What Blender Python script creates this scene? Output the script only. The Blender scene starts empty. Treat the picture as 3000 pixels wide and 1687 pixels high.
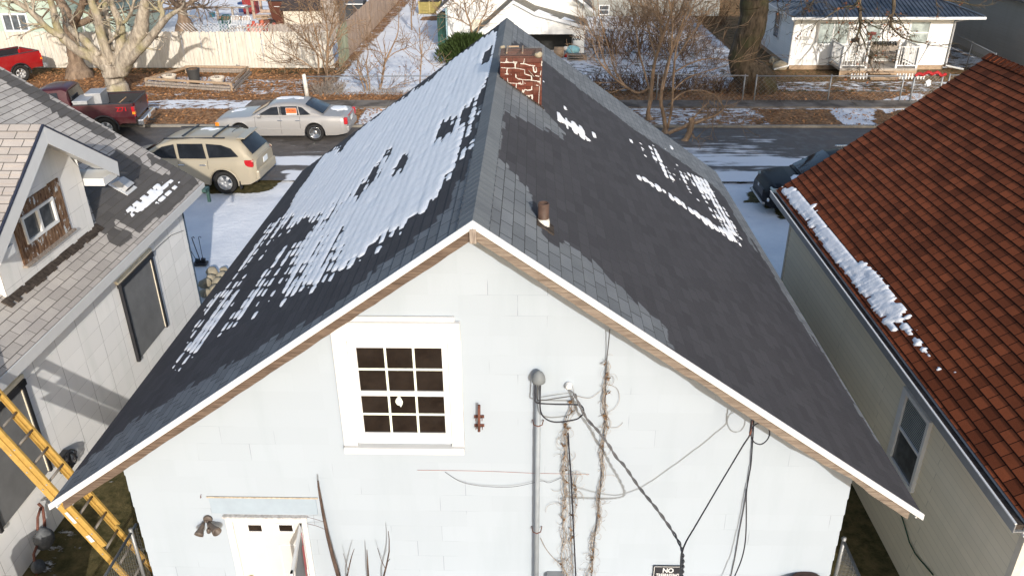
import bpy, bmesh, math, random
import numpy as np
from mathutils import Vector, Matrix
R = math.radians
random.seed(7); rng = np.random.default_rng(7)
S = bpy.context.scene
COL = S.collection

# ------------------------------------------------------------------ camera
F_PX, PITCH, YAW, ROLL, CAM_H = 2385.07, R(27.287), R(-1.425), R(-0.3374), 8.9
fw = Vector((math.sin(YAW)*math.cos(PITCH), math.cos(YAW)*math.cos(PITCH), -math.sin(PITCH)))
rt0 = Vector((math.cos(YAW), -math.sin(YAW), 0)); up0 = rt0.cross(fw)
rt = rt0*math.cos(ROLL)+up0*math.sin(ROLL); up = -rt0*math.sin(ROLL)+up0*math.cos(ROLL)
cam_d = bpy.data.cameras.new('camera'); cam = bpy.data.objects.new('camera', cam_d); COL.objects.link(cam)
cam_d.sensor_width = 36; cam_d.lens = F_PX*36/3000; cam_d.clip_start = .1; cam_d.clip_end = 600
cam.matrix_world = Matrix(((rt.x, up.x, -fw.x, 0), (rt.y, up.y, -fw.y, 0), (rt.z, up.z, -fw.z, CAM_H), (0, 0, 0, 1)))
S.camera = cam
CAMP = Vector((0, 0, CAM_H))
def ray(u, v): return fw+rt*((u-1500)/F_PX)-up*((v-843.5)/F_PX)
def hit(u, v, n, d):
    r = ray(u, v); n = Vector(n); return CAMP+r*((d-n.dot(CAMP))/n.dot(r))
def atz(u, v, z=0.): return hit(u, v, (0, 0, 1), z)      # the place in the yard seen at that spot of the photograph
def aty(u, v, y): return hit(u, v, (0, 1, 0), y)
def atx(u, v, x): return hit(u, v, (1, 0, 0), x)
def pix(P):
    d = Vector(P)-CAMP; z = d.dot(fw); return (1500+F_PX*d.dot(rt)/z, 843.5-F_PX*d.dot(up)/z)

# ------------------------------------------------------------------ light
SUN_AZ, SUN_EL = R(17.8), R(20.5)      # from behind the camera, a little to the right
to_sun = Vector((math.sin(SUN_AZ)*math.cos(SUN_EL), -math.cos(SUN_AZ)*math.cos(SUN_EL), math.sin(SUN_EL)))
sd = bpy.data.lights.new('sun', 'SUN'); sd.energy = 2.75; sd.angle = R(.55); sd.color = (1, .945, .87)
so = bpy.data.objects.new('sun', sd); COL.objects.link(so); so.rotation_euler = to_sun.to_track_quat('Z', 'Y').to_euler()
W = bpy.data.worlds.new('World'); S.world = W; W.use_nodes = True
nt = W.node_tree; bg = nt.nodes['Background']; sk = nt.nodes.new('ShaderNodeTexSky'); sk.sky_type = 'NISHITA'
sk.sun_disc = False; sk.sun_elevation = SUN_EL; sk.sun_rotation = math.atan2(to_sun.x, to_sun.y)
sk.air_density = 1.0; sk.dust_density = 2.0
bg.inputs[1].default_value = .135; nt.links.new(sk.outputs[0], bg.inputs[0])
S.view_settings.view_transform = 'Standard'; S.view_settings.look = 'None'; S.view_settings.exposure = .76; S.view_settings.gamma = 1
S.cycles.max_bounces = 6; S.cycles.diffuse_bounces = 3

# ------------------------------------------------------------------ helpers
class MB:
    def __init__(s): s.v = []; s.f = []; s.uv = []; s.m = []; s.attr = {}
    def face(s, pts, uv=None, m=0):
        i = len(s.v); s.v += [tuple(p) for p in pts]; s.f.append(list(range(i, i+len(pts))))
        s.uv.append(uv if uv else [(p[0]+p[1], p[2]) for p in pts]); s.m.append(m)
    def raw(s, vs, fs, m=0, uvs=None):
        i = len(s.v); s.v += [tuple(p) for p in vs]
        for k, f in enumerate(fs):
            s.f.append([i+a for a in f]); s.m.append(m)
            s.uv.append([uvs[a] for a in f] if uvs else [(vs[a][0]+vs[a][1], vs[a][2]) for a in f])
    def box(s, c, d, rz=0, m=0, M=None):
        x, y, z = d[0]/2, d[1]/2, d[2]/2; cs, sn = math.cos(rz), math.sin(rz)
        vs = []
        for a in (-1, 1):
            for b in (-1, 1):
                for e in (-1, 1):
                    p = Vector((a*x, b*y, e*z))
                    p = M @ p if M else Vector((p.x*cs-p.y*sn, p.x*sn+p.y*cs, p.z))
                    vs.append(p+Vector(c))
        s.raw(vs, [(0, 1, 3, 2), (4, 6, 7, 5), (0, 4, 5, 1), (2, 3, 7, 6), (0, 2, 6, 4), (1, 5, 7, 3)], m)
    def bar(s, a, b, w, h, upv=(0, 0, 1), m=0):
        a, b = Vector(a), Vector(b); x = (b-a).normalized(); y = Vector(upv).cross(x)
        if y.length < 1e-4: y = Vector((1, 0, 0)).cross(x)
        y.normalize(); z = x.cross(y)
        M = Matrix((x, y, z)).transposed(); s.box((a+b)/2, ((b-a).length, w, h), M=M, m=m)
    def tube(s, pts, r, n=6, m=0, cap=True):
        pts = [Vector(p) for p in pts]; k = len(pts)
        if not hasattr(r, '__len__'): r = [r]*k
        vs = []; ref = Vector((.13, .31, .94))
        d0 = (pts[-1]-pts[0])
        if d0.length > 0 and abs(d0.normalized().dot(ref.normalized())) > .9: ref = Vector((.9, .3, .1))
        L = 0; uvs = []
        for i in range(k):
            t = (pts[min(i+1, k-1)]-pts[max(i-1, 0)])
            t = t.normalized() if t.length > 1e-9 else Vector((0, 0, 1))
            x = ref.cross(t)
            x = x.normalized() if x.length > 1e-5 else Vector((1, 0, 0))
            y = t.cross(x)
            if i: L += (pts[i]-pts[i-1]).length
            for j in range(n):
                a = 2*math.pi*j/n; vs.append(pts[i]+(x*math.cos(a)+y*math.sin(a))*r[i]); uvs.append((j/n*.5, L))
        fs = [(i*n+j, i*n+(j+1) % n, (i+1)*n+(j+1) % n, (i+1)*n+j) for i in range(k-1) for j in range(n)]
        if cap: fs += [tuple(range(n-1, -1, -1)), tuple((k-1)*n+j for j in range(n))]
        s.raw(vs, fs, m, uvs)
    def lathe(s, prof, c, n=20, m=0, M=None):
        vs = []
        for (r, z) in prof:
            for j in range(n):
                a = 2*math.pi*j/n; p = Vector((r*math.cos(a), r*math.sin(a), z)); p = M @ p if M else p
                vs.append(p+Vector(c))
        k = len(prof)
        fs = [(i*n+j, i*n+(j+1) % n, (i+1)*n+(j+1) % n, (i+1)*n+j) for i in range(k-1) for j in range(n)]
        fs += [tuple(range(n-1, -1, -1)), tuple((k-1)*n+j for j in range(n))]
        s.raw(vs, fs, m)
    def prism(s, poly, n, t, m=0):
        """polygon in space pushed back by t along -n"""
        P = [Vector(p) for p in poly]; n = Vector(n).normalized(); k = len(P)
        c = Vector()
        for i in range(k): c += P[i].cross(P[(i+1) % k])
        if c.dot(n) < 0: P.reverse()
        B = [p-n*t for p in P]
        s.raw(P+B, [tuple(range(k)), tuple(range(2*k-1, k-1, -1))]+[(i, k+i, k+(i+1) % k, (i+1) % k) for i in range(k)], m)
    def build(s, name, mats, parent=None, smooth=False, bevel=0, **kw):
        off = Vector((0, 0, 0))
        if parent is not None and kw.pop('world', True):
            r = parent
            while r is not None: off += Vector(r.location); r = r.parent
        kw.pop('world', None)
        me = bpy.data.meshes.new(name)
        me.from_pydata([(p[0]-off.x, p[1]-off.y, p[2]-off.z) for p in s.v], [], s.f)
        if not isinstance(mats, (list, tuple)): mats = [mats]
        for m in mats: me.materials.append(m)
        uvl = me.uv_layers.new(name='UVMap'); flat = [c for f in s.uv for q in f for c in q]
        if len(flat) == 2*len(me.loops): uvl.data.foreach_set('uv', flat)
        if len(mats) > 1: me.polygons.foreach_set('material_index', s.m)
        if smooth: me.polygons.foreach_set('use_smooth', [True]*len(me.polygons))
        for k, a in s.attr.items():
            at = me.attributes.new(k, 'FLOAT', 'POINT'); at.data.foreach_set('value', list(a))
        me.update()
        o = bpy.data.objects.new(name, me); COL.objects.link(o)
        if parent is not None: o.parent = parent
        if smooth == 'auto' or bevel:
            bm = bmesh.new(); bm.from_mesh(me); bmesh.ops.remove_doubles(bm, verts=bm.verts, dist=1e-5); bm.to_mesh(me); bm.free()
        if bevel:
            b = o.modifiers.new('bevel', 'BEVEL'); b.width = bevel; b.segments = 2; b.limit_method = 'ANGLE'
        for k, a in kw.items(): o[k] = a
        return o
def thing(name, label, cat, loc=(0, 0, 0), rz=0, group=None):
    o = bpy.data.objects.new(name, None); COL.objects.link(o); o.location = loc; o.rotation_euler = (0, 0, rz)
    o.empty_display_size = .3; o['label'] = label; o['category'] = cat
    if group: o['group'] = group
    return o
def copy_tree(o, parent=None):
    c = o.copy(); COL.objects.link(c)
    if parent is not None: c.parent = parent
    for ch in list(o.children): copy_tree(ch, c)
    return c
def inpoly(u, v, poly):
    c = False; n = len(poly); j = n-1
    for i in range(n):
        xi, yi = poly[i]; xj, yj = poly[j]
        if (yi > v) != (yj > v) and u < (xj-xi)*(v-yi)/(yj-yi)+xi: c = not c
        j = i
    return c
def inpoly_np(U, V, poly):
    c = np.zeros(U.shape, bool); n = len(poly); j = n-1
    for i in range(n):
        xi, yi = poly[i]; xj, yj = poly[j]
        if yi != yj:
            k = ((yi > V) != (yj > V)) & (U < (xj-xi)*(V-yi)/(yj-yi)+xi); c ^= k
        j = i
    return c
def pix_np(P):
    d = P-np.array(CAMP); z = d@np.array(fw); return 1500+F_PX*(d@np.array(rt))/z, 843.5-F_PX*(d@np.array(up))/z
_N = rng.random((64, 64))
def vnoise(x, y):
    xi = np.floor(x).astype(int); yi = np.floor(y).astype(int); fx = x-xi; fy = y-yi
    fx = fx*fx*(3-2*fx); fy = fy*fy*(3-2*fy); g = lambda a, b: _N[a % 64, b % 64]
    return (g(xi, yi)*(1-fx)+g(xi+1, yi)*fx)*(1-fy)+(g(xi, yi+1)*(1-fx)+g(xi+1, yi+1)*fx)*fy
def fbm(x, y, o=3): return sum(vnoise(x*2**i+7.3*i, y*2**i+3.1*i)*.5**(i+1) for i in range(o))/(1-.5**o)

# ------------------------------------------------------------------ materials
def srgb(*c):
    if len(c) == 1: c = (c[0],)*3
    return tuple((x/255/12.92 if x/255 < .04045 else ((x/255+.055)/1.055)**2.4) for x in c)
class NM:
    def __init__(s, name, rough=.8, spec=.3, metal=0):
        s.mat = bpy.data.materials.new(name); s.mat.use_nodes = True; s.t = s.mat.node_tree; s.b = s.t.nodes['Principled BSDF']
        s.b.inputs['Roughness'].default_value = rough; s.b.inputs['Specular IOR Level'].default_value = spec; s.b.inputs['Metallic'].default_value = metal
    def n(s, ty, **kw):
        o = s.t.nodes.new(ty)
        for k, a in kw.items(): setattr(o, k, a)
        return o
    def l(s, a, b): s.t.links.new(a, b)
    def val(s, x, inp):
        if isinstance(x, (int, float)): inp.default_value = x
        elif isinstance(x, tuple): inp.default_value = x if len(x) == 4 else (*x, 1)
        else: s.l(x, inp)
    def coord(s, kind='Object', scale=(1, 1, 1)):
        tc = s.n('ShaderNodeTexCoord'); mp = s.n('ShaderNodeMapping'); s.l(tc.outputs[kind], mp.inputs[0]); mp.inputs['Scale'].default_value = scale
        return mp.outputs[0]
    def noise(s, vec, scale, detail=4, rough=.6):
        o = s.n('ShaderNodeTexNoise'); s.l(vec, o.inputs['Vector']); o.inputs['Scale'].default_value = scale
        o.inputs['Detail'].default_value = detail; o.inputs['Roughness'].default_value = rough; return o.outputs[0]
    def ramp(s, fac, lo, hi, a=0., b=1.):
        o = s.n('ShaderNodeMapRange'); s.l(fac, o.inputs[0]); o.inputs[1].default_value = lo; o.inputs[2].default_value = hi
        o.inputs[3].default_value = a; o.inputs[4].default_value = b; o.clamp = True; return o.outputs[0]
    def mix(s, fac, a, b, mode='MIX'):
        o = s.n('ShaderNodeMix', data_type='RGBA', blend_type=mode); s.val(fac, o.inputs[0]); s.val(a, o.inputs[6]); s.val(b, o.inputs[7]); return o.outputs[2]
    def math(s, op, a, b=0.):
        o = s.n('ShaderNodeMath', operation=op); s.val(a, o.inputs[0]); s.val(b, o.inputs[1]); return o.outputs[0]
    def attr(s, name): return s.n('ShaderNodeAttribute', attribute_name=name).outputs['Fac']
    def bump(s, h, strength=.3, dist=.01):
        o = s.n('ShaderNodeBump'); s.l(h, o.inputs['Height']); o.inputs['Strength'].default_value = strength; o.inputs['Distance'].default_value = dist
        s.l(o.outputs[0], s.b.inputs['Normal'])
    def col(s, c): s.val(c, s.b.inputs['Base Color']); return s.mat
    def brick(s, vec, w, h, mortar=.004, off=.5, c1=(0, 0, 0), c2=(1, 1, 1), mc=(.5, .5, .5), smooth=.1):
        o = s.n('ShaderNodeTexBrick'); s.l(vec, o.inputs['Vector']); o.offset = off; o.inputs['Scale'].default_value = 1
        o.inputs['Brick Width'].default_value = w; o.inputs['Row Height'].default_value = h; o.inputs['Mortar Size'].default_value = mortar
        o.inputs['Mortar Smooth'].default_value = smooth
        for k, c in (('Color1', c1), ('Color2', c2), ('Mortar', mc)): o.inputs[k].default_value = (*c, 1)
        return o.outputs[0], o.outputs[1]
def plain(name, c, rough=.6, spec=.3, metal=0, var=.12, scale=6, bump=0, bscale=40):
    m = NM(name, rough, spec, metal); v = m.coord(); n = m.noise(v, scale, 5)
    f = m.ramp(n, .3, .7); d = tuple(x*(1-var) for x in c); b = tuple(min(x*(1+var), 1) for x in c)
    if bump: m.bump(m.noise(v, bscale, 3), bump, .004)
    return m.col(m.mix(f, d, b))
def shingle(name, c, w=.305, h=.1425, wet=None, var=.2, wetc=None, line=.35, gran=.25, mort=.005):
    m = NM(name, .92, .15); v = m.coord('UV'); o = m.coord('Object')
    rnd, mor = m.brick(v, w, h, mort)
    n1 = m.noise(o, 180, 2); n2 = m.noise(o, 1.3, 4)
    base = m.mix(rnd, tuple(x*(1-var) for x in c), tuple(x*(1+var) for x in c))
    base = m.mix(m.ramp(n2, .35, .65), base, m.mix(1., base, (.82, .82, .84), 'MULTIPLY'))
    if wetc:
        a = m.attr('wet'); t = m.math('ADD', a, m.math('MULTIPLY', m.math('SUBTRACT', rnd, .5), .55))
        t = m.math('ADD', t, m.math('MULTIPLY', m.math('SUBTRACT', m.noise(o, 3.2, 5), .5), .8))
        wd = m.mix(rnd, tuple(x*.88 for x in wetc), tuple(x*1.12 for x in wetc))
        base = m.mix(m.ramp(t, .42, .56), base, wd)
    g = m.ramp(n1, .3, .7, 1-gran, 1+gran*.6); gr = m.n('ShaderNodeCombineColor')
    for i in range(3): m.l(g, gr.inputs[i])
    base = m.mix(1., base, gr.outputs[0], 'MULTIPLY')
    base = m.mix(m.math('MULTIPLY', mor, 1.), base, tuple(x*line for x in c))
    m.bump(m.math('SUBTRACT', m.math('MULTIPLY', n1, .3), mor), .5, .004)
    return m.col(base)
def siding(name, c, w, h, off=.5, joint=.5, mort=.003, var=.04, stain=.10, streak=(1, 1, .15), gate=(.42, .6, .15, 1)):
    m = NM(name, .55, .3); v = m.coord('UV'); o = m.coord('Object')
    rnd, mor = m.brick(v, w, h, mort, off)
    base = m.mix(rnd, tuple(x*(1-var) for x in c), tuple(min(1, x*(1+var)) for x in c))
    st = m.noise(m.coord('Object', streak), 3, 6)
    base = m.mix(m.ramp(st, .5, .8), base, tuple(x*(1-stain*f) for x, f in zip(c, (1.2, 1.0, 1.1))))
    gate = m.math('MULTIPLY', mor, m.ramp(m.noise(o, 1.7, 2), *gate))
    base = m.mix(m.math('MULTIPLY', gate, joint), base, tuple(x*.12 for x in c))
    m.bump(m.noise(o, 30, 4), .15, .004)
    return m.col(base)
def wood(name, c1, c2, axis=(1, 12, 12), scale=3, rough=.85):
    m = NM(name, rough, .2); v = m.coord('Object', axis); n = m.noise(v, scale, 6, .7)
    m.bump(n, .4, .006); return m.col(m.mix(m.ramp(n, .35, .68), c1, c2))
def glass(name, c=(.02, .02, .022), rough=.04, spec=.6):
    m = NM(name, rough, spec); v = m.coord(); return m.col(m.mix(m.ramp(m.noise(v, 2.5, 3), .4, .6), c, tuple(x*1.8 for x in c)))
def bark(name, c1, c2, scale=6, bump=.8, green=None):
    m = NM(name, .95, .1); v = m.coord('Object', (1, 1, .25)); n = m.noise(v, scale, 6, .7)
    b = m.mix(m.ramp(n, .35, .65), c1, c2)
    if green: b = m.mix(m.ramp(m.noise(m.coord(), .9, 3), .5, .66, 0, .7), b, green)
    m.bump(n, bump, .03); return m.col(b)
M = {}
M['roof_grey'] = shingle('grey_shingles', (.172, .186, .198), wetc=(.057, .056, .062), var=.15, mort=.007, line=.25)
M['ridge'] = shingle('ridge_shingles', (.165, .180, .190), w=.9, h=.1425, wetc=(.066, .064, .068), var=.05, line=.55, mort=.0035)
M['roof_left'] = shingle('taupe_shingles', (.235, .22, .205), wetc=(.068, .066, .068), var=.16, line=.25)
M['roof_dormer'] = shingle('dormer_shingles', (.42, .385, .355), var=.12, line=.2, mort=.007)
M['roof_red'] = shingle('red_shingles', (.215, .056, .021), w=.21, h=.1425, var=.34, line=.10, mort=.007, gran=.35)
M['roof_far'] = shingle('old_grey_shingles', (.17, .165, .15), var=.3, line=.4)
M['blue_siding'] = siding('pale_blue_shakes', (.326, .373, .426), .61, .24, joint=.42, var=.02, stain=.07, mort=.0035, gate=(.56, .68, .02, 1))
M['panel_siding'] = siding('white_panels', (.86, .86, .85), .61, .305, off=0, joint=.7, stain=.10, mort=.0045, gate=(.3, .55, .25, 1))
M['vinyl'] = siding('tan_vinyl', (.74, .665, .51), 3.6, .115, joint=.32, mort=.006, stain=.06, gate=(0, .01, 1, 1))  # dark lines painted at the laps in place of the shadow under each course
M['white_clap'] = siding('white_clapboard', (.66, .65, .62), 3.1, .13, joint=.4)
M['green_clap'] = siding('green_clapboard', (.36, .42, .35), 3.1, .15, joint=.4)
M['white_vinyl'] = siding('white_vinyl', (.66, .665, .655), 3.6, .12, joint=.4)
M['white'] = plain('white_paint', (.56, .568, .57), .5, var=.03)
M['white_frame'] = plain('white_vinyl_frame', (.62, .625, .62), .35, var=.02)
M['grille'] = plain('pale_grille', (.70, .76, .66), .4, var=.04)
M['cream'] = plain('cream_paint', (.74, .68, .54), .6, var=.06)
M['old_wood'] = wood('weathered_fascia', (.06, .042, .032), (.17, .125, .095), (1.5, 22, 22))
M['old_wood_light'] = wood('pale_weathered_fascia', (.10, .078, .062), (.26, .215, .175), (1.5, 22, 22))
M['brown_wood'] = wood('peeling_brown_wood', (.10, .045, .025), (.36, .24, .15), (9, 9, 2))
def peel_mat():
    m = NM('peeling_paint_wood', .9, .2); v = m.coord('Object', (9, 9, 2)); n = m.noise(v, 3, 6, .7); b = m.mix(m.ramp(n, .35, .68), (.055, .025, .015), (.26, .165, .10))
    return m.col(m.mix(m.ramp(m.noise(m.coord('Object', (1, 1, .6)), 11, 5, .7), .57, .61), b, (.44, .47, .48)))
M['peel'] = peel_mat()
M['grey_wood'] = wood('grey_wood', (.16, .13, .11), (.38, .33, .28), (8, 8, 1.5))
M['tan_wood'] = wood('tan_lumber', (.24, .165, .11), (.44, .33, .225), (3, 14, 14))
M['fence_white'] = wood('white_fence_boards', (.46, .41, .34), (.64, .60, .52), (6, 6, .8), 2)
M['fence_tan'] = wood('tan_fence_boards', (.27, .19, .14), (.45, .34, .26), (6, 6, .8), 2)
M['fence_green'] = wood('mossy_fence_boards', (.24, .27, .16), (.40, .38, .28), (6, 6, .8), 2)
M['black'] = plain('black_paint', (.02, .02, .023), .45, .4)
M['cable'] = plain('black_cable', (.018, .018, .024), .5, .3)
M['grey_cable'] = plain('grey_cable', (.085, .085, .09), .5, .3)
M['galv'] = plain('galvanised_metal', (.24, .25, .26), .45, .5, .3)
M['grey_conduit'] = plain('grey_conduit', (.25, .28, .31), .55, .3)
M['bronze'] = plain('bronze_fixture', (.085, .068, .058), .5, .4)
M['rust'] = plain('rusted_iron', (.13, .055, .04), .8, .2, var=.4, scale=20)
M['screen'] = plain('window_screen', (.16, .165, .17), .6, .3, var=.15, scale=3)
M['glass'] = glass('dark_glass', (.010, .008, .007)); M['glass_pale'] = glass('curtained_glass', (.22, .25, .24), .1)
M['glass_mid'] = glass('grey_glass', (.06, .065, .07), .08)
M['yellow'] = plain('yellow_fibreglass', (.37, .235, .06), .6, .4, var=.14, scale=14)
M['rung'] = plain('aluminium_rung', (.30, .27, .23), .5, .4, .2)
M['tar'] = plain('roof_tar', (.055, .045, .038), .95, .1, var=.5, scale=14, bump=.6)
M['stone'] = plain('field_stone', (.30, .26, .19), .9, .2, var=.35, scale=5, bump=.5)
M['concrete'] = plain('concrete', (.22, .20, .17), .9, .2, var=.2, scale=5, bump=.2)
M['vine'] = bark('dead_vine', (.19, .155, .125), (.36, .31, .26), 20, .3)
M['dead_leaf'] = plain('dead_leaf', (.17, .105, .06), .9, .1, var=.5, scale=20)
M['twig_dark'] = bark('dark_sucker_bark', (.035, .025, .022), (.12, .085, .07), 22, .4)
M['bark_pale'] = bark('pale_maple_bark', (.16, .13, .10), (.44, .38, .30), 7, 1., (.26, .23, .10))
M['bark_brown'] = bark('brown_bark', (.10, .07, .05), (.26, .19, .135), 6)
M['bark_tan'] = bark('tan_sapling_bark', (.16, .10, .06), (.34, .235, .15), 7)
M['bark_dark'] = bark('dark_oak_bark', (.035, .028, .020), (.13, .10, .07), 7, 1., (.06, .065, .03))
M['brush'] = bark('dry_brush', (.06, .035, .022), (.17, .105, .06), 12, .3)
M['yew'] = plain('yew_needles', (.030, .048, .012), .7, .2, var=.5, scale=8)
M['tyre'] = plain('tyre_rubber', (.022, .021, .020), .85, .2)
M['alloy'] = plain('alloy_wheel', (.40, .40, .40), .45, .4, .4)
M['chrome'] = plain('chrome', (.7, .7, .7), .15, .5, .9)
M['tail'] = plain('red_tail_lamp', (.42, .012, .015), .2, .6); M['amber'] = plain('amber_lamp', (.7, .22, .02), .2, .6)
M['plate'] = plain('number_plate', (.7, .72, .72), .5)
def snow_mat():
    m = NM('snow', .75, .25); v = m.coord(); n = m.noise(v, 9, 6, .7)
    m.b.inputs['Subsurface Weight'].default_value = 0
    m.bump(n, .35, .03); return m.col(m.mix(m.ramp(n, .3, .7), (.76, .77, .79), (.86, .865, .875)))
M['snow'] = snow_mat()
def paint(name, c, metal=.3, dirt=.15, rough=.38):
    m = NM(name, rough, .3, metal); m.b.inputs['Coat Weight'].default_value = .22; m.b.inputs['Coat Roughness'].default_value = .12
    v = m.coord(); n = m.noise(v, 3, 6, .7); z = m.n('ShaderNodeSeparateXYZ'); m.l(v, z.inputs[0])
    f = m.math('MULTIPLY', m.ramp(n, .4, .75), m.ramp(z.outputs[2], .15, .8, 1, .25))
    m.l(m.ramp(f, 0, 1, rough, .6), m.b.inputs['Roughness'])
    return m.col(m.mix(m.math('MULTIPLY', f, dirt*3), c, (.30, .26, .21)))
# ------------------------------------------------------------------ ground
def ground_mat():
    m = NM('ground', .95, .1); o = m.coord(); s = m.attr('snow'); lf = m.attr('leaf')
    n1 = m.noise(o, .9, 6, .65); n2 = m.noise(o, 5, 6, .7); st = m.noise(m.coord('Object', (1, 2.2, 1)), 2.2, 6, .72)
    vo = m.n('ShaderNodeTexVoronoi'); m.l(o, vo.inputs['Vector']); vo.inputs['Scale'].default_value = 11; hs = m.n('ShaderNodeSeparateColor'); m.l(vo.outputs['Color'], hs.inputs[0])
    leaf = m.mix(hs.outputs[0], (.13, .055, .025), (.46, .26, .13)); leaf = m.mix(m.ramp(hs.outputs[1], .55, .9), leaf, (.24, .15, .09))
    leaf = m.mix(m.ramp(n2, .48, .72), leaf, (.075, .045, .025))
    grass = m.mix(m.ramp(n2, .35, .65), (.040, .040, .016), (.13, .105, .05))
    b = m.mix(m.ramp(m.math('ADD', lf, m.math('MULTIPLY', m.math('SUBTRACT', n2, .5), 1.3)), .38, .6), grass, leaf)
    sn = m.mix(m.ramp(n1, .35, .65), (.64, .66, .70), (.76, .77, .79))
    mx = m.math('ADD', m.math('MULTIPLY', n1, .35), m.math('MULTIPLY', st, .65))
    t = m.math('ADD', s, m.math('MULTIPLY', m.math('SUBTRACT', mx, .5), 2.3)); f = m.ramp(t, .47, .57)
    m.bump(m.math('ADD', m.math('MULTIPLY', n2, .6), m.math('MULTIPLY', f, .8)), .8, .07)
    return m.col(m.mix(f, b, sn))
def road_mat():
    m = NM('asphalt', .6, .35); o = m.coord(); s = m.attr('snow')
    st = m.noise(m.coord('Object', (.16, 1.6, 1)), 2.6, 6, .65); n = m.noise(o, 2.2, 5); f2 = m.noise(o, 90, 2)
    b = m.mix(m.ramp(n, .35, .65), (.050, .043, .038), (.118, .102, .092)); b = m.mix(m.ramp(f2, .3, .7, 0, .35), b, (.17, .16, .15))
    t = m.math('ADD', s, m.math('MULTIPLY', m.math('SUBTRACT', m.math('ADD', m.math('MULTIPLY', st, .7), m.math('MULTIPLY', m.noise(o, 1.3, 5), .3)), .5), 2.2))
    m.l(m.ramp(n, .4, .6, .45, .85), m.b.inputs['Roughness']); m.bump(f2, .2, .01)
    return m.col(m.mix(m.ramp(t, .44, .66), b, (.70, .71, .73)))
def steps(segs):
    out = []
    for a, b, d in segs: out += list(np.arange(a, b-1e-6, d))
    return np.array(out+[segs[-1][1]])
def sheet(name, xs, ys, zf, mat, attrs, **kw):
    X, Y = np.meshgrid(xs, ys); Z = zf(X, Y); nx, ny = len(xs), len(ys)
    me = bpy.data.meshes.new(name); vs = np.stack([X.ravel(), Y.ravel(), Z.ravel()], 1)
    i = np.arange((ny-1)*(nx-1)); a = (i//(nx-1))*nx+i % (nx-1)
    me.from_pydata(vs.tolist(), [], np.stack([a, a+1, a+1+nx, a+nx], 1).tolist()); me.materials.append(mat)
    for k, fn in attrs.items():
        me.attributes.new(k, 'FLOAT', 'POINT').data.foreach_set('value', fn(X, Y).ravel().astype(float))
    me.polygons.foreach_set('use_smooth', [True]*len(me.polygons)); me.update()
    o = bpy.data.objects.new(name, me); COL.objects.link(o)
    for k, a in kw.items(): o[k] = a
    return o
GX = steps([(-140, -36, 8), (-36, 30, .25), (30, 140, 10)]); GY = steps([(-80, 4, 4), (4, 66, .25), (66, 330, 12)])
def g_snow(X, Y):
    s = np.full(X.shape, .55)
    A = lambda c, v: s.__setitem__(c, v)
    A((Y < 24.6), .92); A((Y < 6), .15)
    A((Y < 17.2) & (X < -4.3) & (X > -7.3), .45); A((Y < 16.5) & (X > 3.4) & (X < 5.5), .12)
    A((Y < 14.) & (X < -5.4) & (X > -7.3), .28)
    A((Y > 30) & (Y < 33.4), .18); A((Y > 30) & (Y < 33.4) & (X > -7) & (X < 1.5), .72); A((Y > 30) & (Y < 33.4) & (X >= 1.5) & (X < 9.5), .50)
    A((Y >= 33.4) & (Y < 34.8) & (X < -5), .62); A((Y >= 33.4) & (Y < 34.8) & (X >= -5), .55)
    A((Y >= 34.8) & (X < -9.6), .16); A((Y >= 36.) & (Y < 39) & (X < -10) & (X > -14.5), .48); A((Y >= 34.8) & (Y < 36.3) & (X < -13) & (X > -20), .38)
    A((Y >= 37.4) & (Y < 39.3) & (X > -18.4) & (X < -13.6), .60); A((Y > 39.6) & (Y < 41.2) & (X < -9.8), .02)
    A((Y > 41.3) & (X < -10.), .86); A((Y > 35.9) & (X > -9.6) & (X < 2), .84); A((Y > 35.9) & (X > -9.9) & (X < -9.2+.0*Y), .4)
    A((Y > 34.7) & (Y <= 35.9) & (X > -9.6) & (X < -4), .10)
    A((Y > 35.5) & (X >= 2) & (X < 11), .60); A((Y > 34.8) & (Y <= 36.6) & (X > 1) & (X < 11.5), .18)
    A((Y > 34.8) & (X >= 11), .10); A((Y > 36.4) & (Y < 38.3) & (X >= 10), .47); A((Y > 41) & (X > 20), .55)
    A(Y > 75, .6)
    P = pix_np(np.stack([X, Y, 0*X], -1))
    for poly in ([(2425, 330), (2470, 300), (2560, 305), (2560, 365), (2480, 365)], [(2560, 300), (2700, 270), (2700, 310), (2600, 330)]): s[inpoly_np(P[0], P[1], poly)] = .9
    s[inpoly_np(P[0], P[1], [(440, 560), (560, 563), (700, 567), (770, 560), (815, 535), (832, 510), (800, 495), (500, 480)])] = 0
    s[inpoly_np(P[0], P[1], [(2190, 590), (2230, 600), (2320, 650), (2340, 560), (2200, 540)])] = .1
    s[inpoly_np(P[0], P[1], [(1230, 50), (1300, 45), (1300, 62), (1235, 60)])] = .15
    return s
def g_leaf(X, Y):
    l = np.full(X.shape, .35); l[(Y > 30) & (X < -4)] = .85; l[(Y > 30) & (Y < 36.5) & (X >= 1)] = .62; l[(Y > 39.8) & (Y < 41.3) & (X < -9)] = .45
    l[(Y > 36.5) & (X > 10)] = .5; l[Y < 6] = .8; l[(Y < 24.7) & (Y >= 6)] = .2; return l
def g_z(X, Y): return np.where((Y > 5) & (Y < 70) & (np.abs(X) < 36), .05*(fbm(X*.7, Y*.7)-.5)+.035*(fbm(X*2.3+9, Y*2.3)-.5), -.05)-.02*((Y > 23.2) & (Y < 30.8))*2
sheet('ground', GX, GY, g_z, ground_mat(), {'snow': g_snow, 'leaf': g_leaf}, kind='structure')
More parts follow.
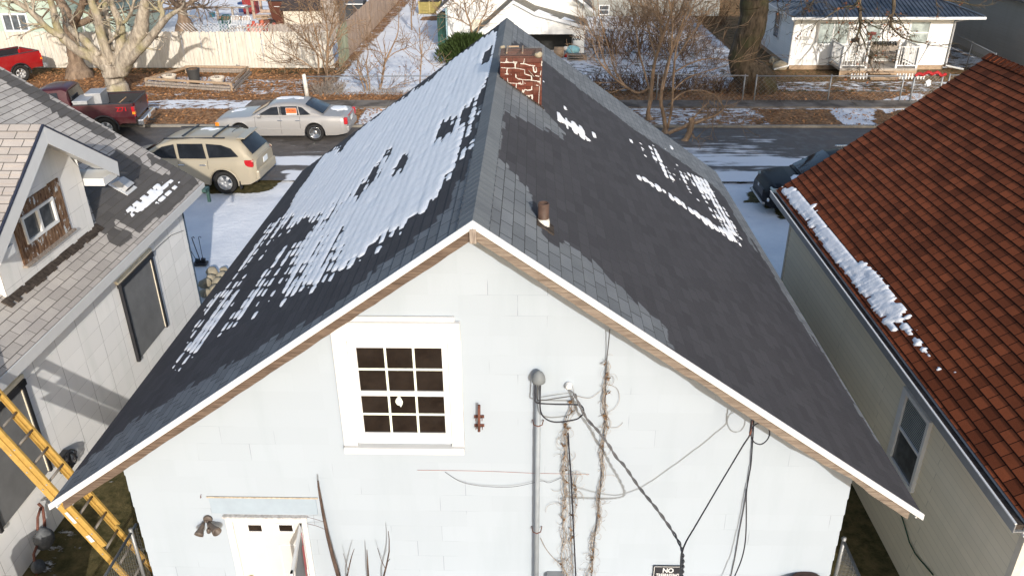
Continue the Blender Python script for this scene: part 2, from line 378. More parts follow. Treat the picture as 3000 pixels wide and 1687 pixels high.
def r_snow(X, Y):
    s = np.interp(Y, [24.9, 25.5, 25.75, 26.0, 26.3, 26.9, 27.2, 28.0, 30.2, 30.7], [.95, .8, .32, .38, .85, .75, .30, .22, .16, .3])
    s += np.where(X > 1.5, .30*np.interp(Y, [26.5, 27.5, 29, 30], [0, 1, .75, 0]), 0)*np.interp(X, [2, 3, 8, 10], [0, 1, 1, -.6])
    P = pix_np(np.stack([X, Y, 0*X], -1)); s[inpoly_np(P[0], P[1], [(440, 560), (815, 535), (832, 510), (800, 488), (500, 470)])] = .05
    s[(X < -11.4)] *= .45
    return s
sheet('road', steps([(-90, -30, 10), (-30, 26, .3), (26, 90, 10)]), np.arange(24.6, 30.61, .1), lambda X, Y: .035+0*X, road_mat(), {'snow': r_snow}, kind='structure')
conc = NM('sidewalk_concrete', .85, .2); _o = conc.coord()
conc_m = conc.col(conc.mix(conc.ramp(conc.noise(_o, 1.2, 5), .4, .6), (.085, .07, .058), (.19, .165, .14)))
mb = MB()
for i in range(-8, 22):
    mb.box((i*1.5+.75, 34.1, .03), (1.485, 1.1, .07))
mb.build('sidewalk', conc_m, kind='structure')
mb = MB(); mb.box((0, 30.68, .04), (160, .15, .16)); mb.build('kerb', M['concrete'], kind='structure', bevel=.02)

# ------------------------------------------------------------------ builders for houses
def roof_plane(mb, A, along, down, slope_len, t0, t1, h=.1425, step=.009, thick=.05, dt=None, wet=None, snow=None):
    """shingled slope, every course a little step; t0/t1 = extents along the ridge as functions of the distance down"""
    A, along, down = Vector(A), Vector(along).normalized(), Vector(down).normalized(); n = along.cross(down)
    if n.z < 0: n = -n
    f0 = t0 if callable(t0) else (lambda s: t0); f1 = t1 if callable(t1) else (lambda s: t1)
    k = 0; s = 0
    while s < slope_len-1e-4:
        e = min(s+h, slope_len); N = max(1, int((f1(s)-f0(s))/dt)) if dt else 1
        top, bot = [], []
        for i in range(N+1):
            ta = f0(s)+(f1(s)-f0(s))*i/N; tb = f0(e)+(f1(e)-f0(e))*i/N
            top.append((A+along*ta+down*s+n*.001, (ta, s))); bot.append((A+along*tb+down*e+n*step, (tb, e-.001)))
        base = len(mb.v); mb.v += [tuple(p) for p, _ in top]+[tuple(p) for p, _ in bot]+[tuple(p-n*(step+.0)) for p, _ in bot]
        flip = along.cross(down).dot(n) < 0
        for i in range(N):
            for (a, b, c, d) in ((base+i, base+i+1, base+N+1+i+1, base+N+1+i), (base+N+1+i, base+N+2+i, base+2*N+3+i, base+2*N+2+i)):
                f = [a, b, c, d]
                def U(q):
                    q -= base
                    return top[q][1] if q <= N else bot[q-N-1][1] if q <= 2*N+1 else bot[q-2*N-2][1]
                if flip: f = f[::-1]
                mb.f.append(f); mb.uv.append([U(q) for q in f]); mb.m.append(0)
        s = e; k += 1
    # deck below
    c = [A+along*f0(0), A+along*f1(0), A+along*f1(slope_len)+down*slope_len, A+along*f0(slope_len)+down*slope_len]
    mb.prism([p-n*.002 for p in c], n, thick)
    if wet:
        P = np.array(mb.v); mb.attr['wet'] = wet(P)
def lap_wall(mb, a, b, n, z0, z1, ext, h, lap=.012):
    """lapped courses between a and b (ground points), outward normal n; ext(z) = (s0, s1) visible extent at height z"""
    a, b, n = Vector(a), Vector(b), Vector(n); d = (b-a).normalized(); z = z0
    while z < z1-1e-4:
        e = min(z+h, z1); l0, l1 = ext(z); u0, u1 = ext(e)
        if l1 > l0+.01:
            P = lambda s, zz, o: Vector((a.x, a.y, 0))+d*s+n*o+Vector((0, 0, zz))
            q = [P(l0, z, lap), P(l1, z, lap), P(u1, e, .002), P(u0, e, .002)]; uv = [(l0, z+.001), (l1, z+.001), (u1, e-.001), (u0, e-.001)]
            g = [P(l0, z, 0), P(l1, z, 0), P(l1, z, lap), P(l0, z, lap)]
            if (q[1]-q[0]).cross(q[2]-q[0]).dot(n) < 0: q.reverse(); uv.reverse()
            mb.face(q, uv); mb.face(g, [(l0, z), (l1, z), (l1, z), (l0, z)])
            # end lips
            for s0_, s1_ in ((l0, u0), (l1, u1)): mb.face([P(s0_, z, lap), P(s1_, e, .002), P(s1_, e, -.01), P(s0_, z, -.01)])
        z = e
def rect_ext(L): return lambda z: (0, L)
def snow_sheet(name, A, along, down, t0, t1, s0, s1, dens, label=None, thick=.018, ds=.0356, dt=.045, course=.1425, base=.009, nscale=2.1, parent=None, amp=.9):
    A, along, down = [np.array(Vector(q)) for q in (A, Vector(along).normalized(), Vector(down).normalized())]
    n = np.cross(along, down); n = n if n[2] > 0 else -n
    t = np.arange(t0, t1, dt); s = np.arange(s0, s1, ds); T, SS = np.meshgrid(t, s)
    P = A+T[..., None]*along+SS[..., None]*down; D = dens(*pix_np(P), T, SS)
    ci = np.floor(SS/course); ph = SS/course-ci
    nz = vnoise(T*nscale+ci*17.3, ci*5.7)*.62+vnoise(T*nscale*2.7+ci*3.1, ci*9.1)*.3+.75*(vnoise(T*.8+ci*31.7, ci*3.3)-.5)+.04
    f = D*1.9-.95+amp*(nz-.5)*2-np.where(D < .93, .55*np.abs(ph-.45)**1.5*4, .12*(ph < .08))+.10+.25*(fbm(T*1.1, SS*1.1)-.5)
    tp = (T/.305+.5*(ci % 2)) % 1; f = f-np.where(D < .93, .50, .0)*np.exp(-((tp-.5)/.15)**2)+np.where(D < .93, .10, 0)
    hgt = base+thick*(1-np.exp(-np.maximum(f, 0)*1.8))-.02*(f <= 0)*1.+np.where(f > 0, .006*(fbm(T*5, SS*9)-.5)-.009*np.exp(-((ph-.02)/.13)**2), 0)
    hgt = np.where(f <= 0, -.006, hgt); f = np.where(D > .06, f, -1); hgt = np.where(f <= 0, -.006, hgt); K = f > 0
    V = P+n*hgt[..., None]; ny, nx = T.shape
    idx = -np.ones(T.shape, int); keep = np.zeros(T.shape, bool)
    q = K[:-1, :-1] | K[1:, :-1] | K[:-1, 1:] | K[1:, 1:]
    keep[:-1, :-1] |= q; keep[1:, :-1] |= q; keep[:-1, 1:] |= q; keep[1:, 1:] |= q
    idx[keep] = np.arange(keep.sum()); vs = V[keep]; jj, ii = np.nonzero(q)
    F = np.stack([idx[jj, ii], idx[jj, ii+1], idx[jj+1, ii+1], idx[jj+1, ii]], 1)
    if np.cross(along, down)[2] < 0: F = F[:, ::-1]
    me = bpy.data.meshes.new(name); me.from_pydata(vs.tolist(), [], F.tolist()); me.materials.append(M['snow'])
    me.polygons.foreach_set('use_smooth', [True]*len(F)); me.update(); o = bpy.data.objects.new(name, me); COL.objects.link(o)
    o['kind'] = 'stuff'
    if label: o['label'] = label; o['category'] = 'snow'
    return o
def soft(D, n):
    k = np.ones(n)/n; D = np.apply_along_axis(lambda a: np.convolve(a, k, 'same'), 1, D); m = max(3, n//4); k = np.ones(m)/m
    return np.apply_along_axis(lambda a: np.convolve(a, k, 'same'), 0, D)
def regions(lst, default=0., wide=15):
    lastpoly = max([i for i, (p, v) in enumerate(lst) if hasattr(p[0], '__len__')]+[-1])
    """density from painted regions, later ones on top"""
    def fn(U, V, T, SS):
        D = np.full(U.shape, default)
        for poly, v in lst:
            if len(poly) == 5 and not hasattr(poly[0], '__len__'):
                cx, cy, a, b, ang = poly; dx, dy = U-cx, V-cy; c, s = math.cos(R(ang)), math.sin(R(ang))
                k = ((dx*c+dy*s)/a)**2+((-dx*s+dy*c)/b)**2 < 1
            else: k = inpoly_np(U, V, poly)
            D[k] = v
            if v != 'x' and poly is lst[lastpoly][0]: D = soft(D, wide)
        return soft(D, 3)
    return fn

# ------------------------------------------------------------------ the house in the middle
X0, Y0, LEN, HE, HR_, HW = -.5202, 6.7799, 11.093, 2.6959, 6.0689, 4.75
SL = (HR_-HE)/HW; YW = Y0+.55; XL, XR = -4.70, 3.68; Y1 = Y0+LEN; YB = Y1-.45
def rz_(x): return HR_-SL*abs(x-X0)
house = thing('house', 'pale blue gabled house with dark grey shingle roof and brick chimney, nearest the camera', 'house', ((XL+XR)/2, (YW+YB)/2, 0))
mb = MB()
def ext_g(z):
    w = max(0, (HR_-.13-z)/SL); return (max(0, X0-w-XL), min(XR-XL, X0+w-XL))
lap_wall(mb, (XL, YW, 0), (XR, YW, 0), (0, -1, 0), 0.0, HR_-.14, ext_g, .24)
mb.face([(XL+.01, YW+.001, 0), (XR-.01, YW+.001, 0), (XR-.01, YW+.001, rz_(XR)-.14), (X0, YW+.001, HR_-.15), (XL+.01, YW+.001, rz_(XL)-.14)])
o = mb.build('front_wall', M['blue_siding'], house)
mb = MB()
lap_wall(mb, (XL, YW, 0), (XL, YB, 0), (-1, 0, 0), 0, rz_(XL)-.14, rect_ext(YB-YW), .24)
lap_wall(mb, (XR, YW, 0), (XR, YB, 0), (1, 0, 0), 0, rz_(XR)-.14, rect_ext(YB-YW), .24)
lap_wall(mb, (XL, YB, 0), (XR, YB, 0), (0, 1, 0), 0, HR_-.14, ext_g, .24)
mb.build('side_wall', M['blue_siding'], house)
nl = math.hypot(1, SL); SLEN = HW*nl
dR = Vector((1, 0, -SL)); dL = Vector((-1, 0, -SL))
WR_DARK = [[(1470, 120), (1560, 130), (1700, 245), (1900, 400), (2110, 560), (2290, 850), (2720, 1520), (2600, 1460), (1960, 1060), (1950, 960), (1880, 900), (1760, 790), (1690, 720), (1640, 720), (1600, 700), (1560, 610), (1540, 540), (1500, 500), (1460, 450), (1470, 330), (1530, 350), (1600, 385), (1650, 395), (1640, 370), (1600, 330)]]
WR_LIGHT = [[(1470, 255), (1590, 325), (1620, 350), (1660, 395), (1640, 400), (1590, 375), (1540, 350), (1470, 325)], [(1400, 440), (1457, 450), (1490, 510), (1530, 590), (1570, 660), (1600, 730), (1700, 730), (1780, 810), (1880, 920), (1960, 1040), (1700, 900), (1380, 680)], [(1500, 40), (1700, 225), (1900, 375), (2090, 520), (2085, 535), (1860, 380), (1660, 232), (1510, 110)]]
WL_DARK = [[(1440, 80), (1452, 180), (1420, 310), (1385, 380), (1355, 520), (1315, 600), (1290, 640), (1190, 720), (1120, 770), (1060, 830), (950, 920), (760, 1010), (640, 1090), (520, 1150), (380, 1240), (200, 1400), (330, 1150), (560, 800), (880, 480)]]
def wet_fn(side):
    def fn(P):
        U, V = pix_np(P); w = np.zeros(len(U))
        if side > 0:
            for p in WR_DARK: w[inpoly_np(U, V, p)] = 1
            for p in WR_LIGHT: w[inpoly_np(U, V, p)] = 0
        else:
            w[:] = .0
            for p in WL_DARK: w[inpoly_np(U, V, p)] = 1
            w[(P[:, 1] > Y1-.9)] = .9
            w[(P[:, 0] < X0-4.2) & (P[:, 1] > Y0+2.5)] = .95
        return w
    return fn
RA = Vector((X0, Y0, HR_))
roofo = []
mb = MB(); roof_plane(mb, RA, (0, 1, 0), dR, SLEN, 0, LEN, dt=.15, wet=wet_fn(1)); rf = mb.build('roof', M['roof_grey'], house)
mb = MB(); roof_plane(mb, RA, (0, 1, 0), dL, SLEN, 0, LEN, dt=.15, wet=wet_fn(-1)); mb.build('roof', M['roof_grey'], house)
# ridge cap: bent shingles lapping towards the camera
mb = MB(); y = Y0
while y < Y1-.02:
    e = min(y+.1425, Y1); jj = random.uniform(-.004, .004)
    for sx, d in ((1, dR), (-1, dL)):
        dn = d.normalized(); nn = Vector((sx*SL, 0, 1)).normalized(); w = .17+jj*.5
        q = [RA+Vector((0, y-Y0, 0))+nn*.016, RA+Vector((0, e-Y0, 0))+nn*.015, RA+Vector((0, e-Y0, 0))+dn*w+nn*.015, RA+Vector((0, y-Y0, 0))+dn*w+nn*.016]
        q[0].x = X0; q[1].x = X0; q[0].z = HR_+.0205; q[1].z = HR_+.019
        uv = [(0.2, y), (0.2, e), (w, e), (w, y)]
        if sx > 0: q.reverse(); uv.reverse()
        mb.face(q, uv)
        mb.face([RA+Vector((0, y-Y0, 0))+dn*w+nn*.026, RA+Vector((0, e-Y0, 0))+dn*w+nn*.014, RA+Vector((0, e-Y0, 0))+dn*w, RA+Vector((0, y-Y0, 0))+dn*w])
    mb.face([(X0, y, HR_+.0205), tuple(RA+Vector((0, y-Y0, 0))+dR.normalized()*.17+Vector((SL, 0, 1)).normalized()*.016), tuple(RA+Vector((0, y-Y0, 0))+dR.normalized()*.17), tuple(RA+Vector((0, y-Y0, 0))+dL.normalized()*.17), tuple(RA+Vector((0, y-Y0, 0))+dL.normalized()*.17+Vector((-SL, 0, 1)).normalized()*.016)])
    y = e
mb.build('ridge_cap', M['ridge'], rf)
# rakes: white metal edge above weathered boards
def rake(mb, y, top, bot, t, side, a=0., b=HW, jit=0, N=1):
    for i in range(N):
        x1, x2 = a+(b-a)*i/N, a+(b-a)*(i+1)/N
        j1, j2 = (rak_j[i], rak_j[i+1]) if jit else (0, 0)
        xs = [X0+side*x1, X0+side*x2]; z1, z2 = HR_-SL*x1, HR_-SL*x2
        mb.prism([(xs[0], y, z1-top), (xs[1], y, z2-top), (xs[1], y, z2-bot-j2), (xs[0], y, z1-bot-j1)], (0, -1, 0), t)
for yy, sgn in ((Y0, 1), (Y1, -1)):
    for side in (1, -1):
        mb = MB(); rake(mb, yy-.02*sgn if sgn > 0 else yy+.02+.025, -.018 if sgn > 0 else .012, .062, .025, side, b=HW+.03); mb.build('rake_trim', M['white'], rf, bevel=.004)
        rak_j = [random.uniform(-.005, .005) for _ in range(60)]
        if side > 0:
            for q in range(27, 31): rak_j[q] -= .02
            for q in range(46, 52): rak_j[q] -= .045*(1-abs(q-49)/4)
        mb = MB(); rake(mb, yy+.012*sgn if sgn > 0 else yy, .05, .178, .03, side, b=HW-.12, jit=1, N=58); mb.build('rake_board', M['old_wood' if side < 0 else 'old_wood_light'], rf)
        mb = MB(); rake(mb, yy+.05 if sgn > 0 else YB+.02, .10, .125, (YW-Y0-.05) if sgn > 0 else .4, side, b=HW-.1)
        # soffit runs back to the wall
        mb.build('soffit', M['white'], rf)
mb = MB(); mb.box((X0, Y0+.0, HR_-.135), (.06, .05, .14)); mb.build('rafter_end', M['grey_wood'], rf)
for sx in (1, -1):
    mb = MB(); mb.box((X0+sx*(HW-.01), (Y0+Y1)/2, HE-.06), (.02, LEN-.1, .10)); mb.build('fascia', M['white'], rf)
# chimney
ch = thing('chimney_stack', 'x', 'x'); bpy.data.objects.remove(ch)
CY0, CY1, CX0, CX1 = 12.57, 13.20, -.475, .165; CZ = aty(1463, 166, CY0).z
mm = NM('chimney_brick', .9, .15); v = mm.coord(); mp = mm.n('ShaderNodeSeparateXYZ'); mm.l(v, mp.inputs[0]); cb = mm.n('ShaderNodeCombineXYZ')
mm.l(mm.math('ADD', mp.outputs[0], mp.outputs[1]), cb.inputs[0]); mm.l(mp.outputs[2], cb.inputs[1])
rnd, mor = mm.brick(cb.outputs[0], .21, .072, .005)
bc = mm.mix(rnd, (.062, .018, .012), (.125, .038, .026)); bc = mm.mix(mm.ramp(mm.noise(v, 7, 5), .45, .75), bc, (.15, .07, .05)); bc = mm.mix(mm.math('MULTIPLY', mor, .8), bc, (.05, .02, .015))
mm.bump(mm.math('SUBTRACT', mm.noise(v, 60, 3), mor), .5, .006); M['brick'] = mm.col(bc)
mb = MB()
zb = HR_-.55
for (a, b, c, d) in ((CX0, CY0, CX1, CY0+.1), (CX0, CY1-.1, CX1, CY1), (CX0, CY0+.1, CX0+.1, CY1-.1), (CX1-.1, CY0+.1, CX1, CY1-.1)):
    mb.box(((a+c)/2, (b+d)/2, (zb+CZ)/2), (c-a, d-b, CZ-zb))
chim = mb.build('chimney', M['brick'], house)
mb = MB(); mb.box(((CX0+CX1)/2, (CY0+CY1)/2, CZ-.12), (CX1-CX0-.21, CY1-CY0-.21, .02)); mb.build('flue', M['black'], chim)
CO = lambda x, y: (1450+x*.1587, 100+y*.1587)
def smear(mb, pts, w, y=CY0, k=1.):
    P = [aty(*CO(*p), y) for p in pts]; w *= .68
    pts2 = []
    for a, b in zip(P, P[1:]):
        n = max(1, int((b-a).length/.012))
        pts2 += [a.lerp(b, i/n) for i in range(n)]
    pts2.append(P[-1])
    L, Rr = [], []
    for i, p in enumerate(pts2):
        t = (pts2[min(i+1, len(pts2)-1)]-pts2[max(i-1, 0)]).normalized(); nn = Vector((-t.z, 0, t.x))
        L.append(p+nn*w*random.uniform(.45, 1.2)); Rr.append(p-nn*w*random.uniform(.45, 1.2))
    for i in range(len(pts2)-1):
        mb.prism([L[i], L[i+1], Rr[i+1], Rr[i]], (0, -1, 0), -.006-.002*random.random())
mb = MB()
for pts, w in (([(100, 525), (200, 530), (300, 525), (400, 545)], .009), ([(215, 450), (215, 530)], .016), ([(190, 515), (250, 515)], .018), ([(330, 515), (410, 525)], .014), ([(375, 550), (375, 640)], .020), ([(110, 622), (240, 632), (380, 630), (460, 645), (545, 660)], .007), ([(225, 640), (220, 740)], .014), ([(185, 740), (250, 742)], .010), ([(548, 660), (550, 740), (600, 755), (660, 770)], .009), ([(545, 460), (530, 545)], .011), ([(470, 548), (560, 556), (640, 580), (740, 590)], .011), ([(705, 600), (720, 690), (765, 710)], .019), ([(760, 620), (770, 700)], .010), ([(385, 740), (380, 800), (430, 830), (520, 845), (640, 850), (780, 870), (830, 880)], .009), ([(380, 745), (395, 790)], .015), ([(670, 770), (680, 850)], .016), ([(745, 768), (820, 785)], .010), ([(230, 815), (240, 900), (300, 908), (400, 915), (500, 930)], .008), ([(515, 860), (515, 935)], .009), ([(430, 905), (500, 930)], .012), ([(395, 920), (390, 1030)], .012), ([(540, 908), (570, 912)], .006), ([(680, 965), (680, 1025), (620, 1040), (550, 1030), (520, 1090), (560, 1130)], .013), ([(510, 1030), (520, 1120)], .020), ([(330, 1080), (400, 1115), (500, 1130), (600, 1140), (700, 1130)], .011), ([(680, 1120), (690, 1190), (670, 1250)], .020), ([(560, 1140), (640, 1160)], .013), ([(865, 500), (860, 590)], .012), ([(850, 680), (840, 760)], .009), ([(835, 810), (835, 930)], .010), ([(825, 960), (815, 1100), (805, 1320)], .006), ([(745, 1325), (800, 1345)], .008), ([(90, 900), (180, 990), (280, 1050), (380, 1110)], .009), ([(300, 745), (302, 750)], .010), ([(460, 890), (475, 900)], .012), ([(785, 880), (830, 890)], .012), ([(760, 945), (800, 955)], .008)): smear(mb, pts, w)
mb.build('mortar', plain('lime_mortar', (.50, .47, .43), .9, .1, var=.08), chim)
mb = MB()   # wire mesh cap folded over the top
WX = np.arange(CX0-.03, CX1+.035, .0165); rr = .0007; M['mesh'] = plain('dark_wire', (.11, .10, .09), .6, .4)
zt = CZ+.022
for x in WX:
    mb.tube([(x, CY1+.02, zt-.03), (x, CY1+.01, zt), (x, CY0-.01, zt), (x, CY0-.018, zt-.10)], rr, 3, cap=False)
for y in np.arange(CY0, CY1, .0165*1.6): mb.tube([(CX0-.03, y, zt), (CX1+.03, y, zt)], rr, 3, cap=False)
for z in np.arange(zt-.10, zt, .0165): mb.tube([(CX0-.03, CY0-.018, z), (CX1+.03, CY0-.018, z)], rr, 3, cap=False)
mb.build('wire_mesh', M['mesh'], chim)
mb = MB()
for x, l in ((CX0+.10, .2), (CX0+.34, .0)):
    mb.box((x, (CY0+CY1)/2+.05, zt+.008), (.022, CY1-CY0-.1, .02))
mb.box((CX0+.2, CY1-.02, zt+.01), (.16, .03, .02)); mb.build('batten', M['tan_wood'], chim)
mb = MB(); bmz = bmesh.new()
def rock(mb, c, d, seed, n=2):
    bm = bmesh.new(); bmesh.ops.create_icosphere(bm, subdivisions=n, radius=1); rg = random.Random(seed); k = [rg.uniform(0, 9) for _ in range(3)]
    vs = []
    for v in bm.verts:
        p = v.co; f = 1+.22*math.sin(3*p.x+k[0])*math.sin(2.6*p.y+k[1])+.12*math.sin(5*p.z+k[2])*math.cos(4*p.x+k[1])
        vs.append(Vector((p.x*d[0]*f, p.y*d[1]*f, p.z*d[2]*f))+Vector(c))
    mb.raw(vs, [[v.index for v in f.verts] for f in bm.faces]); bm.free()
bmz.free()
rock(mb, (CX1-.06, CY0+.02, zt-.005), (.055, .05, .05), 3); mb.build('stone', M['stone'], chim)
mb = MB(); rock(mb, (CX0+.02, CY1-.05, zt+.005), (.04, .035, .025), 5); mb.build('stone', M['stone'], chim)
mb = MB(); a, b = aty(*CO(620, 670), CY0-.012), aty(*CO(725, 790), CY0-.012); mb.bar(a, b, .006, .045, (0, 1, 0)); mb.build('scrap_board', M['grey_wood'], chim)
mb = MB()   # flashing along the foot
for x in np.arange(CX0-.02, CX1+.02, .07):
    z = rz_(x+.035); mb.box((x+.035, CY0-.035, z+.01), (.072, .09, .018), M=Matrix.Rotation(math.atan(SL)*(1 if x+.035 > X0 else -1), 3, 'Y'))
mb.build('flashing', M['tar'], chim)
# vent pipe
vp = thing('vent_pipe', 'rusty brown plumbing vent pipe with white collar on the dark roof', 'pipe'); vb = Vector((.135, 7.84, rz_(.135))); vp.location = vb
def ring_tube(mb, c, r0, r1, z0, z1, n=24, open_top=True):
    c = Vector(c); P = []
    for (r, z) in ((r0, z0), (r0, z1), (r0-.008, z1), (r0-.008, z0+.02)):
        P.append([(c.x+r*math.cos(2*math.pi*j/n), c.y+r*math.sin(2*math.pi*j/n), c.z+z) for j in range(n)])
    vs = [p for q in P for p in q]; mb.raw(vs, [(i*n+j, i*n+(j+1) % n, (i+1)*n+(j+1) % n, (i+1)*n+j) for i in range(3) for j in range(n)]+[tuple(3*n+j for j in range(n))])
mb = MB(); ring_tube(mb, vb, .058, .058, -.05, .235); mb.build('pipe', plain('brown_pipe', (.075, .046, .034), .6, .3, var=.35, scale=14), vp, smooth='auto')
mb = MB(); mb.lathe([(.066, -.10), (.066, .035), (.060, .06), (.059, .065)], vb, 22); mb.build('collar', plain('flaking_white_lead', (.50, .49, .46), .8, .2, var=.35, scale=25), vp)
mb = MB(); mb.box(vb+Vector((0, 0, -.005))+Vector((.02, -.02, .0)), (.22, .24, .018), M=Matrix.Rotation(math.atan(SL), 3, 'Y')); mb.build('flashing', M['tar'], vp, bevel=.005)
# snow on this roof
SOLID = [(547, 1028), (585, 946), (663, 864), (721, 782), (779, 714), (817, 661), (837, 632), (870, 564), (914, 511), (933, 472), (981, 429), (1002, 435), (1064, 369), (1126, 323), (1184, 286), (1250, 244), (1313, 186), (1400, 124), (1440, 95), (1457, 89), (1449, 166), (1436, 215), (1432, 236), (1407, 282), (1387, 298), (1358, 327), (1345, 400), (1318, 500), (1271, 593), (1233, 642), (1194, 666), (1165, 690), (1117, 709), (1093, 738), (1054, 762), (1010, 786), (948, 830), (904, 844), (846, 873), (788, 854), (759, 883), (692, 912), (663, 960), (605, 1004), (590, 1047), (527, 1047)]
EDGE = [(1387, 298), (1412, 300), (1385, 420), (1340, 530), (1300, 590), (1271, 593), (1318, 500), (1345, 400), (1358, 327)]
PART = [(527, 1052), (590, 1052), (700, 960), (800, 880), (850, 880), (905, 800), (940, 700), (900, 640), (800, 640), (700, 790), (600, 900)]
HOLE = [(827, 690), (866, 663), (924, 646), (914, 680), (875, 704), (817, 733), (788, 748), (783, 733)]
lst = [(SOLID, 1.0), (EDGE, .50), (PART, .56), ([(905, 650), (1000, 640), (1010, 790), (880, 870), (800, 860), (870, 740)], .80), (HOLE, .05), ((1097, 516, 34, 9, -62), 0), ((1056, 560, 22, 9, -60), 0), ((1173, 485, 26, 9, -62), 0), ((979, 617, 17, 9, -62), 0), ((1135, 455, 18, 6, -60), 0), ((1304, 385, 36, 17, -48), 0), ((1297, 375, 14, 10, -48), 0), ((1428, 165, 28, 9, -68), 0), ((1003, 435, 16, 6, -55), 0), ((1025, 575, 16, 5, -62), .2), ((945, 650, 30, 16, -30), .35), ([(700, 800), (760, 740), (800, 750), (760, 830), (710, 860)], .22), ([(830, 800), (900, 760), (880, 830), (800, 880)], .45)]
snow_sheet('roof_snow', RA, (0, 1, 0), dL, .2, LEN-.12, .16, SLEN-.1, regions(lst), 'thin striped snow lying along the shingle courses of the dark roof, left of its ridge')
C4 = lambda x, y: (1350+x*.5175, 50+y*.5175)
lst = [([C4(*p) for p in [(940, 690), (1150, 730), (1210, 820), (1260, 870), (1400, 930), (1480, 1040), (1550, 1150), (1600, 1260), (1540, 1250), (1420, 1140), (1350, 1050), (1240, 950), (1130, 910), (1060, 820)]], .44), ([C4(*p) for p in [(1240, 880), (1380, 930), (1470, 1040), (1520, 1130), (1580, 1260), (1500, 1240), (1440, 1130), (1340, 1010)]], .58), ([C4(*p) for p in [(975, 885), (1010, 890), (1150, 980), (1300, 1080), (1430, 1170), (1500, 1200), (1600, 1300), (1580, 1305), (1430, 1200), (1300, 1110), (1150, 1000), (1000, 915)]], .92),
       ((*C4(550, 565), 17, 8, 66), .98), ((*C4(600, 605), 21, 9, 66), 1.), ((*C4(645, 635), 24, 9, 60), 1.), ((*C4(688, 660), 22, 8, 66), 1.), ((*C4(500, 400), 14, 5, 60), .6), ((*C4(470, 370), 24, 4, 60), .5), ((*C4(755, 675), 7, 4, 60), .8), ((*C4(1185, 740), 8, 5, 60), .9), ((*C4(720, 690), 5, 4, 60), .8), ((*C4(590, 520), 10, 4, 60), .6), ((*C4(1615, 1370), 10, 5, 60), .7)]
snow_sheet('roof_snow', RA, (0, 1, 0), dR, .2, LEN-.12, .16, SLEN-.1, regions(lst, wide=5), 'small broken dabs of snow on the dark roof, right of its ridge', nscale=7.5, amp=.8)
# ------------------------------------------------------------------ on the gable wall
def WP(u, v, o=0.): return aty(u, v, YW-.012-o)
CA = lambda x, y: (1350+x*.5086, 950+y*.5086)
CB = lambda x, y: (1850+x*.3706, 1150+y*.3706)
CW = lambda x, y: (900+x*.345, 900+y*.345)
CD = lambda x, y: (450+x*.3106, 1350+y*.3106)
# window, laid out on the wall from its four corners
def quadmap(c):   # c: tl, tr, br, bl
    return lambda s, t: c[0].lerp(c[1], s).lerp(c[3].lerp(c[2], s), t)
wx0, wx1 = (WP(967, 950).x+WP(1014, 1302).x)/2, (WP(1345, 940).x+WP(1364, 1310).x)/2
wz1, wz0 = WP(1345, 940).z, WP(1364, 1308).z
win = bpy.data.objects.new('window', None); COL.objects.link(win); win.parent = house; win.location = Vector(((wx0+wx1)/2, YW, wz0))-house.location
def ox(s): return wx0+(wx1-wx0)*s
def oz(t): return wz1+(wz0-wz1)*t
yf = YW-.012
def wbox(mb, s0, s1, t0, t1, y0, y1): mb.box(((ox(s0)+ox(s1))/2, (y0+y1)/2, (oz(t0)+oz(t1))/2), (abs(ox(s1)-ox(s0)), abs(y1-y0), abs(oz(t1)-oz(t0))))
mb = MB(); wbox(mb, 0, 1, 0, .135, yf-.060, yf); wbox(mb, 0, .115, .135, .975, yf-.058, yf); wbox(mb, .90, 1, .135, .975, yf-.058, yf)
wbox(mb, 0.0, .96, -.035, -.001, yf-.03, yf)
mb.build('casing', M['white'], win, bevel=.004)
mb = MB(); wbox(mb, .0, 1, .98, 1.03, yf-.09, yf); mb.build('sill', M['white'], win, bevel=.005)
mb = MB()   # vinyl frame inside
for (s0, s1, t0, t1) in ((.117, .898, .14, .165), (.117, .15, .165, .90), (.88, .898, .165, .90), (.117, .898, .90, .955)): wbox(mb, s0, s1, t0, t1, yf-.043, yf+.03)
mb.build('frame', M['white_frame'], win, bevel=.003)
def sash(t0, t1, y, rows, mid):
    mb = MB(); a, b = .15, .88; fr = .031; ft = .028
    for (s0, s1, u0, u1) in ((a, b, t0, t0+ft), (a, b, t1-ft*1.1, t1), (a, a+fr, t0+ft, t1-ft*1.1), (b-fr, b, t0+ft, t1-ft*1.1)): wbox(mb, s0, s1, u0, u1, y-.012, y+.03)
    sa = mb.build('sash', M['white_frame'], win, bevel=.003)
    mb = MB(); wbox(mb, a+fr*.8, b-fr*.8, t0+ft*.8, t1-ft*.9, y+.004, y+.008); mb.build('pane', M['glass'], sa)
    mb = MB(); ga, gb = a+fr, b-fr
    for i in (1, 2): s = ga+(gb-ga)*i/3; wbox(mb, s-.009, s+.009, t0+ft, t1-ft*1.1, y-.002, y+.003)
    tm = t0+ft+(t1-t0-ft*2.1)*mid; wbox(mb, ga, gb, tm-.008, tm+.008, y-.001, y+.0035); mb.build('grille', M['grille'], sa)
sash(.165, .562, yf-.018, 2, .5); sash(.538, .90, yf-.027, 2, .5)
mb = MB(); pts = [(762, 770), (772, 756), (790, 760), (800, 778), (812, 800), (808, 826), (795, 848), (785, 832), (765, 828), (750, 806), (752, 785)]
mb.prism([aty(*CW(*p), yf-.030) for p in pts], (0, -1, 0), .001); mb.build('paper_patch', M['grille'], win)
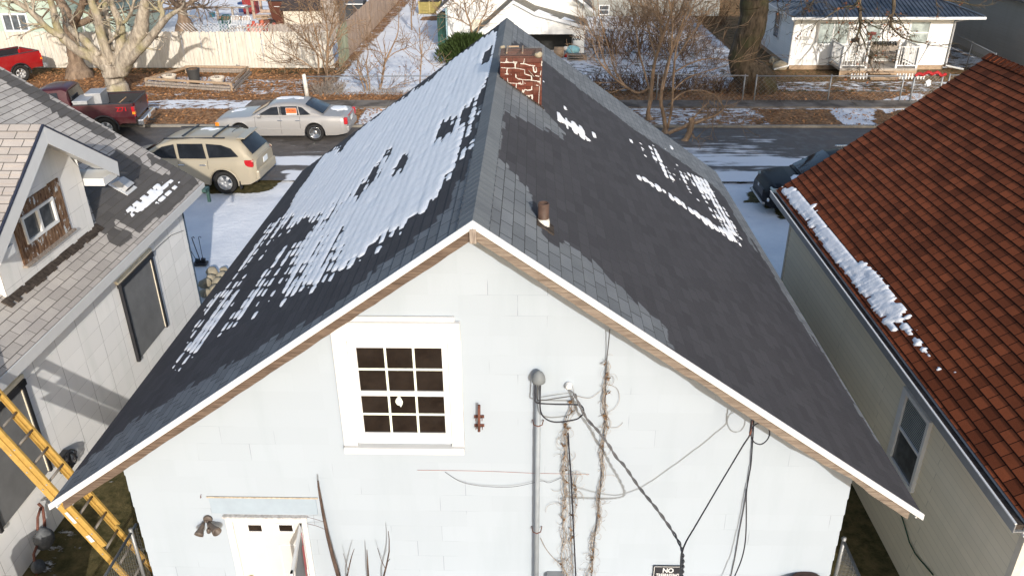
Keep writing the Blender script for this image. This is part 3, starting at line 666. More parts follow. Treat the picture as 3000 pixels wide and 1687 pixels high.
# door with storm door ajar
zt_ = WP(*CD(745, 560)).z; dx0, dx1 = WP(*CD(745, 560)).x, WP(*CD(1400, 560)).x; dxl = WP(*CD(672, 515)).x; dxr = WP(*CD(1440, 520)).x; dzt = WP(*CD(1000, 520)).z
door = bpy.data.objects.new('door', None); COL.objects.link(door); door.parent = house; door.location = Vector(((dx0+dx1)/2, YW, 0))-house.location
mb = MB()
mb.box(((dxl+dx0)/2, yf-.012, dzt/2), (dx0-dxl, .028, dzt)); mb.box(((dxr+dx1)/2, yf-.012, dzt/2), (dxr-dx1, .028, dzt)); mb.box(((dx0+dx1)/2, yf-.011, (dzt+zt_)/2), (dx1-dx0, .026, dzt-zt_))
mb.build('door_frame', M['white'], door, bevel=.004)
mb = MB(); mb.box(((dxl+dxr)/2, yf-.02, dzt+.012), (dxr-dxl+.03, .055, .022)); mb.build('drip_cap', plain('flaking_grey_cap', (.42, .41, .40), .9, .1, var=.35, scale=25), door)
mb = MB(); mb.box(((dx0+dx1)/2, yf+.007, zt_/2), (dx1-dx0, .03, zt_)); leafo = mb.build('door_leaf', plain('ivory_door', (.52, .51, .48), .5, var=.03), door)
for (a, b) in ((893, 1030), (1183, 1320)):
    A, B = WP(*CD(a, 590)), WP(*CD(b, 652)); cx, cz, w, h = (A.x+B.x)/2, (A.z+B.z)/2, abs(B.x-A.x), abs(A.z-B.z)
    mb = MB(); t = .022
    mb.box((cx, yf-.010, cz+h/2+t/2), (w+2*t, .022, t)); mb.box((cx, yf-.010, cz-h/2-t/2), (w+2*t, .022, t)); mb.box((cx-w/2-t/2, yf-.010, cz), (t, .022, h)); mb.box((cx+w/2+t/2, yf-.010, cz), (t, .022, h))
    mb.build('light_frame', M['white_frame'], leafo); mb = MB(); mb.box((cx, yf-.001, cz), (w, .024, h)); mb.build('pane', M['glass'], leafo)
mb = MB()
for cx in (dx0+.24, dx1-.22):
    for (z0, z1) in ((.2, .75), (.85, 1.6)):
        for (x, z, w, h) in ((cx, z0, .2, .014), (cx, z1, .2, .014), (cx-.1, (z0+z1)/2, .014, z1-z0), (cx+.1, (z0+z1)/2, .014, z1-z0)): mb.box((x, yf-.009, z), (w, .010, h))
mb.build('moulding', M['white_frame'], leafo)
kb = WP(*CD(930, 1078)); mb = MB(); mb.lathe([(.004, -.03), (.028, -.028), (.034, -.01), (.030, .006), (.012, .012), (.012, .04)], (kb.x, yf-.03, kb.z), 16, M=Matrix.Rotation(R(90), 3, 'X').inverted()); mb.build('knob', plain('brass', (.75, .55, .2), .25, .5, .9, var=.02), leafo, smooth=True)
# storm door: hinged on the right, swung out
hx = dx1-.015; ang = R(97)
sdv = Vector((-math.cos(ang), -math.sin(ang), 0)); Wd = .78
mb = MB(); hp = Vector((hx, yf-.03, 0)); zt2 = zt_-.01
def sbar(a, za, b, zb_, w): mb.bar(hp+sdv*a+Vector((0, 0, za)), hp+sdv*b+Vector((0, 0, zb_)), .03, w, sdv if abs(zb_-za) > .1 else (0, 0, 1))
sbar(0.03, .1, .03, zt2, .06); sbar(Wd-.03, .1, Wd-.03, zt2, .06); sbar(0, zt2-.03, Wd, zt2-.03, .06); sbar(0, .85, Wd, .85, .06); sbar(0, .13, Wd, .13, .08)
sto = mb.build('storm_door', M['white_frame'], door, bevel=.003)
mb = MB(); mb.bar(hp+sdv*.06+Vector((0, 0, .49)), hp+sdv*(Wd-.06)+Vector((0, 0, .49)), .02, .66, (0, 0, 1)); mb.build('lower_panel', M['white'], sto)
mb = MB()
for i in range(7):
    f0, f1 = .06+i*.1, .06+(i+1)*.1; mb.prism([hp+sdv*f0+Vector((0, .004*(i % 2), .88)), hp+sdv*f1+Vector((0, .004, .88)), hp+sdv*f1+Vector((0, 0, zt2-.07-.22*f1)), hp+sdv*f0+Vector((0, 0, zt2-.07-.22*f0))], sdv.cross(Vector((0, 0, 1))), .003)
mb.build('torn_screen', M['screen'], sto)
mb = MB(); q = sdv.cross(Vector((0, 0, 1)))*-.02
for (a, z, b, z2, w) in ((.10, zt2-.05, .13, 1.35, .02), (.16, zt2-.2, .22, 1.0, .03), (.40, zt2-.7, .36, 1.0, .02)): mb.bar(hp+sdv*a+q+Vector((0, 0, z)), hp+sdv*b+q+Vector((0, 0, z2)), .004, w, sdv)
mb.build('red_tape', plain('red_tape', (.30, .03, .035), .5, .3, var=.3, scale=18), sto)
# old header board over the door
A, B = WP(*CD(520, 335)), WP(*CD(1530, 350)); mb = MB(); mb.box(((A.x+B.x)/2, yf-.006, (A.z+.0+dzt)/2+.02), (B.x-A.x, .012, A.z-dzt-.06)); mb.build('header_board', plain('faded_blue_board', (.285, .345, .405), .6, .2, var=.05), house)
mb = MB(); mb.box(((A.x+B.x)/2, yf-.008, A.z), (B.x-A.x+.05, .014, .012)); mb.build('caulk_line', plain('yellowed_caulk', (.45, .38, .29), .8, .1, var=.3, scale=30), house)
# floodlight
fl = thing('floodlight', 'bronze two headed motion floodlight on the wall beside the white door', 'floodlight'); c = WP(*CD(515, 540)); fl.location = c
mb = MB(); mb.lathe([(.055, 0), (.055, .02), (.045, .03), (0.001, .032)], c, 22, M=Matrix.Rotation(R(90), 3, 'X')); mb.build('base_plate', M['bronze'], fl, smooth='auto')
for (px, py) in ((425, 700), (600, 670)):
    e = aty(*CD(px, py), YW-.20); s = c+Vector((.02 if px > 500 else -.04, -.05, -.02)); d = (e-s); L = d.length; q = d.to_track_quat('Z', 'Y').to_matrix()
    mb = MB(); mb.tube([c+Vector((0, -.03, 0)), s], .010, 8); mb.lathe([(.018, 0), (.024, L*.25), (.032, L*.5), (.052, L*.85), (.056, L), (.050, L), (.03, L*.75), (.001, L*.74)], s, 20, M=q)
    mb.build('lamp_head', M['bronze'], fl, smooth='auto')
mb = MB(); e = c+Vector((.03, -.11, -.09)); mb.tube([c+Vector((.0, -.03, -.02)), e], .012, 8); mb.lathe([(.02, -.03), (.026, -.02), (.026, .02), (.018, .035)], e, 14); mb.build('motion_sensor', M['bronze'], fl, smooth='auto')
# small things on the wall
mb = MB(); p = WP(*CD(450, 320)); mb.tube([p+Vector((0, 0, .012)), p+Vector((0, -.03, .0)), p+Vector((-.004, -.03, -.02)), p+Vector((0, -.01, -.02))], .0035, 5); mb.build('wall_hook', M['rust'], None, label='small rusty hook high on the wall above the floodlight', category='hook')
br = thing('pipe_bracket', 'rust brown upright rod in a bracket beside the window', 'bracket'); b0, b1 = aty(*CA(105, 615), YW-.10), aty(*CA(105, 465), YW-.10); br.location = b0
mb = MB(); mb.tube([b0, b1], .016, 12); mb.tube([b0+Vector((0, 0, .04)), b0+Vector((0, .085, .05))], .010, 8); mb.build('rod', M['rust'], br, smooth='auto')
mb = MB()
for dz in (.02, .14):
    mb.box((b0.x, YW-.02, b0.z+dz), (.11, .012, .035)); mb.box((b0.x-.035, YW-.05, b0.z+dz), (.008, .08, .02)); mb.box((b0.x+.035, YW-.05, b0.z+dz), (.008, .08, .02))
mb.build('plate', M['rust'], br, bevel=.002)
# service mast
ma = thing('service_mast', 'grey electrical service mast with rounded weatherhead on the gable wall', 'conduit'); mt = aty(*CA(448, 320), YW-.10); ma.location = (mt.x, YW-.10, 0)
mx = mt.x
mb = MB(); mb.tube([(mx, YW-.10, .9), (mx, YW-.10, mt.z)], .029, 18); mb.build('conduit', M['grey_conduit'], ma, smooth='auto')
mb = MB(); mb.lathe([(.055, -.01), (.072, 0), (.074, .035), (.066, .07), (.048, .105), (.022, .128), (.002, .134)], (mx, YW-.115, mt.z-.01), 24); mb.build('weatherhead', plain('weathered_head', (.15, .165, .175), .6, .3), ma, smooth='auto')
for py in (575, 1190):
    z = aty(*CA(450, py), YW-.10).z; mb = MB(); mb.tube([(mx-.06, YW-.02, z), (mx-.045, YW-.11, z), (mx, YW-.138, z), (mx+.045, YW-.11, z), (mx+.06, YW-.02, z)], .006, 6); mb.build('strap', M['rust'], ma)
eb = thing('meter_box', 'small grey meter box at the foot of the service mast', 'box'); p = WP(*CA(545, 1425)); eb.location = p
mb = MB(); mb.box((p.x, YW-.07, p.z-.16), (.22, .12, .36)); mb.build('enclosure', M['galv'], eb, bevel=.01)
mb = MB(); mb.box((p.x, YW-.135, p.z-.02), (.11, .012, .07)); mb.build('window_plate', M['glass_mid'], eb)
# wires
def wire(name, pts, r, mat, label, cat='cable', n=6, smooth=True, twist=0):
    """pts: (u, v, distance from wall)"""
    P = [aty(u, v, YW-.012-o) for (u, v, o) in pts]
    Q = []
    for i in range(len(P)-1):      # catmull-rom
        p0, p1, p2, p3 = P[max(i-1, 0)], P[i], P[i+1], P[min(i+2, len(P)-1)]
        for k in range(6):
            t = k/6; Q.append(.5*((2*p1)+(-p0+p2)*t+(2*p0-5*p1+4*p2-p3)*t*t+(-p0+3*p1-3*p2+p3)*t**3))
    Q.append(P[-1]); mb = MB()
    if twist:
        tot = 0; A, B = [], []
        QQ = []
        for a, b in zip(Q, Q[1:]): QQ += [a.lerp(b, i/4) for i in range(4)]
        QQ.append(Q[-1])
        for i, q in enumerate(QQ):
            if i: tot += (q-QQ[i-1]).length
            a = tot/twist*2*math.pi; d = Vector((math.cos(a), math.sin(a)*.5, math.sin(a)*.7))*r*1.1; A.append(q+d); B.append(q-d)
        mb.tube(A, r, n); mb.tube(B, r, n)
    else: mb.tube(Q, r, n)
    return mb.build(name, mat, None, smooth=True, label=label, category=cat)
def ca(lst): return [(*CA(x, y), o) for x, y, o in lst]
def cb_(lst): return [(*CB(x, y), o) for x, y, o in lst]
wire('service_wire', ca([(430, 318, .13), (428, 420, .16), (438, 450, .17), (520, 458, .15), (670, 462, .16), (697, 472, .18), (707, 490, .2), (708, 512, .2)]), .0085, M['cable'], 'black wire looping from the weatherhead, middle of the three loops')
wire('service_wire', ca([(460, 318, .13), (456, 420, .18), (460, 500, .2), (490, 543, .2), (550, 562, .17), (660, 547, .17), (695, 525, .2), (708, 512, .2)]), .0085, M['cable'], 'black wire hanging in the lowest loop under the weatherhead')
wire('service_wire', ca([(446, 318, .12), (440, 425, .13), (470, 437, .12), (530, 428, .12), (605, 417, .12), (640, 412, .12)]), .0065, M['grey_cable'], 'thin grey wire in the uppermost loop below the weatherhead')
ins = thing('insulator', 'white ceramic insulator knob holding the service drop on the wall', 'insulator'); p = WP(*CA(620, 345)); ins.location = p
mb = MB(); mb.lathe([(.035, 0), (.040, .02), (.028, .04), (.034, .06), (.01, .075)], p, 18, M=Matrix.Rotation(R(90), 3, 'X')); mb.build('porcelain', plain('porcelain', (.72, .70, .68), .3, .5), ins, smooth=True)
mb = MB(); mb.tube([p+Vector((.0, -.06, -.02)), aty(*CA(655, 400), YW-.16)], .010, 8); mb.build('bolt', M['galv'], ins)
wire('service_drop_cable', ca([(655, 400, .15), (680, 455, .18), (708, 512, .22), (740, 560, .27), (780, 600, .33), (850, 690, .42), (900, 770, .50), (940, 810, .56), (1030, 940, .72), (1120, 1050, .9), (1200, 1160, 1.05), (1250, 1240, 1.2), (1275, 1300, 1.35), (1280, 1380, 1.6), (1272, 1500, 2.0), (1265, 1700, 2.6)]), .0085, M['grey_cable'], 'twisted service drop cable running down the gable from the insulator', twist=.22)
wire('phone_cable', cb_([(948, 215, .42), (938, 300, .42), (935, 335, .42), (880, 420, .48), (820, 520, .56), (700, 720, .75), (600, 890, .92), (500, 1060, 1.1), (440, 1160, 1.25), (405, 1240, 1.4), (392, 1300, 1.55), (388, 1449, 2.0), (386, 1650, 2.6)]), .0085, M['cable'], 'black phone cable running from under the right eave down to the sign')
wire('cable_coil', cb_([(950, 285, .42), (975, 255, .42), (1010, 240, .42), (1060, 255, .42), (1090, 300, .42), (1085, 350, .42), (1055, 390, .42), (1015, 407, .42), (970, 390, .42), (948, 350, .42), (943, 320, .42)]), .007, M['cable'], 'round coil of black cable under the right eave')
wire('wall_cable', cb_([(966, 215, .03), (963, 300, .02), (955, 420, .02), (945, 560, .02), (930, 650, .02), (918, 720, .02), (908, 800, .04), (908, 950, .10), (905, 1100, .16), (893, 1220, .2), (865, 1330, .2), (815, 1449, .2), (770, 1550, .2)]), .0075, M['cable'], 'dark cable stapled down the wall under the right eave coil')
wire('wall_cable', cb_([(912, 760, .01), (890, 900, .01), (850, 1110, .01), (820, 1290, .01), (785, 1449, .01), (760, 1550, .01)]), .006, M['grey_cable'], 'pale grey cable branching left on the wall under the right eave coil')
mb = MB(); p = aty(*CB(940, 310), YW-.43); mb.tube([p+Vector((.0, 0, .06)), p, p+Vector((0, 0, -.05))], [.006, .014, .006], 6); mb.tube([p+Vector((.02, .05, .11)), p+Vector((.0, .0, .0))], .005, 5); mb.build('cable_clamp', M['rust'], None, label='rusty clamp holding the phone cable under the eave', category='clamp')
wire('vine_cable', ca([(618, 625, .05), (625, 740, .06), (636, 900, .07), (648, 1150, .08), (665, 1500, .09)]), .009, M['cable'], 'straight black cable running down beside the left dead vine')
wire('vine_cable', ca([(858, 30, .10), (850, 120, .05), (840, 220, .03), (834, 400, .02), (830, 560, .02), (815, 800, .02), (800, 1000, .02), (770, 1250, .02), (750, 1500, .02)]), .006, M['grey_cable'], 'thin grey cable under the right dead vine')
wire('hanging_wire', ca([(-90, 850, .01), (0, 905, .02), (120, 930, .03), (290, 935, .04), (430, 908, .04), (470, 900, .04), (510, 910, .03), (580, 882, .02)]), .0028, M['grey_cable'], 'thin wire sagging across the wall below the window', n=4)
wire('trim_wire', ca([(-250, 838, .0), (30, 842, .0), (240, 848, .0), (430, 856, .0), (740, 862, .0)]), .0025, plain('rust_line', (.35, .18, .14), .8, var=.3), 'fine reddish wire stretched level across the wall', n=4)
# dead vines: tangles of thin stems with clumps
def vine(path, label, seed, dens=1.):
    rg = random.Random(seed); t = thing('dead_vine', label, 'vine'); P = [aty(u, v, YW-.03) for u, v in path]; t.location = P[0]
    L = [0]
    for a, b in zip(P, P[1:]): L.append(L[-1]+(b-a).length)
    def at(s):
        s = max(0, min(L[-1]-1e-4, s)); i = max(k for k in range(len(L)-1) if L[k] <= s); return P[i].lerp(P[i+1], (s-L[i])/(L[i+1]-L[i]))
    mb = MB()
    for k in range(int(6*dens)):
        s = rg.uniform(0, .5) if k > 2 else 0; e = L[-1] if k < 4 else rg.uniform(s+.5, L[-1]); pts = []; ph = rg.uniform(0, 9); am = rg.uniform(.012, .045)
        while s < e: pts.append(at(s)+Vector((am*math.sin(s*9+ph)+rg.uniform(-.012, .012), -rg.uniform(0, .04), rg.uniform(-.01, .01)))); s += .05
        if len(pts) > 2: mb.tube(pts, rg.uniform(.0018, .0042), 4)
    mb.build('stem', M['vine'], t)
    mb = MB()
    for k in range(int(60*dens)):
        c = at(rg.uniform(0, L[-1])); r = rg.uniform(.03, .11); pts = []; a = rg.uniform(0, 6.3); da = rg.choice((-1, 1))*rg.uniform(.3, .7); q = c
        for i in range(rg.randint(4, 9)):
            q = q+Vector((math.cos(a)*r*.35, -rg.uniform(-.01, .015), math.sin(a)*r*.45)); q.y = min(q.y, YW-.016); pts.append(q.copy()); a += da
        mb.tube([c]+pts, rg.uniform(.0012, .0026), 3, cap=False)
    mb.build('tendril', M['vine'], t, kind='stuff')
    mb = MB()
    for k in range(int(20*dens)):
        c = at(abs(rg.gauss(0, .42)) if k % 2 else rg.uniform(0, L[-1]))+Vector((rg.gauss(0, .02), -rg.uniform(.01, .05), 0))
        for j in range(4):
            d = Vector((rg.uniform(-1, 1), rg.uniform(-1, 1), rg.uniform(-1, 1)))*.022; e = Vector((rg.uniform(-1, 1), rg.uniform(-1, 1), rg.uniform(-1, 1)))*.014
            mb.face([c+d*j*.3-d, c+d*j*.3+e, c+d*j*.3+d, c+d*j*.3-e])
    mb.build('leaf', M['dead_leaf'], t, kind='stuff')
vine([CA(645, 405), CA(640, 470), CA(610, 560), CA(600, 700), CA(597, 850), CA(598, 1000), CA(595, 1150), CA(590, 1300), CA(602, 1480)], 'dry brown vine tangled up the wall beside the service mast', 3, 1.1)
vine([CA(655, 850), CA(665, 960), CA(650, 1060), CA(640, 1200), CA(632, 1350), CA(630, 1480)], 'short dry vine low on the wall between the two long vines', 8, .5)
vine([CA(835, 195), CA(838, 330), CA(832, 430), CA(830, 560), CA(815, 760), CA(805, 950), CA(795, 1080), CA(770, 1210), CA(750, 1350), CA(725, 1480)], 'dry brown vine climbing highest on the wall below the right rake', 5, 1.)
wire('vine_runner', ca([(660, 410, .02), (740, 425, .02), (790, 395, .02), (830, 360, .02)]), .0022, M['vine'], 'loose vine runner stretched between the two vines', 'vine', 4)
wire('vine_runner', ca([(850, 345, .02), (900, 370, .02), (915, 430, .02), (890, 480, .02), (850, 510, .02), (838, 570, .02)]), .0022, M['vine'], 'curled vine runner looping right of the highest vine', 'vine', 4)
wire('vine_runner', ca([(460, 1230, .02), (490, 1290, .02), (530, 1340, .02), (580, 1390, .02), (610, 1440, .02)]), .004, M['vine'], 'thin vine slanting down from the mast to the meter box', 'vine', 4)
# sign
sg = thing('warning_sign', 'black no trespassing sign with white letters on the wall', 'sign'); A, B = aty(*CB(175, 1365), YW-.03), aty(*CB(412, 1360), YW-.03); sg.location = A
w, h = B.x-A.x, .30; cx = (A.x+B.x)/2; cz = A.z-h/2; ys = YW-.03
mb = MB(); mb.box((cx, ys, cz), (w, .006, h)); mb.build('board', M['black'], sg)
mb = MB(); t = .006
for (x, z, ww, hh) in ((cx, cz+h/2-.012, w-.024, t), (cx, cz-h/2+.012, w-.024, t), (cx-w/2+.012, cz, t, h-.024), (cx+w/2-.012, cz, t, h-.024)): mb.box((x, ys-.004, z), (ww, .002, hh))
mb.build('border', M['white'], sg)
def text(body, size, c, mat, parent, sx=1., rot=(R(90), 0, 0), bold=.012, ext=.001):
    cu = bpy.data.curves.new('lettering', 'FONT'); cu.body = body; cu.size = size; cu.align_x = 'CENTER'; cu.align_y = 'CENTER'; cu.offset = bold*size; cu.extrude = ext
    tmp = bpy.data.objects.new('tmp', cu); COL.objects.link(tmp); me = bpy.data.meshes.new_from_object(tmp.evaluated_get(bpy.context.evaluated_depsgraph_get())); bpy.data.objects.remove(tmp)
    o = bpy.data.objects.new('lettering', me); COL.objects.link(o); me.materials.clear(); me.materials.append(mat); o.rotation_euler = rot; o.scale = (sx, 1, 1)
    off = Vector(); r = parent
    while r is not None: off += Vector(r.location); r = r.parent
    o.parent = parent; o.location = Vector(c)-off; return o
text('NO', .10, (cx, ys-.005, cz+h/2-.075), M['white'], sg, .85, bold=.03); text('TRESPASSING', .075, (cx, ys-.005, cz+h/2-.155), M['white'], sg, .62, bold=.03); text('VIOLATORS WILL', .035, (cx, ys-.005, cz-.05), M['white'], sg, .8); text('BE PROSECUTED', .035, (cx, ys-.005, cz-.095), M['white'], sg, .8)
mb = MB(); c0 = aty(2380, 1686, YW-.22)-Vector((0, 0, .12)); mb.lathe([(.19, -.75), (.21, -.3), (.235, -.05), (.235, -.02), (.22, 0), (.10, .035), (.001, .04)], c0+Vector((0, 0, -.03)), 28)
mb.build('barrel', plain('dark_brown_barrel', (.075, .04, .032), .7, .25, var=.4), None, smooth='auto', label='dark brown lidded barrel against the house at its right corner', category='barrel')
# suckers in front of the wall
def sucker(pts, r, label, o=.25, twigs=()):
    t = thing('sapling', label, 'sapling', group='bare suckers in front of the gable'); P = [aty(*CD(x, y), YW-o) for x, y in pts]; t.location = (P[0].x, P[0].y, 0)
    mb = MB(); d = (P[0]-P[1]).normalized(); lo = Vector((P[0].x+(d.x/abs(d.z))*P[0].z*.25, P[0].y, 0)); P2 = [lo]+P; n = len(P2); mb.tube(P2, [r*(1-.72*i/(n-1)) for i in range(n)], 7); mb.build('stem', M['twig_dark'], t, smooth=True)
    for tw in twigs:
        mb = MB(); Q = [aty(*CD(x, y), YW-o) for x, y in tw]; mb.tube(Q, [r*.35, r*.3, r*.2][:len(Q)] if len(Q) <= 3 else r*.25, 5); mb.build('twig', M['twig_dark'], t)
sucker([(1745, 1085), (1690, 900), (1640, 700), (1600, 500), (1570, 330), (1555, 240), (1551, 185)], .030, 'tall dark bare sapling leaning beside the door', .22)
sucker([(1825, 1085), (1850, 970), (1870, 890), (1893, 825)], .012, 'shortest thin bare sucker between door and window', .25, [[(1835, 1040), (1815, 960), (1790, 870)]])
sucker([(2025, 1085), (2018, 940), (2012, 835)], .016, 'stubby cut sucker, middle of the three under the window', .25)
sucker([(2170, 1085), (2200, 970), (2222, 850), (2222, 740), (2214, 660)], .014, 'bare sucker bent at its tip, right of the three under the window', .25, [[(2185, 1010), (2150, 940), (2112, 820)], [(2200, 960), (2228, 920)]])
wire('guy_wire', [(*CD(1440, 525), .01), (*CD(1520, 545), .1), (*CD(1605, 572), .2)], .0025, M['rust'], 'upper thin wire tying the leaning sapling to the door frame', n=4)
wire('guy_wire', [(*CD(1430, 585), .01), (*CD(1530, 608), .1), (*CD(1615, 642), .2)], .003, M['rust'], 'lower thin wire tying the leaning sapling to the door frame', n=4)
# fences at the two sides
def chain_fence(name, a, b, h, label, posts=None, cell=.09, r=.0022, rail=.02, extra=()):
    t = thing(name, label, 'fence', a); a, b = Vector(a), Vector(b); d = (b-a); L = d.length; d = d/L; mb = MB(); mb.tube([a+Vector((0, 0, h)), b+Vector((0, 0, h))], rail, 8); mb.build('top_rail', M['galv'], t, smooth='auto')
    for s in (posts if posts is not None else np.arange(0, L+.1, 2.8)):
        mb = MB(); p = a+d*s; mb.tube([p, p+Vector((0, 0, h+.06))], rail*1.25, 8); mb.build('post', M['galv'], t, smooth='auto')
    mb = MB(); s = -h
    while s < L:
        for sg in (1, -1):
            x0, z0, x1, z1 = (s, .05, s+h, h-.02) if sg > 0 else (s+h, .05, s, h-.02)
            pts = []
            for k in range(2):
                pass
            xa, za, xb, zb_ = x0, z0, x1, z1
            def clip(x, z, X, Z, lim):
                return (lim, z+(Z-z)*(lim-x)/(X-x))
            if min(xa, xb) < 0:
                q = clip(xa, za, xb, zb_, 0)
                if xa < 0: xa, za = q
                else: xb, zb_ = q
            if max(xa, xb) > L:
                q = clip(xa, za, xb, zb_, L)
                if xa > L: xa, za = q
                else: xb, zb_ = q
            if abs(xa-xb) > .01: mb.tube([a+d*xa+Vector((0, 0, za)), a+d*xb+Vector((0, 0, zb_))], r, 3, cap=False)
        s += cell
    mb.build('wire_mesh', M['galv'], t); return t
chain_fence('chain_link_fence', (-5.27, 5.2, 0), (-5.27, 8.15, 0), 1.1, 'chain link fence in the left side passage by the yellow ladder', cell=.07, r=.0016)
chain_fence('chain_link_fence', (4.06, 5.2, 0), (4.10, 8.05, 0), 1.1, 'chain link fence in the dark right side passage', cell=.07, r=.0016)
# ladder leaning on the left house
ld = thing('extension_ladder', 'yellow fibreglass extension ladder leaning on the left house', 'ladder')
foot = atz(432, 1712, 0); foot.y = 8.16; top = Vector((-6.78, 8.12, 3.22)); dr = (top-foot).normalized(); ld.location = foot; wn = Vector((dr.z, 0, -dr.x)); hw = .225
def rail(mb, s0, s1, yo, off, flip):
    a = foot+dr*s0+Vector((0, yo, 0))+wn*off; b = foot+dr*s1+Vector((0, yo, 0))+wn*off
    mb.bar(a, b, .008, .085, wn); 
    for sg in (1, -1): mb.bar(a+wn*sg*.0385+Vector((0, flip*.014, 0)), b+wn*sg*.0385+Vector((0, flip*.014, 0)), .034, .008, wn)
for sec, s0, s1, off, hw_ in (('base_section', 0, 3.0, 0, .225), ('fly_section', .95, 4.3, .075, .205)):
    mb = MB()
    for sg in (1, -1): rail(mb, s0, s1, sg*hw_, off, -sg)
    sc = mb.build(sec, M['yellow'], ld, bevel=.002)
    s = s0+.25
    while s < s1-.05: mb = MB(); a = foot+dr*s+wn*off; mb.tube([a+Vector((0, -hw_, 0)), a+Vector((0, hw_, 0))], .017, 8); s += .305; mb.build('rung', M['rung'], sc, smooth='auto')
    mb = MB(); s = s0+.25
    while s < s1-.05:
        for sg in (1, -1): a = foot+dr*s+wn*off+Vector((0, sg*(hw_+.006), 0)); mb.tube([a, a+Vector((0, sg*.006, 0))], .012, 8)
        s += .305
    mb.build('rivets', M['alloy'], sc, kind='stuff')
mb = MB(); mb.box(foot+dr*1.55+wn*.02+Vector((0, -.233, 0)), (.045, .003, .2), M=Matrix((wn, Vector((0, 1, 0)), dr)).transposed()); mb.box(foot+dr*1.15+wn*.02+Vector((0, -.233, 0)), (.06, .003, .12), M=Matrix((wn, Vector((0, 1, 0)), dr)).transposed()); mb.build('label_plate', M['white'], ld)

# ------------------------------------------------------------------ left house
lh = thing('house', 'white panelled house with taupe shingle roof and a gabled dormer, left edge', 'house', (-9.5, 9, 0))
LXW, LY1, LY0, LE, LZ, LS = -7.2, 15.5, 2.5, -6.85, 3.085, .664; LRX = -11.9
lroof = lambda x: LZ+LS*(LE-x)
mb = MB(); lap_wall(mb, (LXW, LY0, 0), (LXW, LY1, 0), (1, 0, 0), 0, 2.98, rect_ext(LY1-LY0), .305, lap=.006); mb.build('side_wall', M['panel_siding'], lh)
mb = MB(); Wd2 = LXW-LRX
lap_wall(mb, (LXW, LY1, 0), (LXW-2*Wd2, LY1, 0), (0, 1, 0), 0, lroof(LRX)-.1, lambda z: (max(0, (z-LZ+.1)/LS-.35), min(2*Wd2, 2*Wd2-((z-LZ+.1)/LS-.35))) if z > 2.9 else (0, 2*Wd2), .305, lap=.006)
lap_wall(mb, (LXW, LY0, 0), (LXW-2*Wd2, LY0, 0), (0, -1, 0), 0, lroof(LRX)-.1, lambda z: (max(0, (z-LZ+.1)/LS-.35), min(2*Wd2, 2*Wd2-((z-LZ+.1)/LS-.35))) if z > 2.9 else (0, 2*Wd2), .305, lap=.006)
lap_wall(mb, (LXW-2*Wd2, LY0, 0), (LXW-2*Wd2, LY1, 0), (-1, 0, 0), 0, 2.98, rect_ext(LY1-LY0), .305, lap=.006)
mb.build('end_wall', M['panel_siding'], lh)
mb = MB(); mb.box((LXW+.008, LY1+.008, 1.48), (.03, .03, 2.96)); mb.build('corner_post', plain('dark_blue_trim', (.03, .05, .08), .6), lh)
LA = Vector((LRX, LY0-.4, lroof(LRX))); LL = 16-(LY0-.4); Ld = Vector((1, 0, -LS)); LSL = (LE-LRX)*math.hypot(1, LS)
C0 = lambda x, y: (x*.4141, y*.4141); C1 = lambda x, y: (x*.4141, 350+y*.4141)
def wet_left(P):
    U, V = pix_np(P); w = np.zeros(len(U))
    for poly in ([C0(*p) for p in [(0, 500), (150, 560), (320, 650), (480, 760), (640, 850), (760, 930), (800, 1000), (700, 960), (560, 860), (430, 830), (250, 700), (100, 640), (0, 560)]],
                 [C0(*p) for p in [(440, 740), (620, 840), (780, 930), (800, 960), (700, 950), (520, 850)]],
                 [C1(*p) for p in [(830, 240), (1000, 270), (1100, 260), (1440, 400), (1300, 560), (1000, 800), (850, 950), (830, 880), (770, 850), (700, 780), (660, 770), (640, 600), (560, 420), (700, 380)]]): w[inpoly_np(U, V, poly)] = 1
    for poly in ([C1(*p) for p in [(1000, 250), (1060, 300), (1200, 370), (1180, 400), (1000, 320)]], [C1(*p) for p in [(740, 690), (950, 790), (930, 810), (720, 710)]]): w[inpoly_np(U, V, poly)] = 0
    w[(P[:, 1] < 8.2)] = .8
    return w
mb = MB(); roof_plane(mb, LA, (0, 1, 0), Ld, LSL, 0, LL, dt=.18, wet=wet_left)
M['roof_left_w'] = shingle('taupe_shingles', (.43, .40, .365), w=.33, h=.1425, wetc=(.098, .092, .088), var=.13, line=.25)
lr = mb.build('roof', M['roof_left_w'], lh)
mb = MB(); roof_plane(mb, LA, (0, 1, 0), Vector((-1, 0, -LS)), LSL, 0, LL, dt=2, wet=lambda P: np.zeros(len(P))); mb.build('roof', M['roof_left_w'], lh)
mb = MB(); mb.box((LE+.012, 16-LL/2, LZ-.09), (.022, LL, .17)); mb.build('fascia', M['white'], lr, bevel=.003)
mb = MB(); mb.box(((LE+LXW)/2+.01, 16-LL/2, LZ-.165), (LE-LXW-.0, LL-.02, .012)); mb.build('soffit', M['white'], lr)
for yy in (16.0, LY0-.4):
    for sx in (1, -1):
        mb = MB(); s = 1 if yy > 5 else -1
        xe = LE if sx > 0 else 2*LRX-LE; mb.prism([(LRX, yy+.02*s, lroof(LRX)-.01), (xe, yy+.02*s, LZ-.01), (xe, yy+.02*s, LZ-.17), (LRX, yy+.02*s, lroof(LRX)-.17)], (0, s, 0), .025); mb.build('rake_board', M['white'], lr)
        mb = MB(); mb.prism([(LRX, yy, lroof(LRX)-.12), (xe, yy, LZ-.12), (xe, yy-.5*s, LZ-.12), (LRX, yy-.5*s, lroof(LRX)-.12)], (0, 0, 1), .012); mb.build('soffit', M['white'], lr)
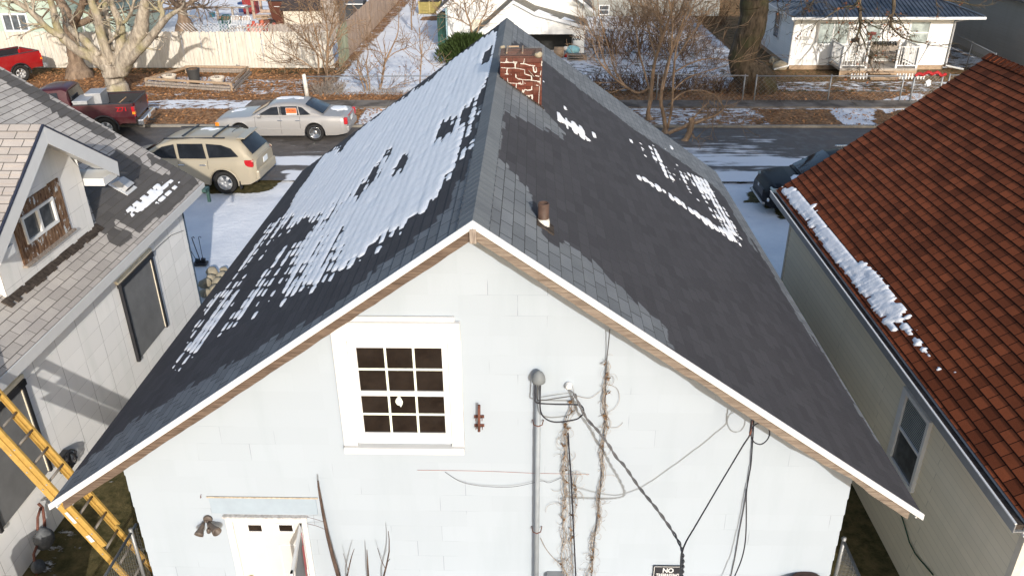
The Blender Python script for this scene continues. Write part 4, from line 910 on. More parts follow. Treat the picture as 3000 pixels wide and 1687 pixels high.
mb = MB(); mb.bar((LE+.06, 16.02, LZ-.12), (LE+.06, 15.8, LZ-.12), .09, .06); mb.box((LE+.06, 16.0, LZ-.28), (.06, .05, .3)); mb.build('gutter_end', plain('dark_green_gutter', (.035, .075, .07), .5), lr)
# windows in the side wall
def side_window(y0, y1, z0, z1, tall=True):
    w = bpy.data.objects.new('window', None); COL.objects.link(w); w.parent = lh; w.location = Vector((LXW, (y0+y1)/2, z0))-lh.location; x = LXW
    mb = MB(); mb.box((x+.025, (y0+y1)/2, (z0+z1)/2), (.03, y1-y0, z1-z0)); mb.build('screen', M['screen'], w)
    mb = MB()
    for y in (y0, y1): mb.box((x+.04, y, (z0+z1)/2), (.06, .055, z1-z0+.04))
    mb.box((x+.05, (y0+y1)/2, z1+.04), (.08, y1-y0+.1, .09)); mb.build('black_trim', M['black'], w)
    mb = MB()
    for s, y in ((1, y0), (-1, y1)): mb.box((x+.042, y+s*.040, (z0+z1)/2), (.02, .018, z1-z0-.02))
    mb.box((x+.03, (y0+y1)/2, z1+.115), (.05, y1-y0+.16, .06)); mb.build('white_edge', M['cream'], w)
side_window(12.5, 13.76, .92, 2.42); side_window(8.15, 9.42, .95, 2.45)
wire2 = MB(); pts = [atx(*C1(1300, 785), LXW+.02), atx(*C1(1210, 820), LXW+.04), atx(*C1(1130, 890), LXW+.04), atx(*C1(1050, 975), LXW+.03)]
wire2.tube(pts, .006, 5); wire2.build('wall_cable', M['grey_cable'], None, label='thin grey cable from the left house corner to its far window', category='cable')
# dormer
DX = -7.44; dy0, dy1, dym = 10.09, 12.66, 11.40; DAP, DZE = 5.64, 4.50; dfx = -7.08; dye0, dye1 = 9.60, 13.20
dms = (DAP-DZE)/(dye1-dym)
dm = bpy.data.objects.new('dormer', None); COL.objects.link(dm); dm.parent = lh; dm.location = Vector((DX, dym, 3.47))-lh.location
mb = MB()
dre = lambda y: DAP-dms*abs(y-dym)-.10
lap_wall(mb, (DX, dy0, 0), (DX, dy1, 0), (1, 0, 0), 3.46, DAP-.12, lambda z: (max(0, dym-(DAP-.1-z)/dms-dy0), min(dy1-dy0, dym+(DAP-.1-z)/dms-dy0)), .36, lap=.004)
for y, s in ((dy0, -1), (dy1, 1)):
    mb.face([(DX, y, 3.46), (DX, y, dre(y)), (-9.3, y, dre(y)), (-9.3, y, lroof(-9.3))], [(0, 3.46), (0, 4.5), (1.86, 4.5), (1.86, 4.6)])
mb.build('dormer_wall', siding('dormer_panels', (.66, .655, .64), .40, .36, off=0, joint=.6, stain=.16), dm)
for s, ye in ((-1, dye0), (1, dye1)):
    mb = MB(); sl = math.hypot(dym-ye, DAP-DZE); zb_back = DAP; xb0 = LE-(DAP-LZ)/LS; xb1 = LE-(DZE-LZ)/LS
    L0, L1 = dfx-xb0, dfx-xb1
    roof_plane(mb, (dfx, dym, DAP), (-1, 0, 0), (0, ye-dym, DZE-DAP), sl, 0, lambda q, a=L0, b=L1, c=sl: a+(b-a)*q/c-.01, dt=.4, h=.155); mb.build('dormer_roof', M['roof_dormer'] if s < 0 else M['roof_dormer'], dm)
    # fascia of the front gable, deep white boards
    mb = MB(); mb.prism([(dfx+.022, dym, DAP-.025), (dfx+.022, ye, DZE-.025), (dfx+.022, ye-s*.04, DZE-.27), (dfx+.022, dym, DAP-.29)], (1, 0, 0), .022); mb.build('bargeboard', M['white'], dm, bevel=.003)
    mb = MB(); mb.prism([(dfx+.03, dym, DAP+.0), (dfx+.03, ye, DZE+.0), (dfx+.03, ye, DZE-.03), (dfx+.03, dym, DAP-.03)], (1, 0, 0), .03); mb.build('drip_edge', plain('navy_drip_edge', (.025, .03, .05), .5), dm)
    mb = MB(); mb.prism([(dfx, dym, DAP-.14), (dfx, ye-s*.03, DZE-.13), (DX-.02, ye-s*.03, DZE-.13), (DX-.02, dym, DAP-.14)], (0, 0, 1), .012); mb.build('soffit', M['white'], dm)
    yq = ye-s*.27
    mb = MB(); mb.box(((dfx+(-8.95))/2, yq+s*.02, DZE-.225), (dfx+8.95-.06, .47, .13)); mb.build('eave_box', M['white'], dm, bevel=.004)
mb = MB(); x = DX
for (a, b, c, d) in ((10.62, 10.80, 3.75, 4.58), (11.68, 11.97, 3.75, 4.62), (10.80, 11.68, 4.42, 4.60), (10.80, 11.68, 3.75, 4.0)): mb.box((x+.015, (a+b)/2, (c+d)/2), (.03, b-a, d-c))
dw = mb.build('peeling_surround', M['peel'], dm)
mb = MB(); mb.box((x+.04, 11.3, 3.735), (.09, 1.42, .03)); mb.build('sill', M['grey_wood'], dw)
mb = MB(); t = .045
for (a, b, c, d) in ((10.80, 11.68, 4.38, 4.42), (10.80, 11.68, 4.0, 4.045), (10.80, 10.845, 4.045, 4.38), (11.635, 11.68, 4.045, 4.38), (11.20, 11.26, 4.045, 4.38)): mb.box((x+.03, (a+b)/2, (c+d)/2), (.05, b-a, d-c))
fr = mb.build('window_frame', M['white_frame'], dm, bevel=.003)
for (a, b) in ((10.845, 11.20), (11.26, 11.635)):
    mb = MB(); mb.box((x+.015, (a+b)/2, 4.21), (.006, b-a, .34)); mb.build('pane', M['glass_mid'], fr)
mb = MB(); 
for i in range(34):
    y = dy0-.1+(dy1-dy0+.15)*i/33; w = random.uniform(.10, .17); xx = DX+.04+random.uniform(-.01, .03); mb.box((xx, y, lroof(xx)+.022), (w, .10, .022), M=Matrix.Rotation(math.atan(LS), 3, 'Y'))
mb.build('tar_flashing', M['tar'], dm)
# roof vent
rv = thing('roof_vent', 'white hooded roof vent on the taupe roof beside the dormer', 'vent'); vc = Vector((-7.66, 14.27, lroof(-7.66))); rv.location = vc; RM = Matrix.Rotation(math.atan(LS), 3, 'Y')
mb = MB(); mb.box(vc+Vector((.02, 0, .012)), (.38, .42, .012), M=RM); mb.build('flange', M['white'], rv)
mb = MB(); P = lambda a, b, c: vc+RM@Vector((a, b, c)); mb.raw([P(-.18, -.15, .015), P(.12, -.16, .015), P(.12, .16, .015), P(-.18, .15, .015), P(-.08, -.12, .15), P(.14, -.14, .13), P(.14, .14, .13), P(-.08, .12, .15)], [(0, 1, 5, 4), (1, 2, 6, 5), (2, 3, 7, 6), (3, 0, 4, 7), (4, 5, 6, 7)]); mb.build('hood', plain('vent_hood', (.36, .37, .38), .4, .4), rv, bevel=.012)
mb = MB()
for i in range(14): mb.box(P(.132, -.13+i*.02, .07), (.008, .010, .08), M=RM)
mb.build('louvre', M['black'], rv)
LR_ = lambda pts: [C1(*p) for p in pts]
snow_sheet('roof_snow', LA, (0, 1, 0), Ld, 0, LL, LSL-2.5, LSL-.1, regions([(LR_([(860, 700), (950, 590), (1070, 490), (1190, 410), (1290, 375), (1270, 420), (1240, 450), (1160, 520), (1070, 590), (1000, 660), (940, 740), (870, 745)]), .95), (LR_([(1060, 590), (1130, 560), (1200, 500), (1250, 490), (1220, 520), (1180, 550), (1100, 630)]), .55), (LR_([(900, 700), (980, 650), (1030, 670), (950, 770), (900, 740)]), .5), ((*C1(1247, 358), 6, 5, 0), .9), ((*C1(890, 665), 14, 6, -30), .95)]), 'strip of snow on the taupe roof of the left house')
# things against the left house
M['meter'] = plain('dull_meter_grey', (.10, .105, .11), .8, .2, var=.4, scale=12)
mt_ = thing('gas_meter', 'grey gas meter with twisted pipes at the foot of the left house', 'meter', (-7.0, 8.75, 0)); c = Vector((-6.98, 8.62, .36))
mb = MB(); rock(mb, c, (.14, .16, .17), 11); mb.lathe([(.11, -.05), (.13, 0), (.11, .05)], c+Vector((.02, -.02, .05)), 18, M=Matrix.Rotation(R(75), 3, 'Y')); mb.build('meter_body', M['meter'], mt_, smooth=True)
mb = MB(); mb.lathe([(.09, -.04), (.10, 0), (.09, .04)], c+Vector((.03, -.32, -.22)), 18, M=Matrix.Rotation(R(60), 3, 'Y')); mb.build('regulator', M['meter'], mt_, smooth=True)
mb = MB(); mb.tube([c+Vector((-.05, .12, .0)), c+Vector((-.08, .22, .12)), c+Vector((-.10, .30, .30)), c+Vector((-.16, .32, .36))], .022, 8); mb.tube([c+Vector((-.02, -.15, 0)), c+Vector((-.02, -.26, -.05)), c+Vector((0, -.32, -.16)), c+Vector((-.02, -.34, -.36))], .02, 8); mb.tube([c+Vector((-.05, .0, .15)), c+Vector((-.08, .12, .28)), c+Vector((-.10, .26, .33))], .018, 8); mb.build('pipe', M['rust'], mt_, smooth=True)
hr_ = thing('hose_reel', 'black hose reel hung low on the left house wall by the ladder', 'reel'); c = atx(207, 1345, LXW+.12); hr_.location = c
mb = MB(); Mx = Matrix.Rotation(R(90), 3, 'Y')
for q in (.15, .12, .09):
    mb.tube([c+Vector((random.uniform(-.03, .03), q*math.cos(a), q*math.sin(a))) for a in np.linspace(0, 6.6, 26)], .013, 6)
mb.build('hose', M['black'], hr_, smooth=True); mb = MB(); mb.box(c+Vector((-.05, -.08, .02)), (.10, .22, .30)); mb.build('bracket', M['black'], hr_, bevel=.01)
ft = thing('tool_stand', 'thin black fireplace tool stand on the snow at the left house corner', 'tool stand', (-8.35, 18.35, 0)); b = Vector((-8.33, 18.4, 0))
for i, (dx, s) in enumerate(((-.12, 1), (0, 0), (.1, 2))):
    mb = MB(); P0 = b+Vector((dx*.6, .02*i, .08)); P1 = b+Vector((dx*1.6-.10, .02*i, .72)); mb.tube([P0, P1, P1+Vector((.0, 0, .04)), P1+Vector((.04, 0, .06)), P1+Vector((.06, 0, .02))], .012 if i == 1 else .008, 5)
    if i != 1: mb.box(P0+Vector((0, 0, .02)), (.10, .06, .16), M=Matrix.Rotation(.2, 3, 'Y'))
    mb.build('tool', M['black'], ft)
mb = MB(); mb.box(b+Vector((.0, 0, .06)), (.34, .22, .05)); mb.build('stand_base', M['black'], ft, bevel=.01)
k = 0
for (u, v, r) in ((622, 795, .14), (650, 808, .13), (640, 828, .16), (617, 815, .12), (600, 830, .15), (655, 790, .09), (628, 850, .17), (603, 858, .13)):
    p = atz(u, v, .12); mb = MB(); rock(mb, p, (r*1.05, r, r*.8), 20+k); k += 1
    desc = ['largest lit round stone', 'pale stone', 'ochre stone', 'grey stone', 'shaded stone', 'smallest stone', 'lowest round stone', 'lowest dark stone'][k-1]
    mb.build('field_stone', M['stone'], None, smooth=True, label=desc+' of the pile beside the left house corner', category='stone', group='stones piled by the left house')

# ------------------------------------------------------------------ right house
pl_tt = plain('tan_trim', (.56, .52, .44), .5)
rh = thing('house', 'tan vinyl sided house with red shingle roof, right edge', 'house', (8.5, 11, 0))
RXW, RY0, RY1, REX, REZ, RS_ = 5.25, 6.55, 15.3, 4.95, 3.095, .744; RRX = 8.53
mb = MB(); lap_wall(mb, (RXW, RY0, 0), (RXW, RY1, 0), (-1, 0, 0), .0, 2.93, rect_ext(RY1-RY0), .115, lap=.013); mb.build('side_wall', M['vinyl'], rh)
Wd3 = RRX-RXW; rroof = lambda x: REZ+RS_*(min(x, 2*RRX-x)-REX)
mb = MB(); eg = lambda z: (max(0, (z-REZ+.12)/RS_-.3), min(2*Wd3, 2*Wd3-((z-REZ+.12)/RS_-.3))) if z > 2.95 else (0, 2*Wd3)
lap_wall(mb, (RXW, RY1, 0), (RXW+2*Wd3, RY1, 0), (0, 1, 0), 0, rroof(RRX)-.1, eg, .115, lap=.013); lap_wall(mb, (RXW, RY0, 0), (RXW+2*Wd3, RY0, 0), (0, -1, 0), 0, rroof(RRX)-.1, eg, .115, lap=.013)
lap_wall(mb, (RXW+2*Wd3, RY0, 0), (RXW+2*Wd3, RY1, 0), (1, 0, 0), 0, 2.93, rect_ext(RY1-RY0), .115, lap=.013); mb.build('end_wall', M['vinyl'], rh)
for y in (RY0, RY1): mb = MB(); mb.box((RXW-.008, y+(.025 if y < 10 else -.025), 1.47), (.022, .09, 2.92)); mb.box((RXW+.025, y+(-.008 if y < 10 else .008), 1.47), (.09, .022, 2.92)); mb.build('corner_trim', pl_tt, rh)
mb = MB(); 
for i, (x, z) in enumerate(((RXW-.03, 2.86), (RXW-.055, 2.90), (RXW-.09, 2.94))): mb.box((x+.01, (RY0+RY1)/2, z), (.07+.02*i, RY1-RY0+.1, .035))
mb.build('frieze', plain('tan_frieze', (.40, .365, .30), .55), rh)
RAk = Vector((RRX, 6.25, rroof(RRX))); RLn = 15.6-6.25; RSL = (RRX-REX)*math.hypot(1, RS_)
rr = []
for s in (-1, 1):
    mb = MB(); roof_plane(mb, RAk, (0, 1, 0), Vector((s, 0, -RS_)), RSL, 0, RLn, step=.016, h=.1425); o = mb.build('roof', M['roof_red'], rh); rr.append(o)
mb = MB(); y = 6.25
while y < 15.55:
    for s in (1, -1):
        d = Vector((s, 0, -RS_)).normalized(); nn = Vector((s*RS_, 0, 1)).normalized(); A0 = Vector((RRX, y, rroof(RRX)+.045)); B0 = Vector((RRX, y+.145, rroof(RRX)+.028))
        q = [A0, B0, B0+d*.16-Vector((0, 0, 0.0)), A0+d*.16]; uv = [(0.1, y), (.1, y+.14), (.25, y+.14), (.25, y)]
        if s > 0: q.reverse(); uv.reverse()
        mb.face(q, uv); mb.face([q[0], q[3], q[3]-nn*.04, q[0]-nn*.04] if s < 0 else [q[0], q[3], q[3]-nn*.04, q[0]-nn*.04])
        mb.face([A0+d*.16, B0+d*.16, B0+d*.16-nn*.04, A0+d*.16-nn*.04])
    y += .145
mb.build('ridge_cap', M['roof_red'], rr[0])
mb = MB(); gx = REX-.10
mb.box((gx-.012, 10.9, REZ-.065), (.012, RLn+.02, .12)); mb.box((gx+.05, 10.9, REZ-.12), (.12, RLn, .01)); gt = mb.build('gutter', M['galv'], rr[0], bevel=.002)
mb = MB(); mb.box((gx-.016, 10.9, REZ-.004), (.022, RLn+.02, .014)); mb.build('gutter_lip', M['white'], gt)
mb = MB(); mb.box((gx+.05, 10.9, REZ-.075), (.10, RLn-.05, .06)); mb.build('gutter_fill', M['tar'], gt)  # dark strip filling the inside of the gutter
mb = MB(); mb.box((REX+.02, 10.9, REZ-.11), (.02, RLn, .15)); mb.box(((REX+RXW)/2, 10.9, REZ-.16), (RXW-REX, RLn-.1, .012)); mb.build('soffit', M['white'], rr[0])
for yy, s in ((6.25, -1), (15.6, 1)):
    for sx in (-1, 1):
        xe = REX if sx < 0 else 2*RRX-REX; mb = MB(); mb.prism([(RRX, yy+.02*s, rroof(RRX)-.01), (xe, yy+.02*s, REZ-.01), (xe, yy+.02*s, REZ-.15), (RRX, yy+.02*s, rroof(RRX)-.15)], (0, s, 0), .022); mb.build('rake_board', M['white'], rr[0])
rw = bpy.data.objects.new('window', None); COL.objects.link(rw); rw.parent = rh; rw.location = Vector((RXW, 9.1, 1.3))-rh.location
y0, y1, z0, z1 = 8.70, 9.54, 1.30, 2.48; mb = MB(); x = RXW-.02
for (a, b, c, d, t) in ((y0, y1, z1-.06, z1, .06), (y0, y1, z0, z0+.06, .06), (y0, y0+.06, z0+.06, z1-.06, .06), (y1-.13, y1, z0+.06, z1-.06, .06), (y0+.06, y1-.13, 1.87, 1.91, .05)): mb.box((x-.01, (a+b)/2, (c+d)/2), (t, b-a, d-c))
mb.build('frame', M['white_frame'], rw, bevel=.003)
for (c, d) in ((z0+.06, 1.87), (1.91, z1-.06)):
    mb = MB(); mb.box((x-.005, (y0+y1-.07)/2, (c+d)/2), (.01, y1-y0-.19, d-c)); mb.build('pane', M['glass_mid'], rw)
mb = MB()
for i in range(14): mb.box((x-.012, (y0+y1-.07)/2-.0, 1.94+i*.033), (.003, y1-y0-.2, .013))
mb.build('blind', plain('pale_blind', (.30, .33, .32), .6), rw)
CR = lambda x, y: (2400+x*.4396, 1050+y*.4396)
mb = MB(); mb.tube([atx(*CR(*p), RXW-.03) for p in [(520, 990), (550, 1050), (575, 1130), (600, 1220), (640, 1300), (700, 1370), (760, 1440)]], .010, 6); mb.build('garden_hose', plain('green_hose', (.015, .06, .035), .5), None, smooth=True, label='dark green hose hanging against the tan siding', category='hose')
C3 = lambda x, y: (2150+x*.4486, 450+y*.4486)
def rsn(): return [([C3(*p) for p in [(300, 240), (350, 205), (440, 250), (520, 340), (600, 440), (700, 560), (760, 640), (860, 720), (980, 820), (1050, 930), (1155, 1060), (1130, 1110), (1080, 1140), (990, 1150), (920, 1060), (840, 1000), (780, 900), (640, 740), (540, 600), (480, 520), (400, 420), (320, 310)]], .95), ([C3(*p) for p in [(1150, 1095), (1250, 1200), (1200, 1260), (1100, 1240), (1040, 1200), (1080, 1150)]], .85), ([C3(*p) for p in [(1180, 1240), (1280, 1230), (1350, 1310), (1310, 1380), (1250, 1350), (1160, 1300)]], .62), ((*C3(1330, 1400), 16, 8, 50), .8), ((*C3(1440, 1437), 8, 6, 0), .8), ((*C3(1380, 1360), 10, 6, 0), .5), ((*C3(325, 292), 12, 5, -20), 0), ((*C3(425, 420), 8, 5, 0), 0), ((*C3(540, 585), 9, 8, 0), .1)]
snow_sheet('roof_snow', RAk, (0, 1, 0), Vector((-1, 0, -RS_)), 0, RLn, RSL-1.3, RSL-.02, regions(rsn()), 'long bank of snow along the eave of the red roof', thick=.024, nscale=9, amp=.95, base=.016, dt=.022, ds=.0285)
# ------------------------------------------------------------------ street scene: buildings beyond
def simple_window(parent, x0, x1, z0, z1, y, n=(0, -1, 0), glassm=None, bars=1, t=.06, hbar=False, rail=None):
    """a framed window on a wall; along x when n points to -y, along y otherwise"""
    hor = abs(n[1]) > .5; P = (lambda a, z, o: (a, y+n[1]*o, z)) if hor else (lambda a, z, o: (y+n[0]*o, a, z)); D = (lambda l, h, d: (l, d, h)) if hor else (lambda l, h, d: (d, l, h))
    mb = MB()
    for (a, b, c, d) in ((x0-t, x1+t, z1, z1+t), (x0-t, x1+t, z0-t, z0), (x0-t, x0, z0, z1), (x1, x1+t, z0, z1)): mb.box(P((a+b)/2, (c+d)/2, .015), D(b-a, d-c, .05))
    for i in range(1, bars+1): a = x0+(x1-x0)*i/(bars+1); mb.box(P(a, (z0+z1)/2, .012), D(t*.6, z1-z0, .03))
    if hbar: mb.box(P((x0+x1)/2, (z0+z1)/2, .012), D(x1-x0, t*.6, .028))
    f = mb.build('window', M['white_frame'], parent)
    mb = MB(); mb.box(P((x0+x1)/2, (z0+z1)/2, .004), D(x1-x0, z1-z0, .012)); mb.build('pane', glassm or M['glass_mid'], f)
    return f
# white house at the top centre
wh = thing('house', 'white clapboard house with grey shingled gable porch beyond the street', 'house', (-1.3, 48, 0)); wy = 46.5
xl, xr = aty(1313, 100, wy).x, aty(1712, 40, wy).x; ze = aty(1318, 12, wy).z; pk = (xl+xr)/2; zr_w = ze+.8*(xr-xl)/2
mb = MB(); slw = .8; extw = lambda z: ((0, xr-xl) if z < ze else ((z-ze)/slw, xr-xl-(z-ze)/slw))
lap_wall(mb, (xl, wy, 0), (xr, wy, 0), (0, -1, 0), -.05, zr_w-.1, extw, .13, lap=.01); mb.build('front_wall', M['white_clap'], wh)
mb = MB(); lap_wall(mb, (xl, wy, 0), (xl, wy+9, 0), (-1, 0, 0), -.05, ze, rect_ext(9), .13); lap_wall(mb, (xr, wy, 0), (xr, wy+9, 0), (1, 0, 0), -.05, ze, rect_ext(9), .13); lap_wall(mb, (xl, wy+9, 0), (xr, wy+9, 0), (0, 1, 0), -.05, zr_w-.1, extw, .13)
mb.build('side_wall', M['white_clap'], wh)
for s in (-1, 1):
    mb = MB(); w2 = (xr-xl)/2+.55; roof_plane(mb, (pk, wy-.4, zr_w+.12), (0, 1, 0), (s, 0, -slw), w2*math.hypot(1, slw), 0, 9.8, dt=None, h=.2); rfw = mb.build('roof', M['roof_far'], wh)
    mb = MB(); mb.prism([(pk, wy-.42, zr_w+.1), (pk+s*w2, wy-.42, zr_w+.1-slw*w2), (pk+s*w2, wy-.42, zr_w-.08-slw*w2), (pk, wy-.42, zr_w-.08)], (0, -1, 0), .03); mb.build('rake_board', M['white'], rfw)
    mb = MB(); mb.prism([(pk+s*(w2-.02), wy-.4, zr_w+.02-slw*w2), (pk+s*(w2-.02), wy+9, zr_w+.02-slw*w2), (pk+s*(w2-.6), wy+9, zr_w+.02-slw*(w2-.6)), (pk+s*(w2-.6), wy-.4, zr_w+.02-slw*(w2-.6))], (0, 0, 1), .02); mb.build('soffit', M['white'], rfw)
# porch
py_ = 44.2; G = lambda u, v, y=py_: aty(u, v, y)
CP = lambda x, y: (1280+x*.1941, y*.1941)
ap = G(*CP(1150, 10)); lft = G(*CP(700, 420)); rk = G(*CP(1480, 190)); rend = G(*CP(2270, 410)); bl = G(*CP(1480, 522)); br_ = G(*CP(2230, 522))
mb = MB(); zlow = bl.z; xlf = ap.x-(ap.z-zlow)*(ap.x-lft.x)/(ap.z-lft.z)
mb.prism([(xlf, py_, zlow), (ap.x, py_, ap.z), (rk.x, py_, rk.z), (rend.x, py_, rend.z), (br_.x, py_, zlow)], (0, -1, 0), .12); pg = mb.build('porch_gable', M['white_clap'], wh)
back = wy-.02
def slab(mb, a, b, off=.03, t=.07, x=.15):
    up_ = Vector((0, 0, 1)); mb.prism([Vector((a[0], py_-x, a[1]+off)), Vector((b[0], py_-x, b[1]+off)), Vector((b[0], back, b[1]+off)), Vector((a[0], back, a[1]+off))], (0, 0, 1), t)
M['roof_porch'] = plain('curled_old_shingles', (.20, .185, .155), .95, .1, var=.35, scale=9, bump=.6)
mb = MB(); slab(mb, (xlf-.2, zlow-.15), (ap.x, ap.z)); slab(mb, (ap.x, ap.z), (rk.x, rk.z)); slab(mb, (rk.x, rk.z), (rend.x+.1, rend.z)); pr = mb.build('porch_roof', M['roof_porch'], wh)
mb = MB()
for (a, b) in (((xlf-.2, zlow-.15), (ap.x, ap.z)), ((ap.x, ap.z), (rk.x, rk.z)), ((rk.x, rk.z), (rend.x+.1, rend.z))): mb.prism([Vector((a[0], py_-.16, a[1]+.02)), Vector((b[0], py_-.16, b[1]+.02)), Vector((b[0], py_-.16, b[1]-.14)), Vector((a[0], py_-.16, a[1]-.14))], (0, -1, 0), .03)
mb.build('rake_board', M['white'], pr)
mb = MB()
for i, (a, b) in enumerate(((.0, .45), (.5, .95))):
    x0, x1 = rk.x+(rend.x-rk.x)*a, rk.x+(rend.x-rk.x)*b; z0, z1 = rk.z+(rend.z-rk.z)*a+.05, rk.z+(rend.z-rk.z)*b+.05
    mb.prism([(x0, py_-.1, z0), (x1, py_-.1, z1), (x1-.1, py_+.5, z1), (x0+.2, py_+.6, z0)], (0, 0, 1), .03)
sn_ = mb.build('porch_snow', M['snow'], pr, kind='stuff')
mb = MB(); xa_ = G(*CP(2060, 522)).x; mb.box(((xa_+br_.x)/2, py_+.1, zlow/2), (br_.x-xa_, .16, zlow)); mb.build('porch_pier', M['white_clap'], wh)
mb = MB(); mb.box(((xlf+xa_)/2, py_+1.6, zlow/2), (xa_-xlf, .08, zlow+.1)); mb.build('porch_back', plain('dark_porch_fill', (.035, .035, .033), .9), wh)  # near-black sheet filling the porch opening
text('200', .34, ((xa_+br_.x)/2-.12, py_+.005, zlow-.20), M['black'], wh, .9, bold=.02)
bd = MB(); A, B = aty(*CP(525, 300), wy), aty(*CP(700, 470), wy); bd.box(((A.x+B.x)/2, wy-.03, (A.z+B.z)/2), (B.x-A.x, .04, A.z-B.z)); bd.build('boarded_window', M['cream'], wh)
mb = MB(); mb.tube([(xl-.06, wy-.06, ze), (xl-.06, wy-.06, 0)], .05, 8); mb.build('downpipe', plain('teal_downpipe', (.30, .45, .47), .5), wh)
mb = MB(); P = aty(*CP(105, 360), wy+.4); mb.box((xl-.35, wy+.5, .9), (.5, .7, 1.8)); mb.build('cabinet', plain('dark_green_cabinet', (.015, .06, .045), .6), None, label='dark green cabinet against the white house left wall', category='cabinet')
# porch clutter
def clutter(name, lab, cat, u, v, y, parts):
    p = aty(u, v, y); t = thing(name, lab, cat, (p.x, y, max(0, p.z)))
    for nm, mt2, fn in parts:
        mb = MB(); fn(mb, p); mb.build(nm, mt2, t, smooth='auto')
    return t
pl = lambda n, c: M.setdefault(n, plain(n, c, .6))
for (nm, lab, cat, x, y, c, r) in (('beach_umbrella', 'pale turquoise ball shaped cover on the white house porch', 'cover', 2045, 760, (.30, .58, .62), .36), ('toy_ride', 'red plastic ride toy by the white porch', 'toy', 1975, 850, (.50, .03, .03), .20), ('bag', 'white bag lying on the porch clutter', 'bag', 1940, 740, (.70, .66, .60), .16), ('bag', 'small white bag at the right end of the porch clutter', 'bag', 2220, 1085, (.66, .66, .68), .16), ('bag', 'purple bag beside the porch clutter', 'bag', 2320, 1040, (.16, .12, .30), .2)):
    def fn(mb, p, r=r, x=x): rock(mb, p, (r, r*.8, r*.8), x)
    clutter(nm, lab, cat, *CP(x, y), 43.9, (('body', pl('c_%d' % x, c), fn),))
def fn(mb, p):
    for i in range(4): mb.box(p+Vector((0, 0, .1+i*.12)), (1.0, .5, .03))
    for sx in (-.48, .48):
        for sy in (-.22, .22): mb.box(p+Vector((sx, sy, .2)), (.05, .05, .65))
clutter('shelf', 'weathered wooden shelf standing before the white porch', 'shelf', *CP(2110, 960), 43.2, (('frame', M['grey_wood'], fn),))
def fn(mb, p): mb.box(p+Vector((0, 0, .0)), (.5, .4, .5)); mb.box(p+Vector((0, -.21, .0)), (.4, .02, .4))
clutter('crate', 'tan wooden crate by the white porch steps', 'crate', *CP(1840, 790), 43.8, (('box', M['tan_wood'], fn),))
# white house with the metal roof on the right
hb = thing('house', 'white vinyl house with dark metal hip roof and front porch, upper right', 'house', (16, 44, 0)); hy = 40.8
hx0, hx1 = 12.65, 20.15; hz = aty(2560, 52, 40.15).z
mb = MB(); lap_wall(mb, (hx0, hy, 0), (hx1, hy, 0), (0, -1, 0), .22, hz, rect_ext(hx1-hx0), .12); mb.build('front_wall', M['white_vinyl'], hb)
mb = MB(); lap_wall(mb, (hx0, hy, 0), (hx0-.0, hy+9, 0), (-1, 0, 0), .22, hz, rect_ext(9), .12); lap_wall(mb, (hx1, hy, 0), (hx1, hy+9, 0), (1, 0, 0), .22, hz, rect_ext(9), .12); lap_wall(mb, (hx0, hy+9, 0), (hx1, hy+9, 0), (0, 1, 0), .22, hz, rect_ext(hx1-hx0), .12); mb.build('side_wall', M['white_vinyl'], hb)
mb = MB(); mb.box(((hx0+hx1)/2, hy+4.5, .11), (hx1-hx0-.04, 8.96, .22)); mb.build('foundation', M['tan_wood'], hb)
ea, eb_ = aty(2322, 47, 40.1), aty(2885, 50, 40.1); ex0, ex1 = ea.x, eb_.x; ey0, ey1 = 40.1, 50.5; zE = hz+.02; hr = 1.5; cyr = (ey0+ey1)/2; ixl, ixr = ex0+4.0, ex1-4.0
zR = zE+hr; met = NM('metal_roof', .45, .4, .5); o_ = met.coord(); met.bump(met.noise(o_, 2, 3), .1, .02); M['metal'] = met.col(met.mix(met.ramp(met.noise(o_, 1.4, 4), .4, .6), (.05, .062, .08), (.085, .10, .125)))
mb = MB(); C_ = [(ex0, ey0, zE), (ex1, ey0, zE), (ex1, ey1, zE), (ex0, ey1, zE), (ixl, cyr, zR), (ixr, cyr, zR)]
mb.raw(C_, [(0, 1, 5, 4), (1, 2, 5), (2, 3, 4, 5), (3, 0, 4), (3, 2, 1, 0)])
n_ = 46
for i in range(n_+1):
    x = ex0+(ex1-ex0)*i/n_; f = min(1, (x-ex0)/4.0, (ex1-x)/4.0); f = max(f, 0)
    if f > .02: mb.bar((x, ey0, zE+.012), (x, ey0+(cyr-ey0)*f, zE+hr*f+.012), .025, .03)
for i in range(30):
    y = ey0+(ey1-ey0)*i/29; f = min(1, (y-ey0)/(cyr-ey0), (ey1-y)/(ey1-cyr)); f = max(f, 0)
    if f > .02: mb.bar((ex0, y, zE+.012), (ex0+4.0*f, y, zE+hr*f+.012), .025, .03)
mrf = mb.build('roof', M['metal'], hb)
mb = MB(); 
for p in ((0, 4), (1, 5), (4, 5)): mb.bar(Vector(C_[p[0]])+Vector((0, 0, .03)), Vector(C_[p[1]])+Vector((0, 0, .03)), .16, .04)
mb.build('hip_cap', M['metal'], mrf)
mb = MB(); mb.box(((ex0+ex1)/2, ey0-.05, zE-.05), (ex1-ex0+.1, .12, .12)); gts = mb.build('gutter', M['white'], mrf, bevel=.01)
mb = MB(); mb.box(((ex0+ex1)/2, (ey0+hy)/2, zE-.10), (ex1-ex0-.05, hy-ey0, .015)); mb.box((ex0+.02, cyr, zE-.05), (.04, ey1-ey0, .12)); mb.build('soffit', M['white'], mrf)
for x, s in ((hx0-.06, -1), (hx1+.06, 1)):
    mb = MB(); mb.tube([(x+s*.3, ey0, zE-.08), (x, hy-.05, zE-.3), (x, hy-.07, .35), (x, hy-.1, .22), (x+s*.75, hy-.4, .10)], .045, 8); mb.build('downpipe', M['white'], hb, smooth='auto')
H = lambda u, v: aty(u, v, hy)
